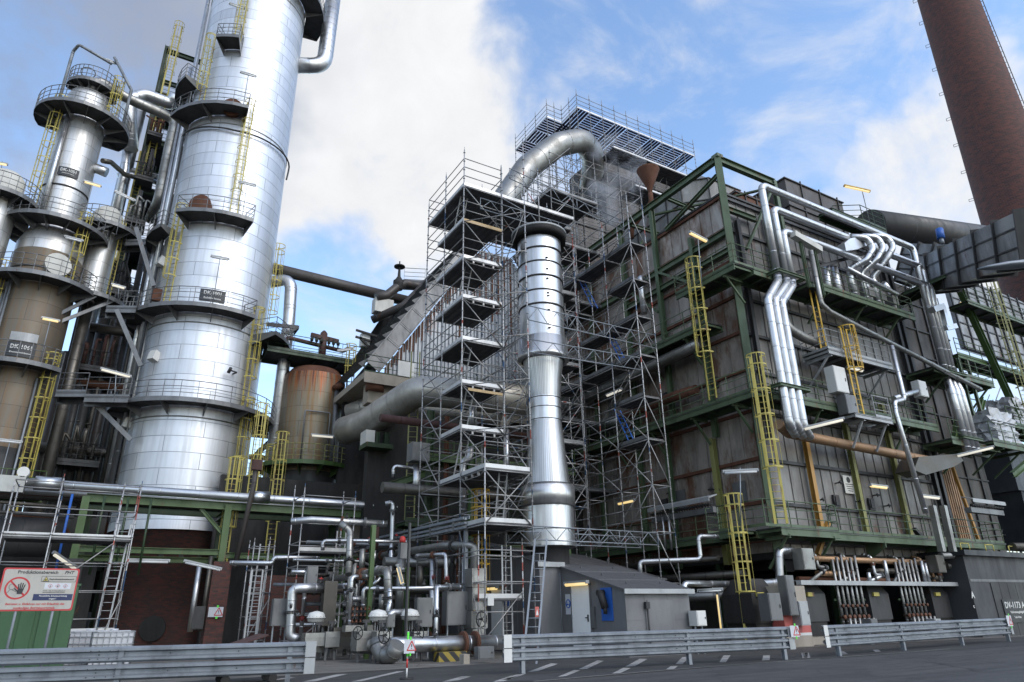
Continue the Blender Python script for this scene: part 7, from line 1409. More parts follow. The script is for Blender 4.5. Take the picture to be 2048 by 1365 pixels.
# wrapped bundle on its platform
def wrapped(label, c, s, seed):
    r = random.Random(seed); t = thing('wrapped_bundle', label, 'bundle', c); mb = MB(); n = 8; w, d, h = s
    def J(v, k=.10): return V((v.x+r.uniform(-k, k), v.y+r.uniform(-k, k), v.z+r.uniform(-k, k)))
    faces = [((-1, -1, -1), (2, 0, 0), (0, 0, 2)), ((-1, 1, -1), (0, -2, 0), (0, 0, 2)), ((1, -1, -1), (0, 2, 0), (0, 0, 2)), ((-1, -1, 1), (2, 0, 0), (0, 2, 0)), ((1, 1, -1), (-2, 0, 0), (0, 0, 2))]; cache = {}
    for o, a, b in faces:
        idx = []; vs = []
        for j in range(n+1):
            for i in range(n+1):
                k = tuple(round(o[q]+a[q]*i/n+b[q]*j/n, 3) for q in range(3))
                if k not in cache: cache[k] = J(V((k[0]*w/2, k[1]*d/2, k[2]*h/2+h/2)))+V(c)
                vs.append(cache[k])
        mb.add(vs, [(j*(n+1)+i, j*(n+1)+i+1, (j+1)*(n+1)+i+1, (j+1)*(n+1)+i) for j in range(n) for i in range(n)])
    mb.build('plastic_sheet', M['wrap'], t)
    sm = MB()
    for f in (.3, .62): sm.box((c[0]-w/2-.06, c[1]-d/2-.06, c[2]+h*f), (c[0]+w/2+.06, c[1]+d/2+.06, c[2]+h*f+.05))
    sm.build('strap', M['galvl'], t)
m = MB().box((44.8, 31, 0), (60, 34, 15.5)); m.build('shaded_plant_block', M['hood2'], None, 'dark shaded plant block behind the right pipe trio', 'building')
wrapped('white plastic-wrapped bundle on a cantilever platform right of the pipe trio', (45.3, 19.9, 10.3), (2.6, 1.8, 1.9), 4); wrapped('second white wrapped bundle on the green walkway at the right edge', (51.8, 21.2, 12.3), (3.0, 1.6, 1.9), 9)
walkway('cantilever platform carrying the wrapped bundle', [(43.2, 20.95), (47.2, 20.95)], (0, -2.0, 0), 10.2, 'green', [[(43.2, 18.95), (47.2, 18.95), (47.2, 20.95)]], [(44.2, 20.95), (46.6, 20.95)], beam=.3); walkway('dark green walkway under the second wrapped bundle', [(48.8, 22), (58, 22)], (0, -1.8, 0), 12.2, 'green2', None, [])
# open rusty bay & silos right of furnace
t = thing('rusty_bay', 'open bay with rust-streaked corrugated wall at the right end of the furnace', 'building', (43, 22, 0)); w = MB(); x = 41.3
while x < 44.3: w.box((x, 22.0, 4.6), (x+.12, 22.05, 9.5)); w.box((x+.12, 22.05, 4.6), (x+.24, 22.1, 9.5)); x += .24
w.build('corrugated_wall', M['rustpipe'], t); MB().box((42.0, 21.9, 7.2), (42.6, 21.98, 8.2)).build('dark_window', M['black'], t); MB().beam((44.5, 21.6, 3.6), (43.3, 21.6, 10), .16, .16).build('corner_post', M['ochre'], t)
t = thing('panelled_vessel', 'dark panelled box vessel behind the right end of the furnace', 'vessel', (48, 24, 0)); MB().box((42.4, 23.0, 3.0), (50.2, 29, 22.4)).build('casing', M['hood2'], t); m = MB()
for x in (43, 44.5, 46, 47.6, 49.2): m.box((x, 22.9, 3), (x+.12, 23, 22.4))
for z in (5, 7, 9, 11, 13, 15, 17, 19, 21): m.box((42.4, 22.92, z), (50.2, 23, z+.1))
m.build('rib', M['dark'], t)
t = thing('slate_hopper', 'slate blue hopper tank at the far right edge above the dark building', 'hopper', (58, 24, 0)); m = MB(); m.add([(53.4, 22.6, 8.6), (66, 22.6, 8.6), (66, 28, 8.6), (53.4, 28, 8.6), (55.5, 23.6, 5.2), (66, 23.6, 5.2), (66, 27, 5.2), (55.5, 27, 5.2)], [(0, 3, 2, 1), (4, 5, 6, 7), (0, 4, 7, 3), (0, 1, 5, 4), (2, 3, 7, 6)]); m.box((52.9, 22.5, 8.6), (66, 28, 12.0)); m.build('shell', painted('slate_shell', (0.075, 0.085, 0.10), .5, .5, .1), t)
m = MB(); m.beam((54.6, 22.0, 3.8), (53.2, 22.0, 7.6), .3, .3, (0, 1, 0)); m.beam((52.6, 22.0, 7.6), (61, 22.0, 7.6), .3, .35); m.build('slanted_post', M['dark'], None, 'slanted dark post under the slate blue hopper', 'post')
def dark_building():
    t = thing('dark_building', 'low anthracite building with wide gate at the right edge behind the guard rail', 'building', (52, 20, 0)); x0 = 41.2; y = 19.2
    a = Q(1925, 1110, Y=y); x0 = a.x; zt = Q(1985, 1104, Y=y).z
    MB().box((x0, y, 0), (x0+24, y+.3, zt-.25)).build('front_wall', M['darkwall'], t); MB().box((x0, y+.3, 0), (x0+.3, y+8, zt-.25)).build('side_wall', M['darkwall'], t); MB().box((x0-.25, y-.25, zt-.25), (x0+24, y+8, zt)).build('roof_edge', M['sign'], t)
    g0 = Q(1988, 1200, Y=y).x; MB().box((g0, y-.03, 0), (g0+6, y, zt*.62)).build('gate', M['dark'], t)
    m = MB()
    for i in range(8): m.box((g0+i*.8, y-.04, 0), (g0+i*.8+.02, y-.03, zt*.62))
    m.build('gate_seam', M['sign'], t)
    MB().box((x0+.1, y-.02, zt*.63), (x0+24, y, zt*.66)).build('wall_band', M['steel'], t)
    q = Q(2035, 1222, Y=y-.1); s = MB().box((q.x-1.2, y-.08, q.z-.55), (q.x+1.6, y-.05, q.z+.55)).build('sign_plate', M['sign'], t)
    text_part('DV-1173 A', .42, (q.x-.1, y-.09, q.z+.26), -90, 'white', s); text_part('Verbrennungsluftgebläse', .16, (q.x+.1, y-.09, q.z-.06), -90, 'white', s); text_part('Trafo-West', .14, (q.x-.1, y-.09, q.z-.3), -90, 'white', s)
    q = Q(1947, 1191, Y=y-.05); text_part('A', .42, (q.x, y-.02, q.z), -90, 'white', t); text_part('c', .25, (q.x-.15, y-.02, q.z-.5), -90, 'white', t)
    for i in range(3):
        q = x0+.8+i*2.4; m = MB(); z = zt
        for k in range(2): m.tube((q+k*.8, y+.4, z), (q+k*.8, y+.4, z+.4), .03, 6)
        m.tube((q, y+.4, z+.4), (q+.8, y+.4, z+.4), .03, 6); m.build('roof_hatch_rail', M['yellow'], t)
dark_building()
pipe_thing('dark curved pipe standing left of the anthracite building', [(43.5, 19.6, 4.4), (48.5, 19.4, 4.5), (50.5, 19.4, 3.9)], .22, 'alu_dark', 12, .5, 2)
# street lamp head at the right edge, pole outside the frame
c = Q(2015, 533, D=17); t = thing('street_lamp', 'grey street lamp head reaching in from the right edge', 'street lamp', V((c.x+2.2, c.y-1.6, 0))); px_ = V((c.x+1.9, c.y-1.35, 0)); d = V((1.9, -1.35, 0)).normalized(); s = V((-d.y, d.x, 0))
hd = MB(); prof = [(-.62, .03, .02), (-.4, .10, .06), (0, .16, .10), (.35, .15, .11), (.62, .09, .09)]; vs = []
for u_, w_, h_ in prof:
    for a_ in range(10): t_ = 2*pi*a_/10; vs.append(c+d*(u_*1.0)+s*(w_*cos(t_))+V((0, 0, h_*sin(t_)*(1 if sin(t_) > 0 else .45)+.05*u_)))
hd.add(vs, [(i*10+j, i*10+(j+1) % 10, (i+1)*10+(j+1) % 10, (i+1)*10+j) for i in range(4) for j in range(10)], True); hd.f += [tuple(range(9, -1, -1)), tuple(range(40, 50))]; hd.sm += [False, False]; hd.build('lamp_head', M['galv'], t)
MB().path([c+d*.6+V((0, 0, .05)), c+d*1.7+V((0, 0, .0)), c+d*2.2+V((0, 0, -.7)), V(((c+d*2.25).x, (c+d*2.25).y, 0))], .06, 10, .4).build('pole', M['galv'], t)
# ---------------- pipe rack in front of the columns ----------------
YR = 36.0
t = thing('pipe_rack', 'bright green steel pipe rack standing in front of the columns', 'frame', (4, 36, 0))
xa, xb, xc, xd = -.60, 5.35, 11.2, 17.0
for x, z0 in ((xa, 3.9), (xb, 3.9), (xc, 0), (xd, 0)):
    MB().ibeam((x, YR, z0), (x, YR, 6.55), .30, .30, (0, 1, 0)).build('column', M['green2'], t); MB().ibeam((x+.2, YR+3, 3.9), (x+.2, YR+3, 6.5), .30, .30, (0, 1, 0)).build('column', M['dkgreen'], t)
MB().ibeam((xa, YR, 6.5), (20, YR, 6.42), .26, .36).build('top_beam', M['green2'], t); MB().ibeam((xa, YR+3, 6.5), (20, YR+3, 6.42), .26, .36).build('top_beam', M['dkgreen'], t)
MB().ibeam((xa, YR, 4.32), (xb, YR, 4.32), .24, .26).build('lower_beam', M['green2'], t); MB().ibeam((xa, YR+.8, 4.0), (xb, YR+.8, 4.0), .24, .26).build('lower_beam', M['green2'], t); MB().ibeam((xb, YR, 4.2), (xd, YR, 4.15), .24, .26).build('lower_beam', M['green2'], t)
for x in (xa, xb, xc, xd): MB().ibeam((x, YR, 6.2), (x, YR+3, 6.2), .22, .26).build('cross_beam', M['green2'], t)
MB().ibeam((xb-.1, YR+.1, 5.2), (xb-1.2, YR+.1, 6.3), .16, .16).build('knee_brace', M['green2'], t)
m = MB().box((xb-.35, YR-.4, .3), (xb+.45, YR+.5, 3.9)); m.build('brick_pier', M['brickflat'], None, 'dark red brick pier under the right post of the green pipe rack', 'pier'); m = MB().box((xb-.5, YR-.6, 0), (xb+.6, YR+.7, .32)); m.build('concrete_slab', M['concrete'], None, 'concrete footing under the brick pier', 'footing')
m = MB().box((xa-.3, YR-.3, 0), (xa+.4, YR+.4, 3.9)); m.build('dark_pier', M['dark'], None, 'dark pier under the left post of the green pipe rack', 'pier')
pipe_thing('long bright silver pipe lying across the top of the green pipe rack', [(-8, YR-.3, 6.95), (14.2, YR-.3, 6.88), (14.9, YR-.3, 6.85), (14.9, YR-.3, 4.3)], .20, 'alu', 16, .4, 1.6)
for i, x in enumerate((-2.6, 6.2)): MB().tube((x, YR-.3, 6.95), (x+.95, YR-.3, 6.95), .30, 16).build('pipe_sleeve', M['alu'], None, 'thicker silver sleeve on the long rack pipe, %s one' % ('left', 'right')[i], 'sleeve', 'sleeves on the long rack pipe')
m = MB().box((-6.5, YR-.8, 6.45), (-2.9, YR-.3, 7.12)); m.build('pipe_end_box', M['alu_dull'], None, 'boxy silver casing on the long rack pipe at the left edge', 'box'); m = MB().tube((-3.05, YR-.8, 7.3), (-3.05, YR-.3, 7.3), .22, 20); m.build('round_drum', M['white'], None, 'small white round drum on the boxy silver casing at the left edge', 'drum')
for i, (y, z, mm, r) in enumerate(((YR+.5, 6.45, 'alu_dull', .14), (YR+1.0, 6.5, 'rust', .16), (YR+1.5, 6.4, 'alu_dark', .18), (YR+2.1, 6.45, 'alu_dark', .14))): pipe_thing('thinner pipe lying behind the long silver pipe on the rack, %s from the front' % ('first', 'second', 'third', 'fourth')[i], [(-9, y, z+.25), (19, y, z+.2)], r, mm, 12, 0, 2, group='thin pipes on the rack')
for i, z in enumerate((6.0, 5.6)): pipe_thing('dark pipe running left of the rack post, %s one' % ('upper', 'lower')[i], [(-10, YR-.2, z+.3), (-.9, YR-.2, z)], .07, 'dark' if i else 'alu_dark', 10, 0, 2)
ladder_thing('short yellow cage ladder rising behind the rack pipe at the column foot', (5.55, 37.0), -80, 3.6, 7.9, cage0=2.0); ladder_thing('yellow cage ladder right of the largest column at mid height', PA(80.0, 41.5)[:2], 270, 6.6, 12.0)
walkway('small green railed walkway above the rack at the left edge', [(-7.5, 41.2), (-2.6, 41.2)], (0, 1.2, 0), 7.3, 'green2', [[(-7.5, 41.2), (-2.6, 41.2)]], [])
ladder_thing('yellow ladder left of the rusty tank reaching its green ring', PA(78.2, 42.0)[:2], 260, 4.2, 10.5); ladder_thing('dark yellow ladder at the far left edge below the rack', PA(97.6, 33)[:2], 275, 0, 5.0, 'yellow2', cage0=2)
# lamps and risers at the brick base
pole_lamp('unlit tube lamp in front of the brick base', Q(297, 1122, D=35), (1, 0, 0), 1.6, None, 0); pole_lamp('slanting tube lamp at the top of the brick pier', Q(406, 1131, D=34.8), (1, -.2, -.22), 1.55, None, 0); pole_lamp('slanting tube lamp beside the dark left pier', Q(130, 1122, D=34), (1, .6, -.62), 1.1, None, 2)
pipe_thing('silver downpipe standing in front of the brick base beside the pier', [(4.35, 35.2, .9), (4.35, 35.2, 3.65)], .12, 'alu', 12, 0, 3); pipe_thing('thin dull pipe standing beside the brick pier', [(4.85, 35.6, .9), (4.85, 35.6, 4.1)], .10, 'alu_dark', 10, 0, 2)
notice('warning sheet on the brick pier', (5.35, 35.5, 1.7), -95, .62, .42); jbox('dark cabinet on the left face of the brick pier', (4.6, 35.3, 1.0), (.5, .4, .95), 'dark')
pipe_thing('dark drain pipe crossing the rack post vertically', [(6.3, 35.4, 8.2), (6.3, 35.4, 7.5), (5.9, 35.4, 3.6)], .12, 'blackpipe', 10, .1, 3); m = MB().box((6.1, 35.2, 8.2), (6.55, 35.6, 8.7)); m.build('terminal_box', M['rustred'], None, 'small rusty red box on the dark drain pipe above the rack', 'box')
m = MB()
for x in (x*.5-1 for x in range(0)): pass
m = MB().box((-1.5, 35.0, 0.012), (11, 35.25, .16)); m.build('hazard_kerb', M['hazard'], None, 'yellow and black striped kerb at the foot of the brick base', 'kerb')
pipe_thing('slim silver pipe with offset right of the brick pier', [Q(459, 1126, D=34), Q(545, 1127, D=34), Q(548, 1116, D=34), Q(640, 1116, D=34)], .11, 'alu', 10, .15, 1.2)
# ---------------- small scaffolds at the rack ----------------
def mini_scaffold(label, xs, ys, decks, z1, toes='y', decky=None):
    t = thing('access_scaffold', label, 'scaffold', ((xs[0]+xs[-1])/2, (ys[0]+ys[-1])/2, 0)); st = Bag('standard', M['tube'], t); lg = Bag('ledger', M['tubed'], t); tb = Bag('toe_board', M['toe'], t)
    for x in xs:
        for y in ys: st.e.append(standard_mb(x, y, 0, z1+random.uniform(-.4, .3)))
    z = .5
    while z < z1:
        for y in ys:
            for a, b in zip(xs[:-1], xs[1:]): lg.new().tube((a, y, z), (b, y, z), .024, 6)
        for x in xs:
            for a, b in zip(ys[:-1], ys[1:]): lg.new().tube((x, a, z), (x, b, z), .024, 6)
        z += .98
    for z in decks: deck_parts(t, xs[0]+.03, xs[-1]-.03, ys[0]+.05, ys[-1]-.05, z, tb, 'x', 'plank', toes)
    for i, (a, b) in enumerate(zip(xs[:-1], xs[1:])):
        MB().tube((a, ys[0], .3+2*(i % 2)), (b, ys[0], 2.2+2*(i % 2)), .024, 6).build('diagonal_brace', M['tubed'], t)
    l = MB(); a = V((xs[-1]-.5, ys[0]+.3, 0)); b = V((xs[-1]-.3, ys[0]+.7, min(z1, 5))); sx = V((.2, 0, 0)); l.beam(a-sx, b-sx, .025, .06, (1, 0, 0)); l.beam(a+sx, b+sx, .025, .06, (1, 0, 0))
    k = int((b-a).length/.28)
    for i in range(1, k): p = a.lerp(b, i/k); l.tube(p-sx, p+sx, .014, 5)
    l.build('ladder', M['galvl'], t)
    for b in (st, lg, tb): b.done()
mini_scaffold('access scaffold at the left behind the warning board with bright toe boards', [-2.9, -1.4, .7, 1.3], [31.5, 33.2], [1.0, 4.35], 6.4); mini_scaffold('access scaffold in the middle with two bright decks under the rack', [7.6, 9.9], [30.6, 32.4], [2.45, 4.05], 6.7); mini_scaffold('slender ladder scaffold in the dark opening right of the brick pier', [6.3, 7.2], [33.5, 34.6], [], 4.6)
l = MB(); a, b = Q(498, 1290, D=30), Q(500, 1140, D=30); b = V((a.x, a.y, b.z)); sx = V((.2, 0, 0)); l.beam(a-sx, b-sx, .03, .06, (1, 0, 0)); l.beam(a+sx, b+sx, .03, .06, (1, 0, 0))
for i in range(1, 12): p = a.lerp(b, i/12); l.tube(p-sx, p+sx, .014, 5)
l.build('leaning_ladder', M['galvl'], None, 'light grey ladder standing in the dark opening right of the brick pier', 'ladder')
t = thing('horizontal_drum', 'dark horizontal drum with rusty top edge behind the left access scaffold', 'vessel', (-2.3, 37.5, 4.8)); m = MB(); m.path([(-4.2, 37.6, 4.9), (-1.2, 37.6, 4.9)], .85, 24, 0, 1); m.build('shell', M['dark'], t); MB().path([(-3.9, 37.4, 5.2), (-3.2, 37.4, 5.75), (-1.6, 37.4, 5.75), (-.9, 37.4, 5.0)], .06, 8, .3).build('rusty_edge', M['rust'], t)
m = MB().box((-14, 40.6, 0), (.4, 41, 6.2)); m.build('shaded_wall', M['black'], None, 'wall with shade in its black colour under the pipe rack at the left', 'wall'); m = MB().box((5.6, 41.5, 0), (20, 42, 9)); m.build('shaded_wall', M['black'], None, 'wall with shade in its black colour behind the middle pipes under the rusty tank', 'wall')  # backing walls that close the gaps, deep shade put into their colour
for i, (x, m_) in enumerate(((1.9, 'dkgreen'), (1.0, 'dkgreen'), (-1.1, 'blue'), (.1, 'dkgreen'))): MB().tube((x, 34.5, 3.2), (x, 34.5, 6.4), .05, 8).build('coloured_pipe', M[m_], None, 'thin coloured pipe behind the left access scaffold, %s from the left' % ('fourth', 'third', 'first', 'second')[i], 'pipe', 'thin coloured pipes behind the left scaffold')
t = thing('brick_wall', 'dark brick wall low behind the middle pipes', 'wall', (9, 35.5, 0)); MB().box((6.9, 35.4, 0), (10, 35.7, 3.3)).build('wall', M['brickflat'], t)
FLANGED[0] = True
# ---------------- process pipes and valves in the middle ----------------
f = lambda x, y, **k: Q(500+x/3.546, 980+y/3.546, **k)
pipe_thing('large silver pipe coming from behind the house rail along the yard, lowest in front', [f(1780, 1080, Y=22.3), f(1050, 1100, Y=22.3), f(990, 1105, Y=22.3)], .24, 'alu', 18, .3, .95)
pipe_thing('silver pipe loop at the left of the yard pipes, rising then running right', [f(350, 1060, D=28.5), f(285, 1045, D=28.5), f(300, 700, D=28.5), f(395, 697, D=28.5), f(700, 705, D=30)], .175, 'alu', 16, .45, .9)
X1 = f(886 and 1540, 395, Y=24).x
pipe_thing('long dull silver pipe descending from the right into the dark left', [f(500, 535, X=X1), f(1370, 398, X=X1), f(1540, 392, D=27.5), f(1590, 400, D=27.5), f(1592, 660, D=27.5)], .155, 'alu_dull', 16, .4, .7)
X2 = f(950, 575, Y=25.5).x
pipe_thing('second long silver pipe below the descending one, turning down at its near end', [f(480, 655, X=X2), f(955, 570, X=X2), f(975, 580, D=26.5), f(985, 870, D=26.5)], .15, 'alu_dull', 16, .3, .6)
pipe_thing('slim silver pipe with top bend left of the white actuators', [f(840, 615, D=27), f(722, 617, D=26.5), f(708, 960, D=26.5)], .075, 'alu', 12, .15, .9)
pipe_thing('slim horizontal silver pipe across the middle of the yard pipes', [f(805, 840, D=27), f(805, 700, D=27), f(1100, 700, D=27), f(1500, 690, D=27)], .075, 'alu', 12, .12, .7)
pipe_thing('slim silver pipe dropping to the front pipe right of the white actuators', [f(1500, 690, D=26.8), f(1325, 690, D=26), f(1318, 1070, D=25)], .085, 'alu', 12, .12, .8)
pipe_thing('silver pipe down to the left white actuator from the cross pipe', [f(990, 700, D=26.4), f(992, 800, D=26.4), f(975, 880, D=26.2)], .09, 'alu', 12, .1, .7)
pipe_thing('short thick silver pipe with elbow between the two white actuators', [f(985, 960, D=26), f(990, 870, D=26), f(1120, 868, D=26.4)], .11, 'alu', 12, .2, .5)
pipe_thing('vertical silver pipe with gooseneck behind the cable tray', [f(960, 100, D=33), f(1015, 88, D=33), f(1005, 380, D=33), f(1000, 560, D=32)], .11, 'alu', 12, .15, 1.2)
pipe_thing('bright horizontal silver pipe below the rack at the middle scaffold', [f(290, 225, D=31), f(440, 212, D=31), f(975, 242, D=31)], .14, 'alu', 14, .2, 1.2)
pipe_thing('silver pipe bending down in the middle of the yard', [f(640, 235, D=30), f(712, 295, D=30), f(700, 600, D=29)], .14, 'alu_dull', 12, .3, .8)
pipe_thing('thin silver pipe with down end above the middle scaffold deck', [f(515, 430, D=31), f(518, 362, D=31), f(780, 362, D=31), f(1130, 370, D=31)], .08, 'alu', 10, .15, 1)
pipe_thing('slim vertical silver pipe right of the cross pipe', [f(1180, 470, D=29), f(1390, 458, D=28), f(1395, 800, D=27.5)], .085, 'alu', 12, .15, .8)
pipe_thing('vertical silver pipe behind the large cabinet, right part', [f(1298, 400, D=30), f(1292, 760, D=29.5), f(1285, 960, D=29.2)], .12, 'alu', 12, 0, .9)
pipe_thing('thick vertical silver pipe in the centre behind the lit lamp', [f(1075, 470, D=30), f(1062, 900, D=29.5)], .20, 'alu_dull', 14, 0, .9); pipe_thing('short silver elbow in the dark between left loop and slim pipe', [f(675, 720, D=29.5), f(690, 775, D=29.5), f(790, 775, D=29.5)], .12, 'alu', 12, .2, .6)
pipe_thing('slanted silver pipe stub in the centre', [f(860, 690, D=28), f(925, 622, D=28)], .07, 'alu', 10, 0, .6); pipe_thing('dark pipe on the ground behind the valves', [(8.3, 27.5, .5), (14.5, 27.5, .5)], .2, 'alu_dark', 12, 0, 1)
for i, (x, y0, y1, D_, r, mm) in enumerate(((905, 250, 420, 32, .09, 'rustred'), (800, 420, 590, 31, .13, 'alu_dull'), (885, 430, 530, 31, .07, 'alu'), (935, 740, 860, 27.5, .1, 'alu_dull'), (1210, 540, 690, 29, .12, 'alu_dark'), (1440, 250, 800, 31, .1, 'dark'), (1475, 250, 800, 30.5, .05, 'rust'), (870, 740, 840, 28.5, .06, 'dark'), (1000, 540, 700, 30, .07, 'alu_dull'), (745, 520, 700, 30, .09, 'alu_dull'))):
    a, b = f(x, y0, D=D_), f(x, y1, D=D_); pipe_thing('upright pipe in the tangle of yard pipes, number %s counted from the left' % ('five', 'two', 'four', 'six', 'eight', 'nine', 'ten', 'three', 'seven', 'one')[i], [a, (a.x, a.y, b.z)], r, mm, 10, 0, .8, group='upright pipes in the yard tangle')
# rows of thin pipes and conduits in the shade of the yard
rz = random.Random(21); W_ = ['lowest', 'second', 'third', 'fourth', 'fifth', 'sixth', 'seventh', 'eighth', 'ninth', 'highest']
for i in range(10):
    z = .7+i*.42; y = 30.2+rz.uniform(0, 3.2); x0 = rz.uniform(7.2, 8.5); x1 = rz.uniform(12.5, 15); dz = rz.choice([-1, 1])*rz.uniform(.3, .8)
    pipe_thing('thin horizontal pipe with a kink in the shaded yard, %s of ten by height' % W_[i], [(x0, y, z), ((x0+x1)/2+rz.uniform(-1, 1), y, z), ((x0+x1)/2+rz.uniform(-1, 1), y+.3, max(.3, z+dz)), (x1, y+.3, max(.3, z+dz))], rz.uniform(.05, .1), rz.choice(['alu_dull', 'alu', 'galv', 'alu_dark', 'rust']), 8, .1, .9, group='thin horizontal pipes in the shade of the yard')
for i in range(10):
    x = 7.6+i*.68; y = 27.6+rz.uniform(0, 3); z1 = rz.uniform(2.2, 4.6)
    pipe_thing('thin upright pipe in the shaded middle of the yard, %s of ten from the left' % ['first', 'second', 'third', 'fourth', 'fifth', 'sixth', 'seventh', 'eighth', 'ninth', 'last'][i], [(x, y, .05), (x, y, z1), (x+rz.choice([-.6, .6]), y, z1)], rz.uniform(.04, .085), rz.choice(['alu_dull', 'alu', 'galv', 'alu_dark', 'green2']), 8, .1, .9, group='thin upright pipes in the shade of the yard')
for i in range(6):
    x = 27.4+i*2.0; z = 3.0+rz.uniform(-.2, .5)
    pipe_thing('short crooked pipe above the canopy beam, %s of six from the left' % ['first', 'second', 'third', 'fourth', 'fifth', 'last'][i], [(x, 20.6, 3.75), (x, 20.2, 3.6), (x, 20.15, z), (x+rz.choice([-.7, .7]), 20.15, z), (x+rz.choice([-.7, .7])*.98, 20.15, 2.5)], .075, rz.choice(['alu', 'alu_dull', 'alu_dull', 'rustpipe']), 10, .12, .6, group='short crooked pipes above the canopy beam')
# cable tray and its posts
X3 = f(1525, 205, Y=24.3).x; a, b = f(640, 408, X=X3), f(1530, 205, X=X3)
t = thing('cable_tray', 'long grey cable tray running from the dark left up to the scaffold tower', 'cable tray', (a+b)/2); d = (b-a).normalized()
m = MB()
for o in (0, .16, .32): m.beam(a+V((0, 0, -o)), b+V((0, 0, -o)), .10, .09)
m.beam(a+V((.16, 0, .06)), b+V((.16, 0, .06)), .04, .14); m.beam(a+V((-.10, 0, .02)), b+V((-.10, 0, .02)), .03, .10); m.build('tray', M['galv'], t)
for i in range(7): p = a.lerp(b, .1+i*.14); MB().box((p.x-.1, p.y-.04, p.z-.42), (p.x+.2, p.y+.04, p.z+.1)).build('hanger', M['steel'], t)
p = f(1532, 230, D=27.5); MB().beam((p.x, p.y, 0), (p.x, p.y, p.z), .13, .13).build('post', M['galv'], t)
p = f(1133, 235, D=25.2); q = MB(); q.beam((p.x, p.y, 0), (p.x, p.y, p.z), .13, .06); zz = .2
while zz < p.z: q.box((p.x-.03, p.y-.04, zz), (p.x+.03, p.y-.032, zz+.05)); zz += .16
q.build('perforated_post', M['dark'], None, 'dark perforated steel post standing in the middle of the yard pipes', 'post')
# lit lamp hanging on the perforated post
pole_lamp('glowing tube lamp hanging steeply beside the perforated post', f(1066, 605, D=25.3), (.26, -.2, -1), .62, None, 1, w=.16)
# white dome actuators on valves
def actuator(label, p, h=.9):
    p = V(p); t = thing('control_valve', label, 'valve', (p.x, p.y, 0), 'control valves with white dome actuators')
    MB().lathe([(0, .22), (.10, .20), (.24, .16), (.30, .08), (.30, .02), (.33, .02), (.33, -.03), (.30, -.03), (.29, -.13), (.12, -.18), (0, -.18)], 26).build('dome', M['white'], t, local=True).location = (0, 0, p.z)
    m = MB(); 
    for i in range(14): a_ = 2*pi*i/14; m.tube(p+V((.315*cos(a_), .315*sin(a_), -.045)), p+V((.315*cos(a_), .315*sin(a_), .035)), .012, 5)
    m.tube(p+V((0, 0, .2)), p+V((0, 0, .25)), .03, 6); m.build('flange_bolts', M['dark'], t)
    y = MB()
    for s_ in (-.09, .09): y.beam(p+V((s_, 0, -.18)), p+V((s_, 0, -.65)), .03, .04)
    y.tube(p+V((0, 0, -.18)), p+V((0, 0, -.85)), .02, 6); y.tube(p+V((0, 0, -.62)), p+V((0, 0, -.72)), .14, 12); y.build('yoke', M['steel'], t)
    MB().box((p.x-.3, p.y-.25, max(.25, p.z-1.25)), (p.x+.3, p.y+.25, p.z-.72)).build('valve_jacket', M['alu_dull'], t)
    for s_ in (-.2, .2): MB().beam((p.x+s_, p.y, 0), (p.x+s_, p.y, max(.25, p.z-1.25)), .07, .07).build('foot', M['steel'], t)
actuator('control valve with white dome actuator, leftmost one by the silver loop', f(470, 905, D=27.5)); actuator('control valve with white dome actuator, middle one', f(908, 895, D=25.8)); actuator('control valve with white dome actuator, right one by the perforated post', f(1135, 890, D=26))
# valve jackets (boxes with lids) and handwheels
def jack(label, p, s, mat='alu_dull', wheel=None):
    p = V(p); w, d_, h = s; t = thing('insulated_valve', label, 'valve', (p.x, p.y, 0)); m = MB(); m.box((p.x-w/2, p.y-d_/2, p.z-h/2), (p.x+w/2, p.y+d_/2, p.z+h/2)); m.box((p.x-w/2-.02, p.y-d_/2-.02, p.z+h*.12), (p.x+w/2+.02, p.y+d_/2+.02, p.z+h*.16)); m.build('jacket', M[mat], t)
    m = MB(); m.tube((p.x, p.y, p.z+h/2), (p.x, p.y, p.z+h/2+.3), .06, 8); m.beam((p.x-.12, p.y, p.z+h/2+.3), (p.x+.12, p.y, p.z+h/2+.3), .1, .1); m.build('stem', M['dark'], t)
    if p.z-h/2 > .12: 
        for s_ in (-.3, .3): MB().beam((p.x+s_*w, p.y, 0), (p.x+s_*w, p.y, p.z-h/2), .07, .07).build('foot', M['steel'], t)
    if wheel: handwheel_mb(wheel[0], wheel[1], wheel[2]).build('handwheel', M['rubber'], t)
jack('boxy insulated valve under the leftmost white dome', f(480, 1060, D=27), (1.0, .5, .42)); jack('boxy insulated valve right of the leftmost white dome', f(572, 1060, D=27), (.5, .5, .5)); jack('wide grey valve jacket with slanted front in the dark', f(665, 1050, D=27.3), (.95, .6, .7), 'alu_dark')
jack('round-backed insulated valve with handwheel at the left of the front group', f(815, 1070, D=25.2), (.75, .6, .6), 'alu_dull', (f(765, 1015, D=24.8), (-1, -.6, 0), .2)); jack('insulated valve with large handwheel in the front group centre', f(930, 1075, D=24.6), (.5, .5, .6), 'alu_dull', (f(952, 1032, D=23.8), (-1, -.5, 0), .24)); jack('insulated valve with large handwheel behind the front pipe', f(1190, 1060, D=25.5), (.5, .5, .5), 'alu_dull', (f(1190, 1020, D=24.3), (-1, -.6, 0), .24))
m = MB(); m.path([f(905, 1060, D=24.4), f(925, 1170, D=24.2), f(1010, 1175, D=23.8), f(1050, 1100, D=23.6)], .26, 16, .35, .5); m.build('pipe_bend', M['alu_dull'], None, 'fat dull silver U-bend at the left end of the front pipe', 'pipe')
pipe_thing('fat dull silver pipe piece left of the U-bend', [f(745, 1100, D=25.5), f(900, 1100, D=25)], .27, 'alu_dull', 16, 0, .5)
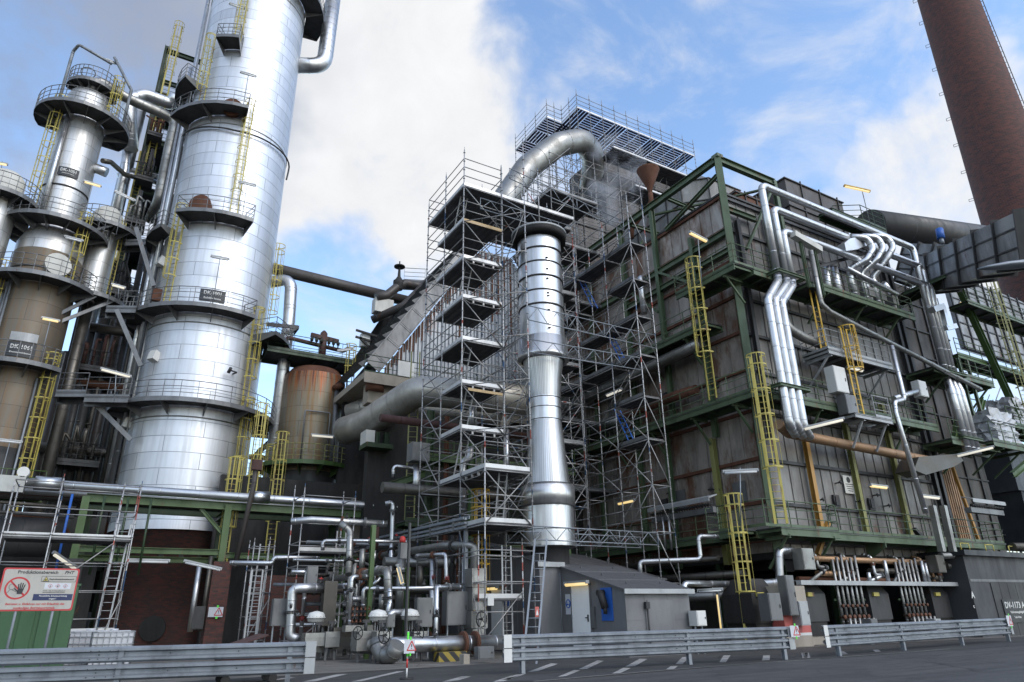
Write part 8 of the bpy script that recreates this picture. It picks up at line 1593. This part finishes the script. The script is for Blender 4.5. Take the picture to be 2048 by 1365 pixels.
for i, (x, y, D_) in enumerate(((730, 1168, 27.2), (825, 1185, 25.7), (1055, 1228, 24.2), (1290, 1212, 25.2))):
    p = f(x, y, Z=0.01); m = MB(); m.box((p.x-.28, p.y-.16, 0), (p.x+.28, p.y+.16, .06)); m.ibeam((p.x, p.y, .06), (p.x, p.y, .42), .16, .16, (0, 1, 0), .02); m.build('support_stand', M['steel'], None, 'small steel pipe foot on the yard, %s from the left' % ('first', 'second', 'third', 'fourth')[i], 'support', 'pipe feet on the yard')
jbox('large light grey cabinet on legs in the right part of the yard pipes', f(1455, 960, D=27), (.9, .45, 1.15), 'steel', legs=True); jbox('grey cabinet left of the leftmost white dome', f(208, 965, D=29), (.66, .35, .95), 'steel', legs=True); jbox('small grey box hanging at the middle access scaffold', f(430, 672, D=30), (.42, .3, .68), 'steel'); jbox('tilted grey cabinet right of the right white dome', f(1225, 972, D=26.8), (.6, .3, .98), 'steel', legs=True); jbox('small grey cabinet between the white domes', f(990, 975, D=26), (.3, .2, .42), 'steel', legs=True)
c = f(1598, 1060, D=27); t = thing('valve_station', 'tall boxy silver valve station beside the grey house with a black handwheel', 'valve', (c.x, c.y, 0))
MB().box((c.x-.30, c.y-.3, 2.35), (c.x+.30, c.y+.3, 3.0)).build('upper_jacket', M['alu_dull'], t); MB().box((c.x-.28, c.y-.3, 1.55), (c.x+.28, c.y+.3, 2.33)).build('middle_jacket', M['alu_dull'], t); MB().box((c.x-.33, c.y-.33, .95), (c.x+.33, c.y+.33, 1.53)).build('valve_body_jacket', M['alu_dull'], t); MB().box((c.x-.26, c.y-.28, .1), (c.x+.26, c.y+.28, .93)).build('lower_jacket', M['alu_dull'], t); handwheel_mb(f(1642, 918, D=26.3), (.3, -1, 0), .26).build('handwheel', M['rubber'], t); MB().box((c.x+.25, c.y-.5, 1.7), (c.x+.5, c.y-.3, 2.0)).build('positioner', M['white'], t)
c = f(1450, 1180, D=24.5); m = MB(); m.box((c.x-.6, c.y-.1, 0.01), (c.x+.4, c.y+.3, .30)); m.build('striped_plinth', M['hazard'], None, 'yellow and black striped plinth beneath the front pipe', 'plinth')
p = f(1660, 1155, D=23.3); jbox('low pale box with cable below the front pipe end', (p.x, p.y, max(.12, p.z-.2)), (.55, .3, .36), 'steel'); m = MB().box((p.x-.7, p.y-.0, 0), (p.x-.5, p.y+.3, .28)); m.build('concrete_block', M['concrete'], None, 'small concrete foot beneath the front pipe near the house', 'footing')
t = thing('red_beacon', 'small red beacon lamp above the yard pipes', 'lamp', f(1082, 365, D=28)); q = t.location; MB().lathe([(.0, .2), (.09, .17), (.12, .05), (.12, -.05), (0, -.05)], 14).build('lens', M['red'], t, local=True); MB().box((q.x-.1, q.y-.1, q.z-.65), (q.x+.3, q.y+.2, q.z-.06)).build('base_box', M['steel'], t)
m = MB(); c = f(775, 960, D=26.6); m.box((c.x-.55, c.y-.2, c.z-.2), (c.x+.45, c.y+.2, c.z+.0)); m.build('valve_shelf', M['alu_dull'], None, 'small silver shelf carrying a rack of rusty valves', 'shelf')
t = thing('steam_valves', 'dense rack of small rusty valves left of the middle white dome', 'valve', c)
for i in range(5): 
    for j in range(3): k = V((c.x-.3+i*.15, c.y-.1, c.z+.15+j*.2)); MB().lathe([(0, -.06), (.05, -.06), (.05, -.03), (.03, -.02), (.03, .05), (.06, .06), (0, .06)], 8).build('valve', M['rust'], t, local=True).location = k-t.location
for i, (px, D_, z1) in enumerate(((840, 27, 4.6), (1105, 29, 3.2))): p = f(px, 900, D=D_); MB().ibeam((p.x, p.y, 0), (p.x, p.y, z1), .16, .16, (0, 1, 0)).build('green_stanchion', M['green2'], None, 'bright green stanchion in the yard pipes, %s one' % ('left', 'right')[i], 'post', 'green stanchions in the yard')
m = MB()
a = f(560, 760, D=29); jack('dark finned cooler block behind the leftmost white dome', (a.x, a.y, 1.9), (.5, .4, 1.6), 'alu_dark')
# leaning ladder and small cones by the house
a, b = Z8_ = (Q(1058, 1272, D=22.6), Q(1082, 1078, D=24.6)); l = MB(); a = V((a.x, a.y, 0)); sx = V((.17, -.11, 0)); l.beam(a-sx, b-sx, .03, .06, sx); l.beam(a+sx, b+sx, .03, .06, sx); k = int((b-a).length/.28)
for i in range(1, k): p = a.lerp(b, i/k); l.tube(p-sx, p+sx, .014, 5)
l.build('leaning_ladder', M['galv'], None, 'tall leaning aluminium ladder in front of the dark side of the grey house', 'ladder')
ladder_thing('yellow cage ladder behind the lowest deck of the scaffold tower', Q(960, 1090, D=30)[:2], 250, 1.0, 5.3, 'yellow2', cage0=1.2); m = MB().ibeam((14.5, 28.2, 4.0), (20, 28.2, 4.2), .3, .5); m.build('green_beam', M['green2'], None, 'stout green beam behind the stack foot', 'beam')
mini_scaffold('low access scaffold in front of the dark side wall of the house', [12.4, 14.3], [23.4, 24.7], [1.95], 3.9)
t = thing('caution_tag', 'small red and white tag hanging on the leaning ladder', 'tag', Q(1074, 1224, D=23.3)); q = t.location; MB().box((q.x-.07, q.y-.01, q.z-.15), (q.x+.07, q.y, q.z+.15)).build('card', M['redw'], t); MB().prism([q+V((-.05, -.012, -.1)), q+V((.05, -.012, -.1)), q+V((0, -.012, .08))], (0, .001, 0)).build('white_triangle', M['white'], t)
FLANGED[0] = False
def dense():
    t = thing('dense_scaffold', 'dense dark scaffold between the silver stack and the furnace hoods high up', 'scaffold', (29, 38, 12)); lg = Bag('ledger', M['tubed'], t, 60); st = Bag('standard', M['tubed'], t, 40); dg = Bag('diagonal_brace', M['tubed'], t, 60); X = [22.4, 24.2, 26.3, 28.4, 30.5]; Yy = [32, 34.4, 36.6]; tb = Bag('toe_board', M['steel'], t, 20)
    for x in X:
        for y in Yy: st.e.append(standard_mb(x, y, 6, 31+random.uniform(-2, 1)))
    z = 8
    while z < 31:
        for y in Yy:
            for a, b in zip(X[:-1], X[1:]): lg.new().tube((a, y, z), (b, y, z), .026, 5); lg.new().tube((a, y, z+1), (b, y, z+1), .024, 5)
        for x in X:
            for a, b in zip(Yy[:-1], Yy[1:]): lg.new().tube((x, a, z), (x, b, z), .026, 5)
        for i in range(4): dg.new().tube((X[i], Yy[i % 3], z), (X[i+1], Yy[i % 3], z+2), .024, 5)
        if int(z) % 4 == 0: deck_parts(t, X[0], X[2], Yy[0], Yy[1], z, tb, 'x', 'plank', 'y')
        z += 2
    for b in (lg, st, dg, tb): b.done()
dense()
# ---------------- steam wisp under the highest scaffold ----------------
def smoke():
    c = Q(1232, 375, D=44); mb = MB(); mb.lathe([(0, -3.6), (1.2, -3.0), (2.0, -1), (2.4, 1), (2.6, 3), (0, 4.4)], 20); o = mb.build('steam_wisp', smoke_mat(), None, 'thin grey steam wisp under the highest scaffold platform', 'steam', kind='stuff', local=True); o.location = c
def smoke_mat():
    m = bpy.data.materials.new('steam'); m.use_nodes = True; n = m.node_tree.nodes; l = m.node_tree.links; n.remove(n['Principled BSDF']); out = n['Material Output']
    v = n.new('ShaderNodeVolumePrincipled'); v.inputs['Color'].default_value = (.9, .9, .93, 1); v.inputs['Anisotropy'].default_value = 0.3; tc_ = n.new('ShaderNodeTexCoord'); no = n.new('ShaderNodeTexNoise'); no.inputs['Scale'].default_value = .55; no.inputs['Detail'].default_value = 5; no.inputs['Roughness'].default_value = .65; l.new(tc_.outputs['Object'], no.inputs['Vector'])
    mr_ = n.new('ShaderNodeMapRange'); mr_.inputs['From Min'].default_value = .5; mr_.inputs['From Max'].default_value = .75; mr_.inputs['To Max'].default_value = .55; l.new(no.outputs['Fac'], mr_.inputs['Value']); l.new(mr_.outputs[0], v.inputs['Density']); l.new(v.outputs[0], out.inputs['Volume']); return m
smoke()
